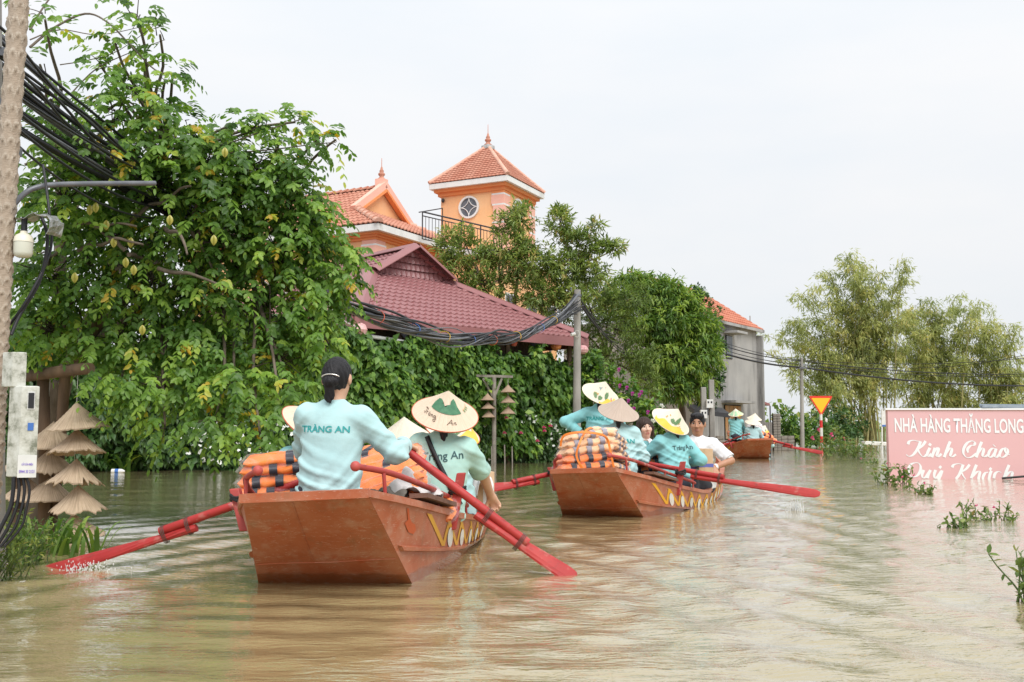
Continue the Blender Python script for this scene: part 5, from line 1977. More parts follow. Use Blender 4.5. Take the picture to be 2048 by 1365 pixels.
# ---- triangular warning sign ------------------------------------------------
def make_triangle():
    Y = 38.0
    c = P(1642, 811, Y)
    root = thing('warning_sign', 'yellow inverted triangle road sign with red border on a striped pole', 'sign', XZ(1643, Y, -.3))
    simple('sign_yellow', (0.88, 0.50, 0.015), 0.45)
    simple('sign_red', (0.72, 0.035, 0.02), 0.45)
    def tri(w, z1, z0, y):
        return [c + V((-w, y, z1)), c + V((w, y, z1)), c + V((0, y, z0))]
    def rounded(w, z1, z0, y, r):
        pts = tri(w, z1, z0, y)
        out = []
        for i in range(3):
            a, b_, d = pts[i - 1], pts[i], pts[(i + 1) % 3]
            p = b_ + (a - b_).normalized() * r
            q = b_ + (d - b_).normalized() * r
            for t in (0, .25, .5, .75, 1):
                out.append((1 - t) ** 2 * p + 2 * t * (1 - t) * b_ + t * t * q)
        return out
    b = MB()
    b.prism(rounded(.46, .355, -.41, 0, .07), (0, .02, 0))
    b.build('border', 'sign_red', root)
    b = MB()
    b.prism(rounded(.36, .275, -.30, -.004, .02), (0, .004, 0))
    b.build('face', 'sign_yellow', root)
    zs = [P(1643, y, Y).z for y in (828, 841, 856, 873, 886, 897)] + [-.3]
    for i in range(len(zs) - 1):
        b = MB()
        b.tube([V((c.x, Y + .05, zs[i])), V((c.x, Y + .05, zs[i + 1]))], .055, 12)
        b.build('pole_band', 'red_paint' if i % 2 else 'white_paint', root)
    b = MB()
    g = P(1651, 835, Y)
    b.add([g, g + V((.08, .02, -.07)), g + V((.06, .0, -.2)), g + V((-.02, .03, -.14))], [(0, 1, 2, 3)])
    o = b.build('torn_sheet', 'white_paint', root)
    o.modifiers.new('thickness', 'SOLIDIFY').thickness = .006
make_triangle()

# ---- pink restaurant signboard ----------------------------------------------
def make_board():
    Y = 17.1
    up = V((0, 0, 1))
    t = NT('pink_board')
    v = t.coord('Object')
    br = t.node('TexBrick')
    br.inputs['Scale'].default_value = 26
    br.inputs['Mortar Size'].default_value = .03
    br.inputs['Color1'].default_value = (0.70, 0.42, 0.44, 1)
    br.inputs['Color2'].default_value = (0.71, 0.435, 0.455, 1)
    br.inputs['Mortar'].default_value = (0.62, 0.35, 0.37, 1)
    vm = t.coord('Object', (1, 1, 1), (math.pi / 2, 0, 0))
    t.l.new(vm, br.inputs['Vector'])
    fade = t.ramp(t.noise(v, .8, 4), [(.3, (0.69, 0.39, 0.41)), (.7, (0.73, 0.47, 0.48))])
    t.color(t.mix(.5, br.outputs[0], fade))
    t.set(Roughness=.55)
    simple('board_white', (0.80, 0.82, 0.84), 0.5)
    TL, BL = P(1775, 820, Y), P(1775, 962, Y)
    right = P(2130, 820, Y).x
    root = thing('restaurant_sign', 'pink restaurant signboard with white lettering half sunk in the flood', 'signboard', (TL.x, Y, 0))
    b = MB()
    b.box(((TL.x + right) / 2, Y + .05, TL.z / 2 - .25), (right - TL.x, .1, TL.z + .5))
    b.build('panel', t.m, root)
    b = MB()
    b.box(((TL.x + right) / 2 - .02, Y + .045, TL.z + .012), (right - TL.x + .05, .13, .03))
    b.build('top_edge', 'board_white', root)
    zx = lambda x, y: P(1740 + x / 6.65, 790 + y / 6.65, Y)
    tv, tf = text_mesh('NHÀ HÀNG THĂNG LONG', 1.0, .022)
    x0, x1 = tv[:, 0].min(), tv[:, 0].max()
    p0, p1 = P(1789.5, 864, Y), P(2047, 866, Y)
    caph = .69
    sx = (p1.x - p0.x) / (x1 - x0)
    sz = (P(1800, 837, Y).z - p0.z) / caph
    vv = np.stack([p0.x + (tv[:, 0] - x0) * sx, np.full(len(tv), Y - .006), p0.z + tv[:, 1] * sz - (tv[:, 0] - x0) * sx * .008], 1)
    obj('lettering', np_mesh('lettering', vv, tris=tf), 'board_white', root)
    strokes1 = [[(505, 660), (520, 622), (570, 606), (630, 616), (668, 622)], [(672, 618), (645, 690), (605, 760), (560, 806), (515, 818), (480, 795)], [(738, 615), (700, 672), (645, 715), (605, 725)], [(635, 715), (655, 770), (690, 815), (722, 820), (755, 790)],
        [(795, 705), (768, 760), (757, 805), (778, 818), (815, 785)], [(785, 678), (808, 648)],
        [(862, 705), (842, 770), (820, 832)], [(830, 790), (875, 722), (908, 705), (908, 735), (892, 785), (886, 815), (908, 822), (950, 785)],
        [(1064, 620), (1032, 700), (1003, 780), (985, 832)], [(1000, 785), (1048, 722), (1082, 710), (1086, 740), (1070, 792), (1070, 817), (1098, 822), (1142, 792)],
        [(1302, 770), (1296, 722), (1338, 678), (1382, 668), (1392, 634), (1352, 614), (1290, 642), (1246, 712), (1241, 780), (1280, 832), (1340, 830), (1412, 780)],
        [(1484, 625), (1453, 700), (1428, 780), (1410, 834)], [(1425, 785), (1472, 722), (1506, 712), (1511, 738), (1497, 792), (1500, 820), (1530, 822), (1570, 792)],
        [(1662, 718), (1625, 714), (1587, 752), (1573, 802), (1592, 832), (1630, 810), (1660, 765), (1675, 715)], [(1675, 715), (1657, 780), (1657, 820), (1682, 830), (1722, 790)], [(1632, 662), (1668, 692)],
        [(1800, 710), (1760, 722), (1727, 770), (1726, 815), (1756, 832), (1800, 810), (1829, 762), (1826, 722), (1800, 710), (1794, 748), (1818, 788), (1858, 795)]]
    strokes2 = [[(590, 905), (540, 930), (510, 1000), (520, 1060), (560, 1090), (620, 1080), (664, 1020), (670, 950), (640, 908), (590, 905)],
        [(714, 1000), (692, 1060), (702, 1105), (740, 1092), (790, 1020)], [(804, 1000), (774, 1060), (765, 1112)], [(872, 1000), (852, 1060), (862, 1110), (900, 1085), (945, 1020)], [(958, 1005), (936, 1070), (900, 1150)], [(920, 978), (945, 948)],
        [(1090, 968), (1112, 932), (1170, 918), (1230, 930)], [(1237, 928), (1212, 1000), (1180, 1070), (1140, 1120)], [(1324, 928), (1272, 990), (1205, 1030)], [(1215, 1030), (1240, 1080), (1270, 1120)],
        [(1414, 930), (1382, 1010), (1345, 1112)], [(1362, 1085), (1420, 1028), (1460, 1020), (1452, 1070), (1440, 1120)],
        [(1570, 1030), (1530, 1042), (1502, 1090), (1500, 1122)], [(1612, 1010), (1590, 1070), (1580, 1122)], [(1588, 1002), (1612, 972)],
        [(1745, 1035), (1702, 1022), (1660, 1052), (1645, 1112)], [(1848, 933), (1815, 1010), (1780, 1112)], [(1798, 1085), (1850, 1032), (1892, 1025), (1886, 1070), (1875, 1115)]]
    for st in (strokes1, strokes2):
        st = [[(x, -y) for x, y in s] for s in st]
        pv, pf = pen(st, 9, 40, 1.22, 9)
        vv = np.array([zx(x, -y)[:] for x, y, _ in pv])
        vv[:, 1] = Y - .004 - .00002 * pv[:, 2]
        obj('lettering', np_mesh('lettering', vv, tris=pf), 'board_white', root)
    # loose metal channel resting on the top, black rod in the water
    simple('blue_steel', (0.25, 0.31, 0.37), 0.45, (0.36, 0.42, 0.48), 12, metal=.3)
    b = MB()
    for dy, dz in ((0, .03), (-.05, .045), (.04, .06)):
        b.bar(P(1963, 818, Y) + V((0, .03 + dy, dz)), P(2090, 818, Y) + V((0, .06 + dy, dz - .01)), .03, .05)
    o = b.build('metal_channel', 'blue_steel')
    tag(o, 'grey metal channels lying on top of the pink signboard', 'channel')
    b = MB()
    b.tube([P(2004, 957, Y - .15), P(2100, 949, Y - .3)], .018, 8)
    tag(b.build('black_rod', 'black_rubber'), 'black rod floating at the lower right of the pink signboard', 'rod')
    # white fallen rail and small blue-edged sign beside the board
    b = MB()
    a, c = P(1725, 888, 40), P(1772, 890, 40)
    b.bar(a + V((0, 0, .03)), c + V((0, 0, .03)), .3, .16)
    tag(b.build('white_rail', 'white_paint', bevel=.03), 'white metal rail lying in the water left of the signboard', 'rail')
    r2 = thing('small_sign', 'small white and blue sign on a thin post left of the signboard', 'sign', XZ(1764, 36, -.3))
    b = MB()
    b.tube([XZ(1764, 36, -.3), P(1764, 818, 36)], .03, 8)
    b.build('post', 'white_paint', r2)
    b = MB()
    cc = P(1772, 836, 36)
    b.box(cc, (.28, .03, .52))
    b.build('plate', 'white_paint', r2)
    b = MB()
    b.box(P(1772, 852, 35.98), (.29, .035, .06))
    b.build('blue_band', 'tie_blue', r2)
make_board()

# ---- strings of old straw hats ----------------------------------------------
def make_hat_strings():
    up = V((0, 0, 1))
    meshes = [cone_hat_mesh('conical_hat', .235, .215, 9, 60, 0.022, 1, .003), cone_hat_mesh('conical_hat', .22, .20, 9, 60, .03, 2, .003), cone_hat_mesh('conical_hat', .215, .20, 9, 60, .07, 3, .003), cone_hat_mesh('conical_hat', .21, .20, 9, 60, .05, 4, .003)]
    for m in meshes:
        m.materials.append(MATS['old_straw'])
    frame = thing('log_frame', 'rough log frame with a round-ended beam holding strings of straw hats', 'frame', XZ(90, 8.3, -.3))
    b = MB()
    b.tube(catmull([P(-30, 765, 8.4), P(60, 752, 8.25), P(130, 742, 8.05), P(182, 737, 7.95)], 4), [.048] * 12 + [.045], 12)
    b.build('beam', 'log_wood', frame)
    for a, c, r in ((P(86, 755, 8.35), XZ(84, 8.35, -.3), .05), (P(130, 752, 8.3), XZ(92, 8.5, -.3), .045), (P(30, 755, 8.4), XZ(34, 8.4, -.3), .05)):
        b = MB()
        b.tube(catmull([a, (a + c) / 2 + V((.02, 0, 0)), c], 4), r, 10)
        b.build('post', 'log_wood', frame)
    for px, Y, r in ((156, 8.0, .003), (100, 8.35, .003), (55, 8.45, .003)):
        b = MB()
        t = P(px, 745, Y)
        b.tube([t, V((t.x, t.y, .1))], r, 5)
        b.build('string', 'white_cable', frame)
    spots = [(156, 858, 8.0, 0, 5, 'top straw hat on the front string hanging from the log beam'), (153, 907, 8.0, 1, -6, 'second straw hat from the top on the front string, dark inside'),
             (149, 968, 8.0, 2, 4, 'third straw hat on the front string with a torn ragged brim'), (156, 1020, 8.0, 3, -3, 'fourth straw hat on the front string, just above the strap-leaved plants'), (152, 1076, 8.0, 1, 14, 'lowest straw hat on the front string, tilted into the water'),
             (104, 895, 8.35, 0, -4, 'top straw hat of the string behind, beside the meter box'), (100, 943, 8.35, 3, 3, 'middle straw hat of the string behind'), (97, 1003, 8.35, 0, 0, 'wide low straw hat of the string behind, above the water'),
             (52, 945, 8.45, 1, 3, 'straw hat partly hidden right behind the meter box'), (52, 1000, 8.45, 3, 0, 'lower straw hat hidden behind the meter box conduits')]
    for px, py, Y, k, tilt, lab in spots:
        o = bpy.data.objects.new('conical_hat', meshes[k])
        COL.objects.link(o)
        o.location = P(px, py, Y)
        o.rotation_euler = (math.radians(random.uniform(-4, 4)), math.radians(tilt), random.uniform(0, 6))
        tag(o, lab, 'hat', 'old straw hats strung by the log frame')
    # post with hats across the water
    Y = 24.4
    post = thing('hat_post', 'weathered T-shaped wooden post with two strings of hats before the climbers', 'post', XZ(988, Y, -.3))
    b = MB()
    b.tube([XZ(988, Y, -.3), P(988, 754, Y)], .055, 8)
    b.build('shaft', 'grey_wood', post)
    b = MB()
    b.bar(P(953, 752, Y), P(1026, 754, Y), .07, .06)
    b.build('cross_beam', 'grey_wood', post)
    for x0, y0 in ((1004, 757), (966, 757)):
        b = MB()
        b.bar(P(x0, y0, Y), P(988, 797, Y), .05, .05)
        b.build('brace', 'grey_wood', post)
    for px in (1016, 976):
        b = MB()
        b.tube([P(px, 755, Y), P(px, 830, Y)], .006, 4)
        b.build('string', 'white_cable', post)
    hm = cone_hat_mesh('conical_hat', .19, .19, 6, 28, 0, 5, .003)
    hm.materials.append(MATS['tan_straw'])
    for px, py, lab in ((1016, 785, 'top'), (1016, 806, 'middle'), (1016, 828, 'bottom')):
        o = bpy.data.objects.new('conical_hat', hm)
        COL.objects.link(o)
        o.location = P(px, py, Y)
        tag(o, f'{lab} tan hat on the right string of the far T-shaped post', 'hat', 'hats on the far post')
    for px, py, lab in ((975, 801, 'top'), (976, 818, 'middle'), (977, 835, 'bottom')):
        o = bpy.data.objects.new('conical_hat', hm)
        COL.objects.link(o)
        o.location = P(px, py, Y - .1)
        o.scale = (.92, .92, .92)
        tag(o, f'{lab} tan hat on the left string of the far T-shaped post', 'hat', 'hats on the far post')
    for px, top, lab in ((1009, 890, 'thin stake just right of the far T-shaped post'), (1024, 893, 'thin stake furthest right below the rose bushes'), (983, 893, 'thin stake just left of the far T-shaped post')):
        b = MB()
        b.tube([XZ(px + 1, 24.2, -.2), P(px, top, 24.2)], .016, 6)
        tag(b.build('stake', 'grey_wood'), lab, 'stake', 'stakes in the water')
make_hat_strings()

# ---- lanterns under the eave -------------------------------------------------
def make_lanterns():
    simple('cloth_pink', (0.62, 0.28, 0.30), 0.7, (0.75, 0.5, 0.48), 20)
    simple('cloth_navy', (0.07, 0.08, 0.13), 0.6, (0.14, 0.14, 0.2), 20)
    simple('cloth_red', (0.55, 0.12, 0.08), 0.7)
    simple('cloth_amber', (0.55, 0.22, 0.06), 0.7, (0.4, 0.1, 0.05), 20)
    kinds = [(716, 660, 0.35, 'cloth_pink', 'round', 'pink striped round lantern under the pavilion corner'), (810, 664, 1.9, 'cloth_navy', 'drop', 'dark navy drop lantern, left one under the eave'), (868, 664, 2.9, 'cloth_pink', 'round', 'small pink lantern half hidden behind the cable bundle'), (1028, 686, 5.6, 'cloth_red', 'cup', 'red tapered lantern hanging below the cable sag'), (1071, 688, 6.3, 'cloth_navy', 'drop', 'dark navy drop lantern, right one beside the red lantern'), (1112, 692, 6.9, 'cloth_amber', 'round', 'amber patterned lantern near the right eave corner'), (1166, 700, 7.6, 'cloth_pink', 'round', 'little pink lantern just behind the concrete pole')]
    up = V((0, 0, 1))
    for px, py, t, m, sh, lab in kinds:
        q = PA + PU * t - PV * .15
        c = P(px, py, q.y)
        r = {'round': .17, 'drop': .16, 'cup': .11}[sh] * (1.25 if px == 716 else .9)
        root = thing('lantern', lab, 'lantern', c, 'lanterns under the eave')
        b = MB()
        prof = {'round': [(.35, .8), (.8, .5), (1, 0), (.8, -.5), (.35, -.8)], 'drop': [(.3, .7), (.9, .35), (1, .1), (.6, -.5), (.22, -1.0)], 'cup': [(1.0, .8), (.95, .2), (.75, -.6), (.5, -.9)]}[sh]
        seg = 16
        prof2 = []
        for (r0, h0), (r1, h1) in zip(prof, prof[1:]):
            prof2 += [(r0, h0), ((r0 + r1) / 2, (h0 + h1) / 2)]
        prof2.append(prof[-1])
        v = []
        for rr, h in prof2:
            for k in range(seg * 2):
                a = math.pi * k / seg
                s = r * rr * (1 if k % 2 == 0 else .93)
                v.append(c + V((s * math.cos(a), s * math.sin(a), h * r)))
        n2 = seg * 2
        b.add(v, [(i * n2 + k, i * n2 + (k + 1) % n2, (i + 1) * n2 + (k + 1) % n2, (i + 1) * n2 + k) for i in range(len(prof2) - 1) for k in range(n2)])
        b.build('shade', m, root)
        for s_, z in ((prof[0][0], prof[0][1]), (prof[-1][0], prof[-1][1])):
            b = MB()
            b.lathe([(0, z * r + .012), (r * s_, z * r + .012), (r * s_, z * r - .012), (0, z * r - .012)], c, 12)
            b.build('rim', 'timber_dark', root)
        b = MB()
        b.tube([c + up * (prof[0][1] * r), c + up * (EAVE - .12 - c.z)], .006, 4)
        b.build('cord', 'black_rubber', root)
make_lanterns()

# ---- plants in the water ------------------------------------------------------
def sprig(label, px, py, Y, w, h, n_stem, seed, leaf=(.07, .035), buds=0, m='leaf_water', per=8):
    rng = np.random.default_rng(seed)
    base = XZ(px, Y, 0)
    root = thing('water_plant', label, 'plant', base, 'plants breaking the water surface')
    st = MB()
    C, D, N, LL, TT = [], [], [], [], []
    for i in range(n_stem):
        a = np.array(base) + np.array([rng.uniform(-w, w) * .8, rng.uniform(-w, w) * .5, -.05])
        tip = a + np.array([rng.normal(0, .35) * h, rng.normal(0, .25) * h, h * rng.uniform(.45, 1.1)])
        pts = branch_tube(st, a, tip, .006, .0025, rng, .05, .12, 3, 4)
        for j in range(per):
            p = np.array(pts[int(len(pts) * rng.uniform(.35, .98))])
            C.append(p)
            D.append(rng.normal(size=3) + np.array([0, -.2, .1]))
            N.append(UPV + rng.normal(0, .5, 3))
            LL.append(leaf[0] * rng.uniform(.6, 1.2))
            TT.append(rng.beta(2, 2))
    st.build('stem', 'green_stem', root)
    LL = np.array(LL)
    leaf_object('leaves', np.array(C), np.array(D), unit(np.array(N)), LL, LL * leaf[1] / leaf[0], np.array(TT), m, root, 'oval')['kind'] = 'stuff'
    if buds:
        K = 10
        for i in range(buds):
            c = np.array(base) + np.array([rng.uniform(-w, w), rng.uniform(-w, w) * .3, h * rng.uniform(.5, 1.0)])
            d = rdirs(K, rng)
            leaf_object('bud', np.repeat(c[None], K, 0), d, np.roll(d, 1, 0), np.full(K, .014 * (1 + Y * .03)), np.full(K, .012 * (1 + Y * .03)), rng.random(K), 'petal_pink', root, 'diamond')
sprig('rose sprig poking out of the water at the left corner of the signboard', 1782, 968, 15.2, .28, .36, 26, 61, (.075, .045), 3)
sprig('thin sparse sprig in the water below the white lettering', 1818, 985, 13.9, .30, .22, 10, 62, (.06, .03), 2, per=6)
sprig('small leafy sprig below the middle of the signboard', 1848, 990, 13.0, .14, .16, 12, 63, (.06, .035), 1)
sprig('bright green sprig standing alone in the open water on the right', 1903, 1056, 8.5, .13, .15, 12, 64, (.055, .03), 0)
sprig('reddish leafy sprigs in the water below the right part of the signboard', 1972, 1042, 9.3, .28, .20, 24, 65, (.06, .02), 2)
sprig('rose sprig cut by the right edge of the picture', 2046, 1205, 4.85, .07, .27, 10, 66, (.05, .026), 0, per=9)
sprig('broad low tangle of rose stems in the water below the triangular sign', 1690, 925, 29.0, .75, .62, 60, 67, (.10, .05), 6, per=10)
sprig('few leaves trailing at the right end of the rose tangle', 1745, 928, 25.5, .4, .15, 10, 68, (.09, .05), 1)

def bank_plants():
    rng = np.random.default_rng(71)
    base = XZ(130, 6.7, 0)
    root = thing('strap_plant', 'clump of strap-like green leaves in the water under the hats', 'plant', base)
    mb = MB()
    V_, F_, T_ = [], [], []
    for i in range(46):
        a = rng.uniform(0, 6.3)
        b = np.array(base) + np.array([rng.uniform(-.32, .24), rng.uniform(-.12, .12), -.02])
        L = rng.uniform(.22, .42)
        dx = np.array([math.cos(a) * .55, math.sin(a) * .4, 0])
        o = len(V_)
        tt = rng.beta(2, 2)
        w = .014 * rng.uniform(.8, 1.3)
        sd = np.array([-math.sin(a), math.cos(a), 0])
        for j in range(7):
            t = j / 6
            p = b + dx * L * t ** 1.3 + np.array([0, 0, L * (1.15 * t - .55 * t * t * t)])
            ww = w * (1 - t ** 3)
            V_ += [p + sd * ww, p - sd * ww + np.array([0, 0, -.002])]
            T_ += [tt, tt]
        for j in range(6):
            F_.append((o + 2 * j, o + 2 * j + 1, o + 2 * j + 3, o + 2 * j + 2))
    me = np_mesh('leaves', np.array(V_), quads=np.array(F_), tint=np.array(T_), smooth=True)
    obj('leaves', me, 'leaf_mango', root)['kind'] = 'stuff'
    # fine-leaved shrubs at the foot of the trunk
    for j, (px, Y, w, h, lab) in enumerate(((20, 6.2, .22, .34, 'leafy weeds at the foot of the papaya trunk'), (95, 6.9, .2, .24, 'fine-leaved herb between the conduits and the strap plants'), (-5, 5.6, .12, .42, 'yellowish sprays rising along the papaya trunk'))):
        r = np.random.default_rng(80 + j)
        base = XZ(px, Y, 0)
        root = thing('bank_weed', lab, 'plant', base, 'weeds at the left bank')
        st = MB()
        C, D, N, LL, TT = [], [], [], [], []
        for i in range(34):
            a = np.array(base) + np.array([r.uniform(-w, w), r.uniform(-w, w) * .5, -.03])
            tip = a + np.array([r.normal(0, .3) * h, r.normal(0, .25) * h, h * r.uniform(.4, 1.1)])
            pts = branch_tube(st, a, tip, .004, .002, r, .05, .1, 3, 3)
            for q in range(16):
                p = np.array(pts[int(len(pts) * r.uniform(.2, .98))])
                C.append(p)
                D.append(r.normal(size=3) + np.array([0, -.2, .2]))
                N.append(UPV + r.normal(0, .5, 3))
                LL.append(.04 * r.uniform(.6, 1.3))
                TT.append(r.beta(2, 2))
        st.build('stem', 'green_stem', root)
        LL = np.array(LL)
        leaf_object('leaves', np.array(C), np.array(D), unit(np.array(N)), LL, LL * .36, np.array(TT), 'leaf_vine' if j < 2 else 'leaf_olive', root, 'lance')['kind'] = 'stuff'
    # lily-like clump far behind by the bank
    base = XZ(235, 20.4, 0)
    root = thing('strap_plant', 'dark arching strap-leaved clump on the far left bank', 'plant', base)
    V_, F_, T_ = [], [], []
    for i in range(60):
        a = rng.uniform(0, 6.3)
        b = np.array(base) + np.array([rng.uniform(-.3, .3), rng.uniform(-.2, .2), 0])
        L = rng.uniform(.6, 1.1)
        dx = np.array([math.cos(a) * .8, math.sin(a) * .5, 0])
        sd = np.array([-math.sin(a), math.cos(a), 0])
        o, tt, w = len(V_), rng.beta(2, 2), .035
        for j in range(6):
            t = j / 5
            p = b + dx * L * t + np.array([0, 0, L * (1.1 * t - .75 * t * t)])
            V_ += [p + sd * w * (1 - t ** 3), p - sd * w * (1 - t ** 3)]
            T_ += [tt, tt]
        for j in range(5):
            F_.append((o + 2 * j, o + 2 * j + 1, o + 2 * j + 3, o + 2 * j + 2))
    obj('leaves', np_mesh('leaves', np.array(V_), quads=np.array(F_), tint=np.array(T_), smooth=True), 'leaf_vine', root)['kind'] = 'stuff'
    c = XZ(237, 19.6, .03)
    bt = thing('plastic_bottle', 'small blue and white bottle floating by the left bank', 'bottle', c)
    b = MB()
    b.tube([c + V((-.13, 0, 0)), c + V((.05, 0, 0)), c + V((.09, 0, 0)), c + V((.12, 0, 0))], [.05, .05, .035, .018], 12)
    b.build('body', 'white_paint', bt)
    b = MB()
    b.tube([c + V((-.06, 0, 0)), c + V((.01, 0, 0))], .0515, 12)
    b.build('band', 'tie_blue', bt)
bank_plants()
# ------------------------------------------------------------------ rowing boats
def _hull_mat():
    t = NT('hull_paint')
    v = t.coord('Object')
    n1 = t.noise(v, 2.6, 7, .62)
    n2 = t.noise(v, 9, 6, .6)
    base = t.ramp(n1, [(.30, (0.36, 0.080, 0.026)), (.48, (0.42, 0.120, 0.052)), (.66, (0.46, 0.175, 0.10))])
    chalk = t.ramp(n2, [(.50, 0.0), (.70, .55)])
    c = t.mix(chalk, base, (0.50, 0.28, 0.20))
    stain = t.ramp(t.noise(t.coord('Object', (3, 3, .8)), 3.2, 6, .65), [(.56, 0.0), (.74, .6)])
    c = t.mix(stain, c, (0.24, 0.12, 0.06))
    rust = t.ramp(t.noise(v, 5.6, 5, .6, .5), [(.58, 0.0), (.66, .55)])
    c = t.mix(rust, c, (0.42, 0.065, 0.012))
    # fine pale scratches
    vs = t.coord('Object', (5, 5, 26), (.25, .18, .1))
    sc = t.ramp(t.noise(vs, 3.1, 5, .8, 1.2), [(.60, 0.0), (.625, .75), (.66, 0.0)])
    c = t.mix(sc, c, (0.66, 0.50, 0.42))
    # wet band at the waterline
    g = t.node('NewGeometry')
    sp = t.node('SeparateXYZ')
    t.l.new(g.outputs['Position'], sp.inputs[0])
    h = t.math('ADD', sp.outputs[2], t.math('MULTIPLY', t.noise(v, 5, 3), .05))
    wet = t.ramp(h, [(.075, 1.0), (.092, 0.0)])
    c = t.mix(t.math('MULTIPLY', wet, .62), c, (0.16, 0.045, 0.012))
    t.color(c)
    r = t.node('MapRange')
    r.inputs['To Min'].default_value = .42
    r.inputs['To Max'].default_value = .16
    t.l.new(wet, r.inputs['Value'])
    t.l.new(r.outputs[0], t.b.inputs['Roughness'])
    t.bump(n2, .10, .01)
_hull_mat()
def _red_wood(name, c, c2, wear):
    t = NT(name)
    v = t.coord('Object')
    n = t.noise(v, 12, 6, .6)
    c0 = t.ramp(t.noise(v, 3, 5), [(.3, c), (.7, c2)])
    w = t.ramp(n, [(.57, 0.0), (.68, wear)])
    c1 = t.mix(w, c0, (0.50, 0.33, 0.27))
    g = t.ramp(t.noise(t.coord('Object', (4, 4, 9)), 4.5, 6, .7), [(.54, 0.0), (.68, .6)])
    t.color(t.mix(g, c1, (0.16, 0.03, 0.022)))
    t.set(Roughness=.55)
    t.bump(n, .12, .01)
_red_wood('oar_red', (0.36, 0.018, 0.018), (0.46, 0.040, 0.036), .30)
_red_wood('rail_red', (0.34, 0.030, 0.026), (0.43, 0.065, 0.055), .6)
_red_wood('knob_worn', (0.42, 0.05, 0.045), (0.5, 0.1, 0.08), 1.0)
simple('deck_board', (0.20, 0.10, 0.07), 0.7, (0.12, 0.06, 0.04), 8, .3, 20)
def _paint(name, c, keep=.62):
    t = NT(name)
    v = t.coord('Object')
    n = t.noise(v, 6, 6, .65)
    t.color(t.mix(t.ramp(n, [(keep - .04, 0.0), (keep + .12, .85)]), c, (0.42, 0.15, 0.085)))
    t.set(Roughness=.5)
_paint('paint_yellow', (0.66, 0.34, 0.03))
_paint('paint_white', (0.74, 0.73, 0.68))
_paint('paint_yellow_fresh', (0.78, 0.40, 0.02), .75)
simple('rope_black', (0.02, 0.02, 0.022), 0.8)
simple('lash_wire', (0.10, 0.06, 0.05), 0.6)

class Boat:
    L = 5.8
    def __init__(s, O, heading, roll=0.0, sc=1.0, dz=0.0):
        s.O, s.h, s.roll, s.sc, s.dz = V(O), math.radians(heading), math.radians(roll), sc, dz
        s.a = V((math.sin(s.h), math.cos(s.h), 0))
        s.r = V((math.cos(s.h), -math.sin(s.h), 0))
    def w(s, x, y, z):
        """boat coordinates to world: x from the stern top, y to starboard (right), z up from the water"""
        yy = y * math.cos(s.roll) - z * math.sin(s.roll)
        zz = y * math.sin(s.roll) + z * math.cos(s.roll)
        return s.O + s.a * ((x - .6) * s.sc) + s.r * (yy * s.sc) + V((0, 0, zz * s.sc + s.dz))
    @staticmethod
    def prof(x, tab):
        return float(np.interp(x, [p[0] for p in tab], [p[1] for p in tab]))
    def rim(s, q):
        x = q * s.L
        u = min(x, s.L - x)
        b = s.prof(u, [(0, .305), (.25, .40), (.6, .50), (1.1, .575), (1.8, .63), (2.9, .66)])
        z = s.prof(u, [(0, .512), (.3, .455), (.6, .40), (1.0, .335), (1.5, .265), (2.2, .19), (2.9, .145)])
        return x, b, z
    def bot(s, q):
        x = .74 + q * (s.L - 1.48)
        u = min(q, 1 - q) * 2
        b = s.prof(u, [(0, .437), (.2, .50), (.5, .565), (1, .60)])
        return x, b, -.12
    def side(s, q, t, sg, off=0.0):
        x0, b0, z0 = s.bot(q)
        x1, b1, z1 = s.rim(q)
        return s.w(x0 + (x1 - x0) * t, sg * (b0 + (b1 - b0) * t + off), z0 + (z1 - z0) * t)

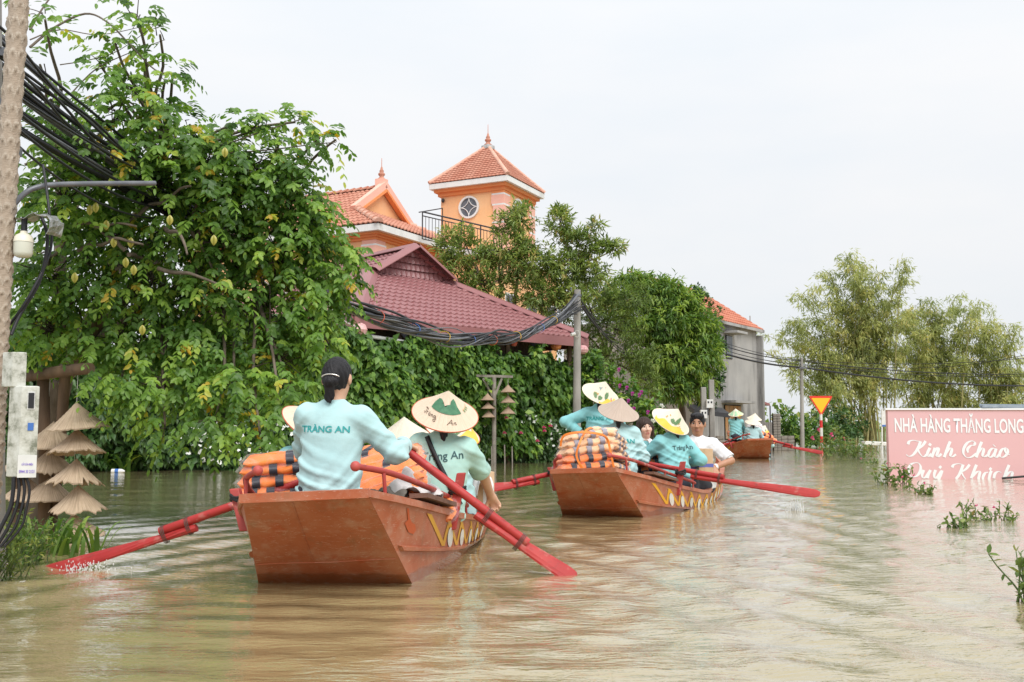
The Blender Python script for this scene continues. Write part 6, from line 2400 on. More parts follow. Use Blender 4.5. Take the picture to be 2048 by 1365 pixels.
def make_boat(B, label, name='rowing_boat', full=True, dirt=True):
    root = thing(name, label, 'boat', (B.O.x, B.O.y, 0), 'wooden rowing boats in a line on the flood')
    NQ, NT_ = 44, 6
    qs = np.linspace(0, 1, NQ + 1)
    b = MB()
    for sg in (1, -1):
        for off in (0.0, -.03):
            v = [B.side(q, t / NT_, sg, off) for q in qs for t in range(NT_ + 1)]
            b.add(v, [(i * (NT_ + 1) + j, (i + 1) * (NT_ + 1) + j, (i + 1) * (NT_ + 1) + j + 1, i * (NT_ + 1) + j + 1) for i in range(NQ) for j in range(NT_)], False)
    # bottom and floor
    for zz, inset in ((0, 0.0),):
        v = [B.side(q, 0, sg) for q in qs for sg in (1, -1)]
        b.add(v, [(2 * i, 2 * i + 1, 2 * i + 3, 2 * i + 2) for i in range(NQ)])
    b.build('hull', 'hull_paint', root, fix=False)
    def end_plate(q):
        m = MB()
        d = B.a * (-.004 if q == 0 else .004)
        n = 8
        v = []
        for j in range(n + 1):
            t = j / n
            for k in range(n + 1):
                u = k / n
                v.append(B.side(q, t, -1) * (1 - u) + B.side(q, t, 1) * u + d)
        th = B.a * (.035 if q == 0 else -.035)
        v2 = [p + th for p in v]
        f = [(j * (n + 1) + k, j * (n + 1) + k + 1, (j + 1) * (n + 1) + k + 1, (j + 1) * (n + 1) + k) for j in range(n) for k in range(n)]
        N = len(v)
        m.add(v + v2, f + [tuple(N + i for i in reversed(x)) for x in f] + [(n * (n + 1) + k, n * (n + 1) + k + 1, N + n * (n + 1) + k + 1, N + n * (n + 1) + k) for k in range(n)])
        return m.build('transom', 'hull_paint', root, fix=False)
    end_plate(0)
    end_plate(1)
    # weld seams across and down the stern plate
    up_ = lambda u, t: B.side(0, t, -1) * (1 - u) + B.side(0, t, 1) * u - B.a * .006
    m = MB()
    m.tube([up_(u, .40 + .004 * math.sin(9 * u)) for u in np.linspace(.02, .98, 14)], .0035, 5)
    m.build('weld_seam', 'hull_paint', root)
    m = MB()
    m.tube([up_(.42 - .03 * t, t) for t in np.linspace(.42, .94, 10)], .0028, 5)
    m.build('weld_seam', 'hull_paint', root)
    # rim: outer lip and flat cap along both sides and across the ends
    for sg in (1, -1):
        m = MB()
        for i in range(NQ):
            q0, q1 = qs[i], qs[i + 1]
            def sec(q):
                x, bb, z = B.rim(q)
                return [B.w(x, sg * (bb + .010), z - .024), B.w(x, sg * (bb + .010), z + .012), B.w(x, sg * (bb - .045), z + .012), B.w(x, sg * (bb - .045), z - .012), B.w(x, sg * (bb - .002), z - .026)]
            a, c = sec(q0), sec(q1)
            m.add(a + c, [(j, (j + 1) % 5, 5 + (j + 1) % 5, 5 + j) for j in range(5)])
        m.build('gunwale', 'hull_paint', root)
    for q, dx in ((0, -.014), (1, .014)):
        m = MB()
        x, bb, z = B.rim(q)
        sgn = 1 if q == 0 else -1
        m.hexa([B.w(x + dx, -bb - .012, z - .028), B.w(x + dx, bb + .012, z - .028), B.w(x + dx, bb + .012, z + .014), B.w(x + dx, -bb - .012, z + .014)],
               [B.w(x + .055 * sgn, -bb - .004, z - .028), B.w(x + .055 * sgn, bb + .004, z - .028), B.w(x + .055 * sgn, bb + .004, z + .014), B.w(x + .055 * sgn, -bb - .004, z + .014)])
        m.build('end_rim', 'hull_paint', root)
    # rub rails
    for sg in (1, -1):
        m = MB()
        rt = lambda q: .50 - .12 * math.sin(math.pi * min(q * 1.0, 1))
        secs = []
        for q in np.linspace(0.01, .99, 40):
            t = rt(q)
            secs.append([B.side(q, t - .028, sg, .001), B.side(q, t - .020, sg, .022), B.side(q, t + .020, sg, .022), B.side(q, t + .035, sg, .001)])
        for a, c in zip(secs, secs[1:]):
            m.add(a + c, [(j, j + 1, 5 + j, 4 + j) for j in range(3)])
        m.add(secs[0], [(0, 1, 2, 3)])
        m.build('rub_rail', 'hull_paint', root)
    # floor boards and thwarts
    m = MB()
    for k in range(6):
        y0 = -.5 + k * .167
        v = []
        for x in (1.0, B.L - 1.0):
            v += [B.w(x, y0, .045), B.w(x, y0 + .155, .045), B.w(x, y0 + .155, .065), B.w(x, y0, .065)]
        m.hexa(v[:4], v[4:])
    m.build('floor', 'deck_board', root)
    for x in (.85, 2.0, 3.2, 4.1):
        m = MB()
        bb, z = B.rim(x / B.L)[1:]
        z = min(z - .05, .30) if x > 1 else .33
        m.hexa([B.w(x - .13, -bb + .06, z - .03), B.w(x + .13, -bb + .06, z - .03), B.w(x + .13, bb - .06, z - .03), B.w(x - .13, bb - .06, z - .03)],
               [B.w(x - .13, -bb + .06, z), B.w(x + .13, -bb + .06, z), B.w(x + .13, bb - .06, z), B.w(x - .13, bb - .06, z)])
        m.build('thwart', 'deck_board', root)
    # painted zigzag and ovals on both flanks
    for sg in (1, -1):
        n = 11
        qz = np.linspace(.115, .93, 2 * n + 1)
        def strip(q0, t0, q1, t1, wd):
            k = 6
            v = []
            for j in range(k + 1):
                u = j / k
                q, t = q0 + (q1 - q0) * u, t0 + (t1 - t0) * u
                v += [B.side(q - wd / 2, t, sg, .0035), B.side(q + wd / 2, t, sg, .0035)]
            return v, [(2 * j, 2 * j + 1, 2 * j + 3, 2 * j + 2) for j in range(k)]
        rt = lambda q: .50 - .12 * math.sin(math.pi * q) + .05
        zz = MB()
        for i in range(2 * n):
            q0, q1 = qz[i], qz[i + 1]
            top0 = .90 - .02 * (i % 3)
            t0, t1 = (top0, rt(q1)) if i % 2 == 0 else (rt(q0), top0 - .06)
            zz.add(*strip(q0, t0, q1, t1, .0165 if i % 2 == 0 else .0115))
        zz.build('painted_zigzag', 'paint_yellow' if B.O.y < 8 else 'paint_yellow_fresh', root, fix=False)
        for i in range(n):
            if i == n - 1:
                continue
            qc = qz[2 * i + 2]
            tc = rt(qc) + .13
            m = MB()
            v = [B.side(qc + .0135 * math.cos(a) + .007 * math.sin(a), tc + .15 * math.sin(a), sg, .005) for a in np.linspace(0, 2 * math.pi, 20, endpoint=False)]
            m.add(v, [tuple(range(20))])
            m.build('painted_oval', 'paint_white', root, fix=False)
    # stern hand rails with worn ball ends
    for sg in (1, -1):
        m = MB()
        pts = []
        for x, dz in ((.06, .135), (.3, .13), (.8, .115), (1.4, .10), (1.9, .085), (2.05, .075)):
            bb, z = B.rim(x / B.L)[1:]
            pts.append(B.w(x, sg * (bb - .035 - (.05 if x < .1 else 0)), z + dz))
        pts = catmull(pts, 4)
        m.tube(pts, .0158 * B.sc, 10)
        hr = m.build('handrail', 'rail_red', root)
        m = MB()
        m.sphere(pts[0], .026 * B.sc, 16, 10)
        m.build('ball_end', 'knob_worn', hr)
        for x in (.22, 1.0, 1.95):
            bb, z = B.rim(x / B.L)[1:]
            m = MB()
            m.tube([B.w(x, sg * (bb - .03), z + .005), B.w(x, sg * (bb - .035), z + .12)], .010 * B.sc, 8)
            m.build('stanchion', 'rail_red', hr)
    for sg, x, ph in ((1, 1.30, .24), (-1, .62, .13)):
        bb, z = B.rim(x / B.L)[1:]
        m = MB()
        m.hexa([B.w(x + i * .03, sg * bb + j * .03 - .02 * sg, z - .10) for i, j in ((-1, -1), (1, -1), (1, 1), (-1, 1))],
               [B.w(x + .04 + i * .027, sg * bb + j * .027 + .05 * sg, z + ph) for i, j in ((-1, -1), (1, -1), (1, 1), (-1, 1))])
        rp = m.build('rowlock_post', 'rail_red', root, bevel=.006)
        m = MB()
        c = B.w(x + .03, sg * bb + .02 * sg, z + ph * .5)
        for k in range(3):
            m.tube([c + B.r * (.052 * math.cos(a)) + B.a * (.052 * math.sin(a)) + V((0, 0, .014 * k + .01 * math.sin(2 * a + k))) for a in np.linspace(0, 6.28, 13)], .008, 5)
        m.build('rope', 'rope_black', rp)
        m = MB()
        x0, x1 = x - .75, x - .12
        zz = lambda xx: B.rim(xx / B.L)[2] + .03
        if sg > 0:
            m.hexa([B.w(x0, bb - .16, zz(x0)), B.w(x1, bb - .06, zz(x1)), B.w(x1, bb + .03, zz(x1)), B.w(x0, bb - .06, zz(x0))], [B.w(x0, bb - .16, zz(x0) + .025), B.w(x1, bb - .06, zz(x1) + .025), B.w(x1, bb + .03, zz(x1) + .025), B.w(x0, bb - .06, zz(x0) + .025)])
            m.build('side_board', 'deck_board', root)
    return root

def make_oar(label, inner, tip, lash=.52, sc=1.0, overlap=.30):
    """a round handle pole lashed on top of a flat blade pole"""
    inner, tip = V(inner), V(tip)
    root = thing('oar', label, 'oar', inner, 'red oars of the rowing boats')
    d = (tip - inner)
    L = d.length
    d.normalize()
    side = d.cross(V((0, 0, 1))).normalized()
    up = side.cross(d)
    e = inner + d * (L * lash + overlap / 2)
    m = MB()
    m.tube([inner, inner + d * .02, e - d * .01, e], [.021 * sc, .024 * sc, .0265 * sc, .025 * sc], 14)
    m.build('handle', 'oar_red', root)
    s0 = inner + d * (L * lash - overlap / 2) - up * .052 * sc
    Lb = (tip - s0).length
    db = (tip - s0).normalized()
    m = MB()
    secs = []
    tws = 1 if (side * 1).y > 0 else -1
    for t, w, h in ((0, .026, .024), (.04, .03, .026), (.30, .034, .022), (.5, .038, .017), (.72, .046, .012), (.9, .050, .008), (.97, .044, .006), (1.0, .022, .004)):
        c = s0 + db * (Lb * t)
        tw = math.radians(58) * min(1, max(0, (t - .12) / .3))
        sd2, up2 = side * math.cos(tw) + up * math.sin(tw) * tws, up * math.cos(tw) - side * math.sin(tw) * tws
        secs.append([c + sd2 * (w * sc * math.cos(a)) + up2 * (h * sc * math.sin(a)) for a in np.linspace(0, 2 * math.pi, 10, endpoint=False)])
    v = [p for s in secs for p in s]
    n = len(secs)
    m.add(v, [(i * 10 + k, i * 10 + (k + 1) % 10, (i + 1) * 10 + (k + 1) % 10, (i + 1) * 10 + k) for i in range(n - 1) for k in range(10)] + [tuple(range(9, -1, -1)), tuple((n - 1) * 10 + k for k in range(10))], False)
    m.build('blade', 'oar_red', root)
    for k in (-.35, .35):
        c = inner + d * (L * lash + overlap * k) - up * .024 * sc
        m = MB()
        for j in range(3):
            m.tube([c + d * (.009 * j) + side * (.033 * sc * math.cos(a)) + up * (.056 * sc * math.sin(a)) for a in np.linspace(0, 6.28, 13)], .0026 * sc, 5)
        m.build('lashing', 'lash_wire', root)
    return root

B1 = Boat((-.96, 5.48, 0), 2.5, 2.6)
B2 = Boat((.894, 9.78, 0), 22, 2.2, 1.0, -.05)
B2.L = 5.05
B3 = Boat((7.08, 29.5, 0), -6, 1.5, 1.2, -.03)
boat1 = make_boat(B1, 'nearest rust-red rowing boat, worn transom toward the camera, oars out')
boat2 = make_boat(B2, 'second rust-red rowing boat with bright yellow zigzag paint, tied bundle on its stern')
boat3 = make_boat(B3, 'small farthest rowing boat near the grey house')
# bare patch where paint was renewed on the near flank
m = MB()
m.add([B1.side(.052 + .014 * x, .74 + .09 * y, 1, .004) for x, y in ((-.5, -.9), (.3, -1.1), (1.0, -.6), (1.2, .1), (.7, .3), (.6, .9), (.95, 2.0), (.6, 1.9), (.2, .6), (-.6, .1))], [tuple(range(10))])
simple('paint_orange', (0.50, 0.085, 0.015), 0.45)
m.build('paint_patch', 'paint_orange', boat1, fix=False)

OAR1R = (P(797, 889, 5.82), W(1152, 1160, -.03))
OAR1L = (P(640, 950, 6.0), W(70, 1152, -.05))
make_oar('right oar of the nearest boat, its blade dipping right of the hull', *OAR1R, lash=.60, overlap=.34)
make_oar('left oar of the nearest boat, splashing by the strap plants', *OAR1L, lash=.50, overlap=.22)
OAR2R = (P(1258, 921, 10.9), P(1640, 989, 9.75))
OAR2L = (P(1165, 935, 10.3), P(962, 978, 9.7))
make_oar('right oar of the second boat, blade lifted dripping above the water', *OAR2R, lash=.44, overlap=.36)
make_oar('left oar of the second boat, reaching toward the nearest boat', *OAR2L, lash=.58, overlap=.3)
make_oar('right oar of the farthest boat, trailing toward the rose tangle', P(1528, 878, 30.2), P(1645, 906, 29.0), lash=.42, sc=1.3)
make_oar('left oar of the farthest boat, reaching left behind the second boat', P(1478, 883, 30.2), P(1415, 897, 29.2), lash=.6, sc=1.3)

# ---- life jackets in clear bags ----------------------------------------------
def _jacket_mats():
    t = NT('jacket_orange')
    v = t.coord('Object')
    t.color(t.ramp(t.noise(v, 7, 5), [(.3, (0.86, 0.17, 0.015)), (.7, (0.90, 0.27, 0.04))]))
    t.set(Roughness=.6)
    t.bump(t.noise(v, 30, 5), .3, .01)
    t = NT('jacket_highlight')  # same orange vest, the washed-out highlight put into a paler colour
    v = t.coord('Object')
    t.color(t.ramp(t.noise(v, 6, 5), [(.3, (0.86, 0.42, 0.17)), (.7, (0.90, 0.62, 0.38))]))
    t.set(Roughness=.6)
    t.bump(t.noise(v, 30, 5), .3, .01)
    simple('strap_black', (0.035, 0.035, 0.05), 0.6)
    simple('strap_grey', (0.30, 0.28, 0.33), 0.6)
    t = NT('clear_plastic')
    v = t.coord('Object')
    n = t.noise(v, 13, 6, .7, 1.0)
    t.set(Roughness=.12)
    t.b.inputs['Base Color'].default_value = (.9, .9, .92, 1)
    t.bump(n, .5, .03)
    tr = t.node('BsdfTransparent')
    mx = t.node('MixShader')
    lw = t.node('LayerWeight')
    lw.inputs['Blend'].default_value = .35
    f = t.math('ADD', t.math('MULTIPLY', lw.outputs['Facing'], .16), t.ramp(n, [(.5, .01), (.75, .16)]))
    t.l.new(f, mx.inputs[0])
    t.l.new(tr.outputs[0], mx.inputs[1])
    t.l.new(t.b.outputs[0], mx.inputs[2])
    t.l.new(mx.outputs[0], t.out.inputs[0])
    simple('strap_orange', (0.85, 0.24, 0.03), 0.5)
_jacket_mats()
def pillow(hx, hy, hz, nx=16, ny=12, seed=0, crumple=.006, frill=0.0):
    r = np.random.default_rng(seed)
    ph = r.uniform(0, 6.3, 8)
    V_, F_ = [], []
    us, vs = np.linspace(-1, 1, nx + 1), np.linspace(-1, 1, ny + 1)
    def h(u, v):
        return hz * max(0, 1 - u ** 10) ** .4 * max(0, 1 - v ** 8) ** .4
    for sgn in (1, -1):
        for u in us:
            for v in vs:
                z = sgn * h(u, v) + crumple * (math.sin(7 * u + ph[0] + 3 * v) + math.sin(9 * v + ph[1]) * .7 + math.sin(13 * u * v + ph[2]))
                x = hx * u * (1 + frill * .25 * math.sin(11 * v + ph[3]) * (abs(u) > .95))
                y = hy * v * (1 - .06 * u * u)
                V_.append((x, y, z + frill * hz * 1.2 * math.sin(8 * v + ph[4]) * (abs(u) > .98)))
    m = ny + 1
    N = (nx + 1) * m
    for i in range(nx):
        for j in range(ny):
            a = i * m + j
            F_.append((a, a + m, a + m + 1, a + 1))
            F_.append((N + a, N + a + 1, N + a + m + 1, N + a + m))
    for i in range(nx):
        F_ += [(i * m, N + i * m, N + (i + 1) * m, (i + 1) * m), (i * m + ny, (i + 1) * m + ny, N + (i + 1) * m + ny, N + i * m + ny)]
    for j in range(ny):
        F_ += [(j, j + 1, N + j + 1, N + j), (nx * m + j, N + nx * m + j, N + nx * m + j + 1, nx * m + j + 1)]
    return np.array(V_), np.array(F_), h
def jacket_meshes(seed, mat, strap, us=(-.55, 0.0, .55)):
    hx, hy, hz = .25, .17, .038
    v, f, h = pillow(hx, hy, hz, 18, 12, seed, .004)
    body = np_mesh('vest', v, quads=f, smooth=True)
    body.materials.append(MATS[mat])
    straps = []
    for u in us:
        sv = []
        w = .024
        ring = [(vv, 1) for vv in np.linspace(-1, 1, 10)] + [(vv, -1) for vv in np.linspace(1, -1, 10)]
        for vv, s in ring:
            for du in (-w, w):
                uu = u + du / hx
                sv.append((hx * uu, hy * vv * (1 - .06 * uu * uu) * 1.015, s * (h(uu, vv * .985) + .0075)))
        n = len(ring)
        sf = [(2 * i, 2 * i + 1, 2 * ((i + 1) % n) + 1, 2 * ((i + 1) % n)) for i in range(n)]
        me = np_mesh('strap', np.array(sv), quads=np.array(sf))
        me.materials.append(MATS[strap])
        straps.append(me)
    v, f, _ = pillow(hx * 1.09, hy * 1.06, hz * 1.16, 18, 12, seed + 50, .004, 0.0)
    bag = np_mesh('plastic_bag', v, quads=f, smooth=True)
    bag.materials.append(MATS['clear_plastic'])
    return body, straps, bag
JK = [jacket_meshes(1, 'jacket_orange', 'strap_black'), jacket_meshes(2, 'jacket_orange', 'strap_black', (-.6, -.2, .35)), jacket_meshes(3, 'jacket_orange', 'strap_black', (.1,)), jacket_meshes(4, 'jacket_highlight', 'strap_grey', (-.6, -.1, .4)), jacket_meshes(5, 'jacket_orange', 'strap_black', ())]
def jacket(kind, loc, rot, label, group, sc=1.0):
    root = thing('life_jacket', label, 'life jacket', loc, group)
    root.rotation_euler = tuple(math.radians(a) for a in rot)
    root.scale = (sc, sc, sc)
    body, straps, bag = JK[kind]
    for nm, me in [('vest', body)] + [('strap', s) for s in straps] + [('plastic_bag', bag)]:
        o = bpy.data.objects.new(nm, me)
        COL.objects.link(o)
        o.parent = root
    return root
ORD = ['bottom', 'second lowest', 'middle', 'second highest', 'top']
ORD10 = ['lowest', 'short low right-hand', 'second lowest left', 'uppermost right-hand', 'third lowest', 'middle', 'fourth highest', 'third highest', 'second highest', 'topmost striped']
# left stack beside the rower
for i in range(5):
    c = P(558 + 4 * i, 1003 - 21.5 * i, 6.15)
    jacket((0, 1, 0, 1, 2)[i], c, (random.uniform(-4, 4), -2 - .8 * i, random.uniform(-6, 6) + 4), f'{ORD[i]} bagged orange life jacket in the stack left of the rower', 'life jackets stacked left of the rower', 1.0)
# fan of jackets between the rower and the person with the painted hat
fan1 = [(780, 1003, 6.0, -10, 4), (838, 1008, 6.1, 16, 4), (782, 988, 6.0, -20, 4), (836, 990, 6.12, 20, 2), (780, 971, 6.06, -19, 4), (776, 956, 6.12, -18, 4), (776, 942, 6.18, -17, 4), (774, 928, 6.24, -15, 2), (772, 915, 6.34, -12, 4), (757, 905, 6.45, -8, 1)]
for i, (px, py, Y, ry, k) in enumerate(fan1):
    jacket(k, P(px, py, Y), (8, ry, -8 + 5 * (i % 3)), ORD10[i] + ' bagged life jacket of the slanting pile right of the rower', 'life jackets piled right of the rower', .92)
# bundle on the stern of the second boat
for i in range(5):
    c = P(1165 + 3 * i, 934 - 15.5 * i, 9.85 + .03 * i)
    jacket((0, 0, 3, 3, 3)[i], c, (random.uniform(-3, 3) - 4, -4 - i, 18 + random.uniform(-4, 4)), f'{ORD[i]} life jacket of the roped bundle on the second boat stern', 'roped bundle of life jackets', 1.05)
for i, (px, py) in enumerate(((1226, 932), (1228, 916), (1225, 900), (1222, 886), (1219, 872))):
    jacket(3, P(px, py, 10.05), (12, 10 + 6 * (i % 3), 62 + 7 * (i % 2)), f'{ORD[i]} pale bagged life jacket leaning on the right of the roped bundle', 'pale life jackets beside the roped bundle', .8)
for i, (px, py) in enumerate(((1300, 938), (1302, 924), (1306, 910), (1297, 896))):
    jacket((0, 2, 0, 2)[i], P(px, py, 11.35), (0, random.uniform(-8, 8), random.uniform(-12, 12)), f'{ORD[i]} orange life jacket stacked before the woman in white', 'life jackets before the woman in white', .9)
for i, (px, py, k, s) in enumerate(((1527, 868, 0, 1.2), (1532, 876, 2, 1.2), (1536, 884, 0, 1.1), (1489, 868, 0, 1.0), (1463, 868, 0, .8))):
    jacket(k, P(px, py, 30.6), (10, 20 - 10 * i, 20 * i), ('highest orange life jacket at the right of the farthest boat', 'middle orange life jacket at the right of the farthest boat', 'lowest orange life jacket at the right of the farthest boat', 'orange life jacket between the two rowers of the farthest boat', 'orange life jacket left of the upright rower of the farthest boat')[i], 'life jackets in the farthest boat', s)
def bundle_rope():
    root = thing('orange_rope', 'bright orange strap tied crosswise round the life jacket bundle', 'strap', P(1170, 870, 9.8))
    c = P(1166, 868, 9.62)
    for pts in ([P(1121, 893, 9.62), P(1128, 872, 9.60), P(1160, 865, 9.56), P(1200, 869, 9.60), P(1215, 880, 9.72), P(1222, 910, 9.72), P(1228, 938, 9.72)], [P(1183, 856, 9.95), P(1172, 862, 9.68), P(1160, 885, 9.53), P(1153, 910, 9.52), P(1160, 930, 9.52), P(1168, 941, 9.54)]):
        m = MB()
        cc = catmull(pts, 5)
        for p, q in zip(cc, cc[1:]):
            m.bar(p, q + (q - p) * .1, .020, .012, (0, -1, .3))
        m.build('strap', 'strap_orange', root)
bundle_rope()

# ---- other cargo ----------------------------------------------------------------
def cloth_heap(label, name, c, r, seed, m, droop=.12, n=46):
    """a crumpled sheet: a rumpled mound whose edges hang down"""
    rng = np.random.default_rng(seed)
    u, v = np.meshgrid(np.linspace(-1, 1, n), np.linspace(-1, 1, n), indexing='ij')
    x, y, z = u.copy(), v.copy(), np.zeros_like(u)
    for i in range(16):
        a = rng.uniform(0, math.pi)
        k = rng.uniform(2.2, 7.5)
        t = (u * math.cos(a) + v * math.sin(a)) * k + rng.uniform(0, 6.3) + .8 * np.sin(2.2 * (u * math.sin(a) - v * math.cos(a)) + rng.uniform(0, 6.3))
        w = (1 - 2 * np.abs(np.sin(t / 2)) ** .8) * (.5 + .5 * np.sin(rng.uniform(1, 3) * u + rng.uniform(1, 3) * v + rng.uniform(0, 6.3)))
        z += w * .55 / k ** .55
        x += .05 * np.cos(t) * math.cos(a) * 2 / k
        y += .05 * np.cos(t) * math.sin(a) * 2 / k
    rr = np.sqrt(u * u + v * v)
    edge = np.clip(rr + .25 * np.sin(5 * np.arctan2(v, u) + 1) - .55, 0, 1)
    p = np.stack([c[0] + x * r[0] * (1 - .35 * edge), c[1] + y * r[1] * (1 - .35 * edge), c[2] + z * r[2] - droop * edge ** 1.3], -1).reshape(-1, 3)
    i = np.arange((n - 1) * n).reshape(n - 1, n)[:, :-1].ravel()
    o = obj(name, np_mesh(name, p, quads=np.stack([i, i + 1, i + n + 1, i + n], 1), smooth=True), m)
    o.modifiers.new('thickness', 'SOLIDIFY').thickness = .004
    return tag(o, label, 'cloth')
simple('grey_cloth', (0.55, 0.52, 0.51), 0.85, (0.68, 0.66, 0.65), 6)
simple('dark_cloth', (0.13, 0.115, 0.095), 0.9, (0.22, 0.20, 0.17), 9)
cloth_heap('crumpled pale grey cloth hung over the right handrail of the nearest boat', 'crumpled_cloth', P(832, 955, 5.85), (.17, .12, .06), 5, 'grey_cloth', .11)
cloth_heap('dark striped cloth tucked under the handrail of the nearest boat', 'folded_cloth', P(778, 972, 5.78), (.12, .10, .035), 6, 'dark_cloth', .06)
simple('bag_white', (0.72, 0.73, 0.76), 0.3, (0.82, 0.82, 0.82), 10)
cloth_heap('small white plastic bag beside the arm reaching for the rim', 'plastic_bag', P(968, 945, 7.0), (.08, .08, .07), 7, 'bag_white', .12)
cloth_heap('white plastic bag on the jacket pile next to the oar hand', 'plastic_bag', P(818, 884, 6.6), (.07, .06, .03), 8, 'bag_white', .03)
simple('carton', (0.52, 0.34, 0.20), 0.8, (0.60, 0.42, 0.27), 5)
simple('carton_blue', (0.12, 0.14, 0.42), 0.7)
def carton(label, c, size, yaw, stripe):
    root = thing('cardboard_box', label, 'box', V(c) - V((0, 0, size[2] / 2)), 'cardboard boxes in the boats')
    m = MB()
    m.box(c, size, math.radians(yaw))
    m.build('body', 'carton', root, bevel=.004)
    if stripe:
        m = MB()
        R = Matrix.Rotation(math.radians(yaw), 3, 'Z')
        m.box(V(c) + V((0, 0, -size[2] * .18)), (size[0] + .005, size[1] + .005, size[2] * .14), math.radians(yaw))
        m.build('printed_band', 'carton_blue', root)
    m = MB()
    m.box(V(c), (.04, size[1] + .004, size[2] + .004), math.radians(yaw))
    m.build('tape', 'bag_white' if not stripe else 'carton', root)
carton('brown carton before the man in the white shirt', P(1405, 922, 11.25), (.17, .2, .27), 12, True)
carton('narrow carton right of the turned rower with the painted hat', P(1382, 926, 11.3), (.15, .2, .26), 5, True)
carton('small light carton beside the reaching arm in the nearest boat', P(970, 975, 7.1), (.12, .12, .22), 8, False)
# ------------------------------------------------------------------ people
def _cloth(name, c, c2, r=.8):
    t = NT(name)
    v = t.coord('Object')
    t.color(t.ramp(t.noise(v, 5, 5), [(.3, c), (.7, c2)]))
    t.set(Roughness=r)
    t.b.inputs['Specular IOR Level'].default_value = .25
    t.b.inputs['Sheen Weight'].default_value = .15
    t.bump(t.noise(v, 17, 4), .25, .015)
_cloth('shirt_aqua', (0.40, 0.615, 0.63), (0.45, 0.655, 0.67))
_cloth('shirt_sage', (0.38, 0.62, 0.56), (0.43, 0.66, 0.60))
_cloth('shirt_teal', (0.22, 0.53, 0.55), (0.27, 0.58, 0.60))
_cloth('shirt_white', (0.74, 0.76, 0.79), (0.80, 0.81, 0.83))
_cloth('trousers_navy', (0.02, 0.025, 0.04), (0.035, 0.04, 0.055))
def _skin(name, c, c2):
    t = NT(name)
    v = t.coord('Object')
    t.color(t.ramp(t.noise(v, 14, 4), [(.3, c), (.7, c2)]))
    t.set(Roughness=.5)
    t.b.inputs['Subsurface Weight'].default_value = .08
    t.b.inputs['Subsurface Radius'].default_value = (.012, .005, .003)
_skin('skin', (0.58, 0.33, 0.22), (0.64, 0.39, 0.27))
_skin('skin_fair', (0.70, 0.45, 0.34), (0.75, 0.50, 0.39))
_skin('skin_tan', (0.42, 0.21, 0.125), (0.47, 0.25, 0.155))
def _hair(name, c, c2):
    t = NT(name)
    v = t.coord('Object', (60, 60, 7))
    n = t.noise(v, 2.2, 5, .7)
    t.color(t.ramp(n, [(.3, c), (.7, c2)]))
    t.set(Roughness=.45)
    t.b.inputs['Specular IOR Level'].default_value = .3
    t.bump(n, .6, .01)
_hair('hair_black', (0.006, 0.006, 0.008), (0.022, 0.020, 0.022))
_hair('hair_brown', (0.022, 0.010, 0.007), (0.055, 0.026, 0.018))
simple('eye_white', (0.72, 0.70, 0.68), .3)
simple('eye_dark', (0.012, 0.008, 0.006), .2)
simple('lip', (0.48, 0.16, 0.13), .45)
simple('lip_tan', (0.30, 0.13, 0.10), .5)
simple('clip_metal', (0.75, 0.72, 0.66), .25, metal=1.0)
simple('strap_bag', (0.012, 0.012, 0.014), .6)
simple('ink_teal', (0.03, 0.33, 0.33), .7)
simple('ink_dark', (0.04, 0.10, 0.11), .7)
simple('watch_white', (0.8, 0.8, 0.8), .3)
simple('hat_green', (0.045, 0.16, 0.085), .7, (0.08, 0.22, 0.12), 40)
simple('hat_ink', (0.10, 0.05, 0.03), .7)
simple('hat_yellow', (0.80, 0.50, 0.05), .7, (0.84, 0.56, 0.10), 10)
simple('hat_leaf', (0.10, 0.25, 0.09), .7)
simple('hat_bird', (0.25, 0.33, 0.34), .7)
simple('hat_gold', (0.60, 0.36, 0.12), .7)
simple('hat_red', (0.6, 0.06, 0.04), .7)
simple('hat_greenwash', (0.28, 0.52, 0.34), .8, (0.55, 0.66, 0.40), 9)

def frame(f, u):
    f = V(f).normalized()
    u = V(u)
    r = f.cross(u).normalized()
    u = r.cross(f).normalized()
    return f, r, u

def add_hand(s, wrist, f, back, right, curl, k=.005):
    """palm, four jointed fingers, thumb leaving the side of the palm. right: +1 right hand"""
    f = V(f).normalized()
    lat = f.cross(V(back)).normalized()          # toward the right, seen with fingers forward and back of the hand up
    bk = lat.cross(f).normalized()
    w = V(wrist)
    kn = w + f * .078
    s.cap(w - f * .02, w + f * .02, .025, .028, .02, .75, bk)
    s.cap(w + f * .02 - lat * .012, kn - lat * .020, .022, .020, .012, .62, bk)
    s.cap(w + f * .02 + lat * .012, kn + lat * .020, .022, .020, .012, .62, bk)
    for o, L in ((-.029, .062), (-.0095, .073), (.0095, .070), (.029, .054)):
        o2 = o * right
        p = kn + lat * o2 + f * (.004 if abs(o) < .02 else -.004)
        d = V(f)
        rad = .0090
        for j, (fr, bend) in enumerate(((.45, .55), (.31, .95), (.24, .6))):
            a = curl * bend
            d = (Matrix.Rotation(-a, 3, lat) @ d).normalized()
            q = p + d * (L * fr)
            s.cap(p, q, rad, rad * .92, k if j else .008)
            p, rad = q, rad * .92
    p = w + f * .022 - lat * (.026 * right) - bk * .006
    d = (f * .62 - lat * (.75 * right) - bk * .28).normalized()
    q = p + d * .036
    s.cap(p, q, .0125, .0105, .012)
    d2 = (f * .9 - lat * (.12 * right) - bk * (.35 + .35 * min(curl, 1))).normalized()
    q2 = q + d2 * .030
    s.cap(q, q2, .0105, .0088, .006)

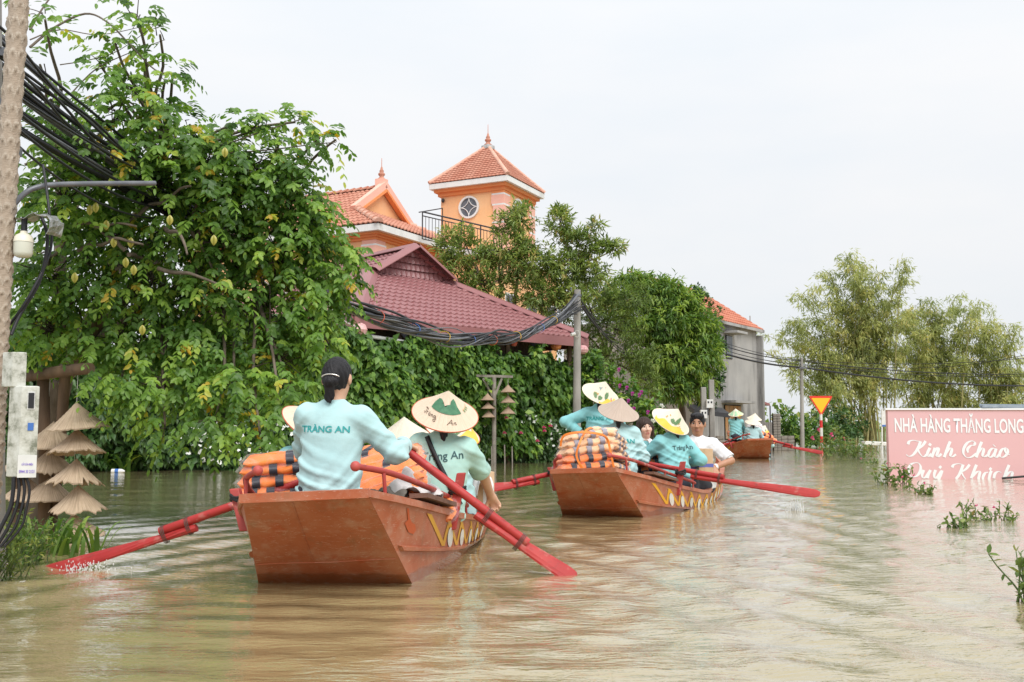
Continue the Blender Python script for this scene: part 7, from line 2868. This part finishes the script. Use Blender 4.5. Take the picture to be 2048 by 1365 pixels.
def ik(S, T, a, b, pole):
    S, T = V(S), V(T)
    d = T - S
    L = d.length
    if L > (a + b) * .995:
        T = S + d * ((a + b) * .995 / L)
        d = T - S
        L = d.length
    d.normalize()
    x = (a * a - b * b + L * L) / (2 * L)
    h = math.sqrt(max(a * a - x * x, 0))
    p = V(pole)
    p = (p - d * p.dot(d)).normalized()
    return S + d * x + p * h, T

def make_person(label, seat, yaw, hands, lean=(0, .05), head=(0, 0, 0), sc=1.0, shirt='shirt_aqua', sleeve='long', skin='skin', hair=None, hat=None,
                lettering=None, res=.009, cat='person', torso=1.0, face=False, curl=(1.2, 1.2), hair_mat='hair_black', fdir=None, knees='sit', group=None, girth=1.0, pole=None, hem=.10, kshift=0.0, kslim=1.0, kz=.14):
    """seat: world point under the pelvis; yaw: degrees clockwise from +Y (away from the camera); hands: world targets (left, right)
    lean: (to the right, forward); head: (turn right deg, tip forward deg, tip right deg)"""
    seat = V(seat)
    root = thing('person', label, cat, seat, group)
    Rz = Matrix.Rotation(-math.radians(yaw), 3, 'Z')
    RzI = Rz.transposed()
    loc = lambda w: (RzI @ (V(w) - seat)) / sc
    d = V((lean[0], lean[1], 1)).normalized()
    rt = V((1, 0, -lean[0])).normalized()
    pel = V((0, 0, .10))
    chest = pel + d * (.31 * torso)
    nb = pel + d * (.475 * torso)
    shL, shR = pel + d * (.425 * torso) - rt * .155, pel + d * (.425 * torso) + rt * .155
    hy, hp, hr_ = [math.radians(a) for a in head]
    HM = Matrix.Rotation(-hy, 3, 'Z') @ Matrix.Rotation(-hp, 3, 'X') @ Matrix.Rotation(hr_, 3, 'Y')
    hf, hr, hu = HM @ V((0, 1, 0)), HM @ V((1, 0, 0)), HM @ V((0, 0, 1))
    hc = nb + (d * .5 + hu * .5).normalized() * .165
    wr, el = [], []
    for i, (S, T) in enumerate(((shL, hands[0]), (shR, hands[1]))):
        T = loc(T)
        sgn = -1 if i == 0 else 1
        dirv = (T - S).normalized()
        T2 = T - dirv * .07
        pl = (V((sgn * .55, -.25, -.9)) if not pole or not pole[i] else V(pole[i]))
        e, w = ik(S, T2, .27, .235, pl)
        el.append(e)
        wr.append(w)
    # ---- skin: head, neck, torso core, arms, hands, legs in one surface
    s = SDF()
    s.ell(hc + hu * .015, (.073, .092, .098), np.array(HM), .02)
    s.ell(hc + hf * .022 - hu * .050, (.054, .060, .058), np.array(HM), .03)
    s.ell(hc + hf * .052 - hu * .088, (.026, .024, .020), np.array(HM), .03)
    for sg in (-1, 1):
        s.ell(hc + hr * (.077 * sg) - hf * .006 - hu * .006, (.010, .019, .031), np.array(HM), .008)
        if face:
            s.ell(hc + hf * .066 + hr * (.036 * sg) - hu * .022, (.024, .02, .022), np.array(HM), .02)
            s.ell(hc + hf * .100 + hr * (.031 * sg) + hu * .010, (.017, .016, .012), np.array(HM), .014, sub=True)
    if face:
        s.cap(hc + hf * .088 + hu * .014, hc + hf * .106 - hu * .022, .0075, .012, .012)
        for sg in (-1, 1):
            s.ell(hc + hf * .097 + hr * (.012 * sg) - hu * .026, (.009, .010, .007), np.array(HM), .006)
        s.ell(hc + hf * .080 - hu * .056, (.026, .014, .013), np.array(HM), .014)
    s.cap(nb - d * .06, hc - hu * .055, .056, .050, .03)
    s.cap(pel, chest, .12, .13, .04, .6)
    s.cap(shL, shR, .045, .045, .04)
    for i in (0, 1):
        S = shL if i == 0 else shR
        s.cap(S, el[i], .044, .036, .02)
        s.cap(el[i], wr[i], .038, .025, .015)
        T = loc(hands[i])
        f = (T - wr[i]).normalized() if fdir is None or fdir[i] is None else (RzI @ V(fdir[i])).normalized()
        back = V((0, 0, 1)) if abs(f.z) < .8 else V((0, .8, .3)) * (1 if f.z < 0 else -1)
        add_hand(s, wr[i], f, back, -1 if i == 0 else 1, curl[i])
    hipL, hipR = pel - V((.09, 0, 0)), pel + V((.09, 0, 0))
    if knees == 'sit':
        kn = [V((-.13 * kslim + kshift, .36, kz)), V((.13 * kslim + kshift, .36, kz))]
        an = [V((-.10 * kslim + kshift, .42, -.14)), V((.10 * kslim + kshift, .42, -.14))]
    else:
        kn = [V((-.09, .06, -.30)), V((.09, .02, -.30))]
        an = [V((-.09, -.02, -.62)), V((.09, .0, -.62))]
    for i in (0, 1):
        s.cap((hipL, hipR)[i], kn[i], .065, .045, .03)
        s.cap(kn[i], an[i], .045, .032, .02)
        s.cap(an[i], an[i] + V((0, .12, -.03)), .035, .028, .02)
    M4 = Matrix.Translation(seat) @ Rz.to_4x4() @ Matrix.Scale(sc, 4)
    def place(me, name, m, parent=root):
        me.transform(M4)
        return obj(name, me, m, parent)
    place(s.mesh('body', res), 'body', skin)
    # ---- trousers
    t = SDF()
    t.cap(pel - V((0, .02, .02)), pel + V((0, .03, .0)), .145 * kslim, .140 * kslim, .05, .85, (0, 0, 1))
    for i in (0, 1):
        t.cap((hipL, hipR)[i], kn[i], .088, .064, .04)
        t.cap(kn[i], an[i], .070, .060, .03)
    place(t.mesh('trousers', max(res, .014)), 'trousers', 'trousers_navy')
    # ---- shirt
    g = girth
    c = SDF()
    low = pel - V((0, 0, hem))
    c.cap(low, pel + d * .13, .186 * g, .160 * g, .05, .72)
    c.cap(pel + d * .10, chest, .156 * g, .160 * g, .06, .64)
    c.cap(chest, pel + d * (.40 * torso), .160 * g, .118, .05, .62)
    c.cap(shL + rt * .02, shR - rt * .02, .060, .060, .06)
    c.cap(nb - d * .09, nb - d * .005 + hf * .0, .090, .060, .05)
    ends = []
    for i in (0, 1):
        S = shL if i == 0 else shR
        E = el[i]
        if sleeve == 'long':
            c.cap(S, E, .070, .058, .035)
            w2 = E + (wr[i] - E) * .70
            c.cap(E, w2, .058, .050, .03)
            ends.append((w2, (wr[i] - E).normalized()))
        else:
            w2 = S + (E - S) * .74
            c.cap(S, w2, .072, .066, .035)
            ends.append((w2, (E - S).normalized()))
    c.plane(low, (0, 0, -1))
    rg = np.random.default_rng(abs(hash(label)) % 1000 if False else len(label) * 7 + int(abs(seat.x) * 100))
    ph = rg.uniform(0, 6.3, 10)
    zb, zt = pel.z, nb.z
    def folds(X, Y, Z):
        lowf = np.clip((zt - .05 - Z) / (zt - zb), 0, 1.1)
        w1 = Z * 1.15 + X * .55 + .016 * np.sin(17 * X + ph[0]) + .012 * np.sin(23 * Z + ph[1])
        w2 = Z * .8 - X * .9 + .018 * np.sin(15 * Z + ph[2]) + .012 * np.sin(19 * X + ph[3])
        w3 = X * 1.2 + .25 * Z + .02 * np.sin(11 * Z + ph[6])
        a = np.clip(np.sin(w1 * 2 * np.pi / .105 + ph[4]), -.2, 1) * (.5 + .5 * np.sin(9 * X + 6 * Z + ph[5]))
        b = np.clip(np.sin(w2 * 2 * np.pi / .085 + ph[7]), -.2, 1) * (.5 + .5 * np.sin(8 * Z - 7 * X + ph[8]))
        e = np.clip(np.sin(w3 * 2 * np.pi / .12 + ph[9]), -.3, 1)
        return -(.0145 * a + .011 * b) * (.35 + .8 * lowf) - .010 * e * np.clip(lowf - .4, 0, 1)
    sh = c.mesh('shirt', max(res, .008), folds)
    bv = BVHTree.FromPolygons([v.co.copy() for v in sh.vertices], [tuple(p.vertices) for p in sh.polygons])
    shirt_o = place(sh, 'shirt', shirt)
    # collar and cuffs
    m = MB()
    ax = (hc - hu * .055 - nb).normalized()
    ring = []
    for k in range(20):
        a = 2 * math.pi * k / 20
        e1 = ax.cross(V((1, 0, 0))).normalized()
        e2 = ax.cross(e1)
        dd = e2 * math.cos(a) + e1 * math.sin(a)
        ring.append([nb - ax * .015 + dd * .066, nb + ax * .028 + dd * .060, nb + ax * .030 + dd * .055, nb - ax * .01 + dd * .058])
    m.add([p for r in ring for p in r], [(4 * i + j, 4 * ((i + 1) % 20) + j, 4 * ((i + 1) % 20) + j + 1, 4 * i + j + 1) for i in range(20) for j in range(3)], True)
    place(m.mesh('collar'), 'collar', shirt)
    for (e, dr), i in zip(ends, (0, 1)):
        m = MB()
        r0 = .052 if sleeve == 'long' else .068
        m.tube([e - dr * .02, e + dr * .035, e + dr * .045], [r0, r0 * 1.04, r0 * .94], 18, False)
        place(m.mesh('cuff'), 'cuff', shirt)
    if lettering:
        txt, size, bold, ink, zc, xc, tilt, xs, shear = lettering
        tv, tf = text_mesh(txt, size, bold, xs, shear, cell=.02)
        out = []
        cz = pel + d * (zc * torso)
        for x, y, _ in tv:
            px_, pz_ = x + xc, y - size * .35
            px_, pz_ = px_ * math.cos(tilt) - pz_ * math.sin(tilt), px_ * math.sin(tilt) + pz_ * math.cos(tilt)
            o = V((cz.x + px_, -1.0, cz.z + pz_))
            hit = bv.ray_cast(o, V((0, 1, 0)))
            out.append((hit[0] - V((0, .0035, 0)))[:] if hit[0] else (o.x, cz.y - .1, o.z))
        me = np_mesh('lettering', np.array(out), tris=tf)
        place(me, 'lettering', ink, shirt_o)
    # ---- hair
    if hair:
        h = SDF()
        if hair in ('bun', 'under'):
            h.ell(hc + hu * .016 - hf * .006, (.0805, .100, .106), np.array(HM), .02)
            h.ell(hc + hf * .115 - hu * .030, (.090, .085, .105), np.array(HM), .012, sub=True)
            h.ell(hc - hu * .135 + hf * .02, (.12, .12, .075), np.array(HM), .012, sub=True)
            for sg in (-1, 1):
                h.ell(hc + hr * (.088 * sg) - hf * .0 - hu * .020, (.022, .030, .045), np.array(HM), .01, sub=True)
            if hair == 'bun':
                h.ell(hc - hf * .100 - hu * .030, (.044, .036, .034), np.array(HM), .006)
                for x0, x1, zz in ((-.012, -.030, -.125), (.0, -.012, -.150), (.010, .002, -.145), (-.02, -.018, -.135), (.004, .016, -.120)):
                    h.cap(hc - hf * .10 - hu * .045 + hr * x0, hc - hf * .085 + hu * zz + hr * x1, .017, .006, .008)
            else:
                h.cap(hc - hf * .075 - hu * .04, hc - hf * .09 - hu * .17, .035, .02, .02)
        elif hair == 'bob':
            h.ell(hc + hu * .014 - hf * .010, (.090, .104, .110), np.array(HM), .02)
            for sg in (-1, 1):
                h.cap(hc + hr * (.072 * sg) + hf * .01, hc + hr * (.078 * sg) + hf * .012 - hu * .085, .034, .024, .02)
            h.cap(hc - hf * .06 - hu * .02, hc - hf * .055 - hu * .09, .07, .05, .03)
            h.ell(hc + hf * .100 - hu * .050, (.069, .085, .088), np.array(HM), .012, sub=True)
        elif hair == 'short':
            h.ell(hc + hu * .026 - hf * .004, (.080, .100, .096), np.array(HM), .02)
            h.cap(hc + hu * .085 + hf * .06 - hr * .05, hc + hu * .090 + hf * .06 + hr * .04, .028, .024, .02)
            h.ell(hc + hf * .120 - hu * .038, (.085, .085, .103), np.array(HM), .012, sub=True)
            h.ell(hc - hu * .125 + hf * .02, (.13, .14, .085), np.array(HM), .012, sub=True)
            for sg in (-1, 1):
                h.ell(hc + hr * (.088 * sg) + hf * .01 - hu * .025, (.022, .03, .045), np.array(HM), .01, sub=True)
        hp_ = rg.uniform(0, 6.3, 3)
        ho = place(h.mesh('hair', min(res, .008), lambda X, Y, Z: .0022 * np.sin(300 * X + 50 * Z + hp_[0] + 2 * np.sin(40 * Z)) + .0015 * np.sin(240 * Y + 60 * Z + hp_[1])), 'hair', hair_mat)
        if hair == 'bun':
            m = MB()
            m.tube([hc - hf * (.110 + .012 * math.cos(a * 1.6)) + hr * (.052 * math.sin(a)) + hu * (.000 + .016 * math.cos(a) - .010) for a in np.linspace(-1.25, 1.25, 12)], .0042, 8)
            place(m.mesh('hair_clip'), 'hair_clip', 'clip_metal', ho)
    if face:
        for sg in (-1, 1):
            for nm, rr, of, mm, scl in (('eye', .0118, .0745, 'eye_white', (1.15, .8, .62)), ('iris', .0062, .0815, 'eye_dark', (1, .6, 1.0))):
                m = MB()
                m.sphere(hc + hf * of + hr * (.031 * sg) + hu * .010, rr, 12, 8, scl, HM)
                place(m.mesh(nm), nm, mm)
            m = MB()
            m.tube([hc + hf * (.088 - .010 * t) + hr * (sg * (.015 + .034 * t)) + hu * (.030 + .006 * math.sin(math.pi * t)) for t in np.linspace(0, 1, 6)], [.003, .0042, .0042, .0038, .003, .0015], 6)
            place(m.mesh('eyebrow'), 'eyebrow', hair_mat)
            m = MB()
            m.tube([hc + hf * (.0845 - .006 * abs(t - .5)) + hr * (sg * (.018 + .027 * t)) + hu * (.0155 + .003 * math.sin(math.pi * t)) for t in np.linspace(0, 1, 6)], .0022, 6)
            place(m.mesh('eyelid'), 'eyelid', 'eye_dark')
        for zz, rr, sx in ((-.052, .0052, 4.0), (-.0615, .0065, 3.4)):
            m = MB()
            m.sphere(hc + hf * .0905 + hu * zz, rr, 14, 8, (sx, 1.0, .85), HM)
            place(m.mesh('lip'), 'lip', 'lip' if skin != 'skin_tan' else 'lip_tan')
    # ---- conical hat
    if hat:
        me, mm, axis, drop, paint = hat['mesh'], hat['mat'], V(hat['axis']).normalized(), hat.get('drop', -.01), hat.get('paint')
        hw = M4 @ hc
        q = V((0, 0, 1)).rotation_difference(axis)
        o = bpy.data.objects.new('hat', me.copy())
        COL.objects.link(o)
        o.data.materials.append(MATS[mm])
        o.parent = root
        o.matrix_parent_inverse = Matrix.Translation(-seat)
        HMw = Matrix.Translation(hw + axis * (drop * sc)) @ q.to_matrix().to_4x4() @ Matrix.Rotation(hat.get('spin', 0), 4, 'Z') @ Matrix.Scale(sc * hat.get('sc', 1), 4)
        o.matrix_basis = HMw
        b = MB()
        b.tube([(HATR * 1.0 * math.cos(a), HATR * 1.0 * math.sin(a), .002) for a in np.linspace(0, 2 * math.pi, 49)], .0035, 6, False)
        e = b.build('hat_rim', hat.get('edge', 'hat_edge'))
        e.parent = o
        if paint:
            paint(o)
        if hat.get('chin', True) and hair is None:
            pass
    return root, (lambda v: M4 @ V(v)), dict(shL=shL, shR=shR, el=el, wr=wr, chest=chest, pel=pel, hc=hc, d=d, bv=bv)

HATR, HATH = .215, .175
HATM = cone_hat_mesh('hat', HATR, HATH, 15, 56, 0, 9, .0022, .02)
def hat_point(u, v, lift=.0028):
    """drawing plane on the cone: u metres around (0 = facing -Y of the hat), v metres down the slope from the apex"""
    sl = math.hypot(HATR, HATH)
    r = HATR * v / sl
    a = -math.pi / 2 + u / max(r, .02)
    t = v / sl
    z = HATH * (1 - t) - .02 * HATR * math.sin(math.pi * t)
    n = V((HATH * math.cos(a), HATH * math.sin(a), HATR)).normalized()
    return V((r * math.cos(a), r * math.sin(a), z)) + n * (lift + .002)
def decal(hat_o, verts, faces, m, name='painting', lift=.0028):
    me = np_mesh(name, np.array([hat_point(x, y, lift)[:] for x, y in verts]), tris=np.array(faces))
    o = obj(name, me, m)
    o.parent = hat_o
    return o
def poly_decal(hat_o, poly, m, name='painting', cell=.02, lift=.0028):
    bm = bmesh.new()
    vs = [bm.verts.new((x, y, 0)) for x, y in poly]
    bm.faces.new(vs)
    bmesh.ops.triangulate(bm, faces=bm.faces)
    for _ in range(3):
        es = [e for e in bm.edges if e.calc_length() > cell]
        if not es:
            break
        bmesh.ops.subdivide_edges(bm, edges=es, cuts=1)
        bmesh.ops.triangulate(bm, faces=bm.faces)
    bm.verts.ensure_lookup_table()
    bm.verts.index_update()
    v = [(x.co.x, x.co.y) for x in bm.verts]
    f = [[q.index for q in x.verts] for x in bm.faces]
    bm.free()
    return decal(hat_o, v, f, m, name, lift)
def pen_decal(hat_o, strokes, m, w, name='lettering', lift=.0032):
    v, f = pen(strokes, fixed=w, n=7)
    return decal(hat_o, v[:, :2], f, m, name, lift)
def paint_trang_an(h):
    # green karst hills with a white gap, handwriting below
    g_ = lambda L: [(x * 1.35, .105 + (y - .105) * 1.3) for x, y in L]
    poly_decal(h, g_([(-.085, .135), (-.070, .105), (-.045, .078), (-.030, .075), (-.022, .082), (-.026, .100), (-.020, .118), (-.012, .105), (-.006, .112), (-.002, .098), (.006, .118), (.012, .095), (.014, .078), (.026, .068), (.038, .085), (.050, .112), (.075, .150), (.03, .148), (-.02, .142)]), 'hat_green')
    def letters(strokes, ox, oy, k):
        return [[(ox + x * k, oy + y * k) for x, y in s] for s in strokes]
    T = [[(0, .2), (.5, 0), (1.1, .1)], [(.55, .05), (.4, .8), (.1, 1.2), (-.15, .9)], [(.75, .55), (.7, 1.2)], [(.72, .75), (1.0, .5), (1.15, .65)],
         [(1.75, .6), (1.4, .7), (1.35, 1.1), (1.7, 1.05), (1.8, .6), (1.8, 1.15)], [(1.5, .25), (1.7, .4)], [(2.1, .6), (2.1, 1.2)], [(2.1, .8), (2.4, .6), (2.5, 1.2)],
         [(3.1, .65), (2.75, .7), (2.75, 1.1), (3.05, 1.0), (3.15, .6), (3.1, 1.7), (2.7, 1.9), (2.6, 1.6), (3.3, 1.2)]]
    A = [[(0, 1.2), (.5, .6), (.9, .05), (1.0, .7), (1.15, 1.2)], [(.2, .85), (.7, .7), (1.2, .8)], [(1.5, .65), (1.45, 1.2)], [(1.48, .85), (1.8, .65), (1.9, 1.15), (2.1, 1.1)]]
    pen_decal(h, letters(T, -.165, .165, .030), 'hat_ink', .0034)
    pen_decal(h, letters(A, .005, .192, .030), 'hat_ink', .0034)
    for i in range(10):
        a = .12 + i * .008
        poly_decal(h, [(a, .15 + .008 * (i % 3)), (a + .012, .143 + .008 * (i % 3)), (a + .010, .156 + .008 * (i % 3))], 'hat_leaf' if i % 3 else 'hat_gold', cell=.05)
def yellow_sweep(h, u0, u1, v0):
    n = 16
    sl = math.hypot(HATR, HATH) * .985
    top = [(u0 + (u1 - u0) * i / n, v0 + .018 * math.sin(i * .9) + (.05 * abs(i / n - .5) * 2) ** 1) for i in range(n + 1)]
    bot = [(u0 + (u1 - u0) * i / n, sl) for i in range(n, -1, -1)]
    poly_decal(h, top + bot, 'hat_yellow', cell=.03)
def frond(h, x, y, L, ang, m='hat_leaf', n=9):
    dx, dy = math.cos(ang), math.sin(ang)
    st = [[(x, y), (x + dx * L * .5 + .006, y + dy * L * .5), (x + dx * L, y + dy * L)]]
    pen_decal(h, st, m, .0045, 'painting')
    for i in range(n):
        t = (i + 1) / (n + 1)
        for sg in (-1, 1):
            a = ang + sg * 1.0
            l = .030 * (1 - abs(t - .45))
            bx, by = x + dx * L * t, y + dy * L * t
            pen_decal(h, [[(bx, by), (bx + math.cos(a) * l * .6, by + math.sin(a) * l * .6 + .002), (bx + math.cos(a) * l, by + math.sin(a) * l)]], m, .005, 'painting')
def paint_scene(h):
    yellow_sweep(h, -.02, .24, .20)
    frond(h, .050, .215, .09, -1.55)
    frond(h, -.060, .235, .07, -2.0, n=6)
    frond(h, -.03, .24, .06, -1.2, n=6)
    for x, y in ((-.09, .175), (-.07, .17), (-.055, .18), (-.05, .168), (-.08, .185)):
        poly_decal(h, [(x - .010, y), (x, y - .008), (x + .011, y - .001), (x + .002, y + .008)], 'hat_gold')
    poly_decal(h, [(-.055, .095), (-.03, .085), (-.012, .078), (-.028, .098), (-.032, .125), (-.042, .105)], 'hat_bird')
    poly_decal(h, [(.012, .07), (.02, .066), (.022, .076)], 'hat_red', cell=.05)
    poly_decal(h, [(.115, .19), (.122, .188), (.135, .235), (.122, .238)], 'hat_red')
def paint_fern(h):
    yellow_sweep(h, -.24, .16, .185)
    frond(h, .010, .185, .105, -1.0, n=11)
    frond(h, .005, .18, .06, -2.2, n=6)
    for x, y in ((-.09, .14), (-.06, .11), (-.10, .155), (.06, .16), (.075, .19), (.09, .21), (.055, .20)):
        poly_decal(h, [(x - .012, y), (x, y - .008), (x + .012, y), (x, y + .008)], 'hat_gold')
def paint_yellow_edge(h):
    yellow_sweep(h, .02, .30, .15)
    frond(h, .02, .20, .06, -1.2, n=5)
def paint_wash(h):
    for k in range(8):
        a = k * .17 - .55
        poly_decal(h, [(a * .5 - .03, .10), (a * .5 + .03, .09), (a + .09, .25), (a - .05, .26)], 'hat_greenwash')
    yellow_sweep(h, .0, .16, .235)

def back_strap(info, fn, parent, m='strap_bag', w=.030, side=1):
    """shoulder strap crossing the back diagonally, laid on the shirt"""
    bv = info['bv']
    S = info['shL'] if side > 0 else info['shR']
    a = V((S.x * .45, 0, S.z + .05))
    b = V((.17 * side, 0, info['pel'].z + .06))
    v = []
    N = 24
    for i in range(N + 1):
        t = i / N
        c = a + (b - a) * t
        dr = (b - a).normalized()
        nn = V((-dr.z, 0, dr.x))
        for sg in (-1, 1):
            o = c + nn * (w / 2 * sg)
            hit = bv.ray_cast(V((o.x, -1, o.z)), V((0, 1, 0)))
            y = (hit[0].y - .006) if hit[0] else (info['chest'].y - .08)
            v.append(fn((o.x, y, o.z)))
    mb = MB()
    mb.add(v, [(2 * i, 2 * i + 1, 2 * i + 3, 2 * i + 2) for i in range(N)], True)
    o = mb.build('shoulder_strap', m, parent, fix=False)
    o.modifiers.new('thickness', 'SOLIDIFY').thickness = .004
    return o

# ---- nearest boat
W1 = make_person('rower in aqua shirt with black tied-back hair, back turned, pulling the nearest oar', XZ(655, 5.50, .37), 6, (P(628, 950, 5.98), P(824, 897, 5.84)), (.055, .05), (4, 6, 0), 1.0, 'shirt_aqua', 'long', 'skin', 'bun', None,
    ('TRÀNG AN', .048, .0012, 'ink_teal', .36, -.02, -.015, 1.12, 0), .0065, curl=(1.5, 1.25), pole=(None, (.35, -.75, -.6)), torso=1.0, hem=.19, kz=-.02, kslim=.70, girth=.97)
W4 = make_person('person under the straw hat with green hills and handwriting, hand on the rim', XZ(869, 6.5, .185), 4, (P(860, 985, 6.95), P(992, 1012, 6.98)), (.105, .10), (0, -8, 0), 1.02, 'shirt_sage', 'short', 'skin', 'under',
    dict(mesh=HATM, mat='fresh_straw', axis=(.16, -.52, .84), paint=paint_trang_an, spin=.12, drop=-.008), ('Tràng An', .070, .0008, 'ink_dark', .37, .02, .05, .98, 0), .0065, curl=(.8, 1.3), fdir=(None, (.35, .35, -.75)), girth=1.04, pole=(None, (.9, -.3, -.2)), kshift=-.12, kslim=.75, hem=.03)
back_strap(W4[2], W4[1], W4[0])
make_person('hidden passenger whose plain straw hat shows left of the rower', XZ(618, 6.6, .12), 0, (P(620, 960, 6.95), P(680, 960, 6.95)), (0, .05), (0, 0, 0), 1.0, 'shirt_teal', 'long', 'skin', 'under',
    dict(mesh=HATM, mat='fresh_straw', axis=(.55, -.30, .80)), res=.012)
make_person('low seated passenger whose ribbed straw hat rises behind the life jackets', XZ(803, 7.25, .03), 10, (P(780, 960, 7.6), P(830, 960, 7.6)), (0, .1), (0, 0, 0), 1.0, 'shirt_aqua', 'long', 'skin', 'under',
    dict(mesh=HATM, mat='pale_straw', axis=(.0, -.35, .9)), res=.012)
make_person('passenger whose yellow-edged hat peeks out behind the lettered hat', XZ(905, 7.45, .08), -6, (P(890, 960, 7.8), P(930, 960, 7.8)), (0, .1), (0, 0, 0), 1.0, 'shirt_aqua', 'long', 'skin', 'under',
    dict(mesh=HATM, mat='pale_straw', axis=(.30, -.35, .85), paint=paint_yellow_edge), res=.012)
# ---- second boat
W6 = make_person('tallest rower of the second boat in a hat painted with trees and a bird', XZ(1205, 11.15, .50), 16, (P(1160, 880, 11.2), P(1255, 905, 11.4)), (-.05, .12), (0, 0, 0), 1.0, 'shirt_teal', 'long', 'skin', 'under',
    dict(mesh=HATM, mat='pale_straw', axis=(.30, -.52, .80), paint=paint_scene, edge='pale_straw'), ('TRÀNG AN', .056, .0016, 'ink_teal', .36, 0, 0, 1.12, 0), .009)
W7 = make_person('rower in a plain ribbed straw hat sitting behind the roped bundle', XZ(1236, 10.55, .27), 8, (P(1200, 900, 10.9), P(1262, 922, 10.85)), (.02, .14), (0, 0, 0), 1.02, 'shirt_aqua', 'long', 'skin', 'under',
    dict(mesh=HATM, mat='aged_straw', axis=(.16, -.42, .88), edge='aged_straw'), ('TRÀNG AN', .060, .0018, 'ink_teal', .34, 0, -.03, 1.12, 0), .008, girth=1.12)
W8 = make_person('woman in white with a short brown bob, looking back toward the camera', XZ(1291, 11.7, .07), 172, (P(1275, 910, 11.3), P(1310, 915, 11.35)), (0, .02), (-4, 0, 3), 1.06, 'shirt_white', 'short', 'skin_fair', 'bob', None, None, .006, face=True, hair_mat='hair_brown')
W9 = make_person('rower turned left in a hat painted with a fern, sleeve stretched toward the woman', XZ(1352, 10.95, .16), -28, (P(1284, 884, 11.25), P(1385, 935, 11.25)), (-.02, .10), (-10, 0, 0), 1.04, 'shirt_teal', 'long', 'skin', 'under',
    dict(mesh=HATM, mat='pale_straw', axis=(.40, -.50, .75), paint=paint_fern, edge='pale_straw'), ('Tràng An', .068, .0008, 'ink_dark', .36, .05, .06, .98, 0), .008, pole=((-.5, -.3, -.8), None))
W10 = make_person('man in a white short-sleeved shirt facing the camera, hand on the gunwale', XZ(1397, 11.65, .07), 186, (P(1428, 945, 11.25), P(1360, 930, 11.3)), (0, .05), (10, 4, 0), 1.12, 'shirt_white', 'short', 'skin_tan', 'short', None, None, .0065, face=True, fdir=((.05, -.6, -.5), None), pole=((-.9, .1, -.3), None), curl=(.9, 1.0), kshift=.18, kslim=.6, hem=.02)
m = MB()
_e, _w = W10[2]['el'][0], W10[2]['wr'][0]
_d = (_w - _e).normalized()
m.tube([W10[1](_w - _d * .035), W10[1](_w - _d * .010)], .036, 16)
m.build('wristwatch', 'watch_white', W10[0])
# ---- farthest boat
make_person('upright rower of the farthest boat in a green-washed hat and dark trousers', XZ(1472, 30.1, .56), 14, (P(1488, 880, 30.6), P(1490, 872, 30.6)), (.02, .05), (0, 0, 0), 1.03, 'shirt_teal', 'long', 'skin', 'under',
    dict(mesh=HATM, mat='pale_straw', axis=(-.10, -.30, .95), paint=paint_wash, edge='pale_straw'), None, .014, knees='stand')
make_person('rower with a cream hat and thin strap sitting at the stern of the farthest boat', XZ(1507, 29.9, .30), 0, (P(1494, 885, 30.3), P(1524, 885, 30.3)), (0, .05), (0, 0, 0), 1.05, 'shirt_aqua', 'long', 'skin', 'under',
    dict(mesh=HATM, mat='pale_straw', axis=(.05, -.35, .93), edge='pale_straw'), None, .014)
make_person('passenger just behind, whose cream hat overlaps in the farthest boat', XZ(1510, 31.0, .42), 10, (P(1500, 880, 31.3), P(1522, 880, 31.3)), (0, .05), (0, 0, 0), 1.05, 'shirt_white', 'long', 'skin', 'under',
    dict(mesh=HATM, mat='pale_straw', axis=(.10, -.25, .95), edge='pale_straw'), None, .014)
make_person('low passenger with a yellow-edged hat at the right of the farthest boat', XZ(1527, 31.4, .06), 20, (P(1516, 880, 31.6), P(1536, 880, 31.6)), (0, .05), (0, 0, 0), 1.05, 'shirt_aqua', 'long', 'skin', 'under',
    dict(mesh=HATM, mat='pale_straw', axis=(.35, -.30, .88), edge='pale_straw', paint=paint_yellow_edge), None, .014)

# ------------------------------------------------------------------ splashes
def splash(label, c, n, spread, h, seed, size=.006, sheet=.25):
    rng = np.random.default_rng(seed)
    t = MATS.get('splash_water')
    if t is None:
        k = NT('splash_water')
        k.set(Roughness=.06)
        k.b.inputs['Base Color'].default_value = (.85, .87, .88, 1)
        k.b.inputs['Alpha'].default_value = .55
        k.b.inputs['IOR'].default_value = 1.33
        t = k.m
    m = MB()
    c = V(c)
    for i in range(n):
        a = rng.normal()
        z = h * rng.random() ** 1.4
        p = c + V((rng.normal(0, spread) , rng.normal(0, spread * .35), z * math.exp(-a * a * .4)))
        r = size * rng.uniform(.4, 1.5)
        m.sphere(p, r, 6, 4, (1, 1, rng.uniform(1, 2.4)))
    # broken sheet
    for i in range(int(n * sheet)):
        p = c + V((rng.normal(0, spread * .8), rng.normal(0, spread * .3), 0))
        q = p + V((rng.normal(0, .02), rng.normal(0, .02), h * rng.uniform(.3, .9)))
        m.tube([p, (p + q) / 2 + V((rng.normal(0, .008), 0, 0)), q], [size * 1.6, size, size * .3], 5)
    o = m.build('splash', t, fix=False)
    tag(o, label, 'splash', kind='stuff')
splash('water splashing over the left oar blade of the nearest boat', W(172, 1142), 190, .09, .06, 1, .0030, .04)
splash('thin curtain of water dripping from the lifted oar of the second boat', W(1592, 1024), 150, .05, .15, 2, .0034, .3)
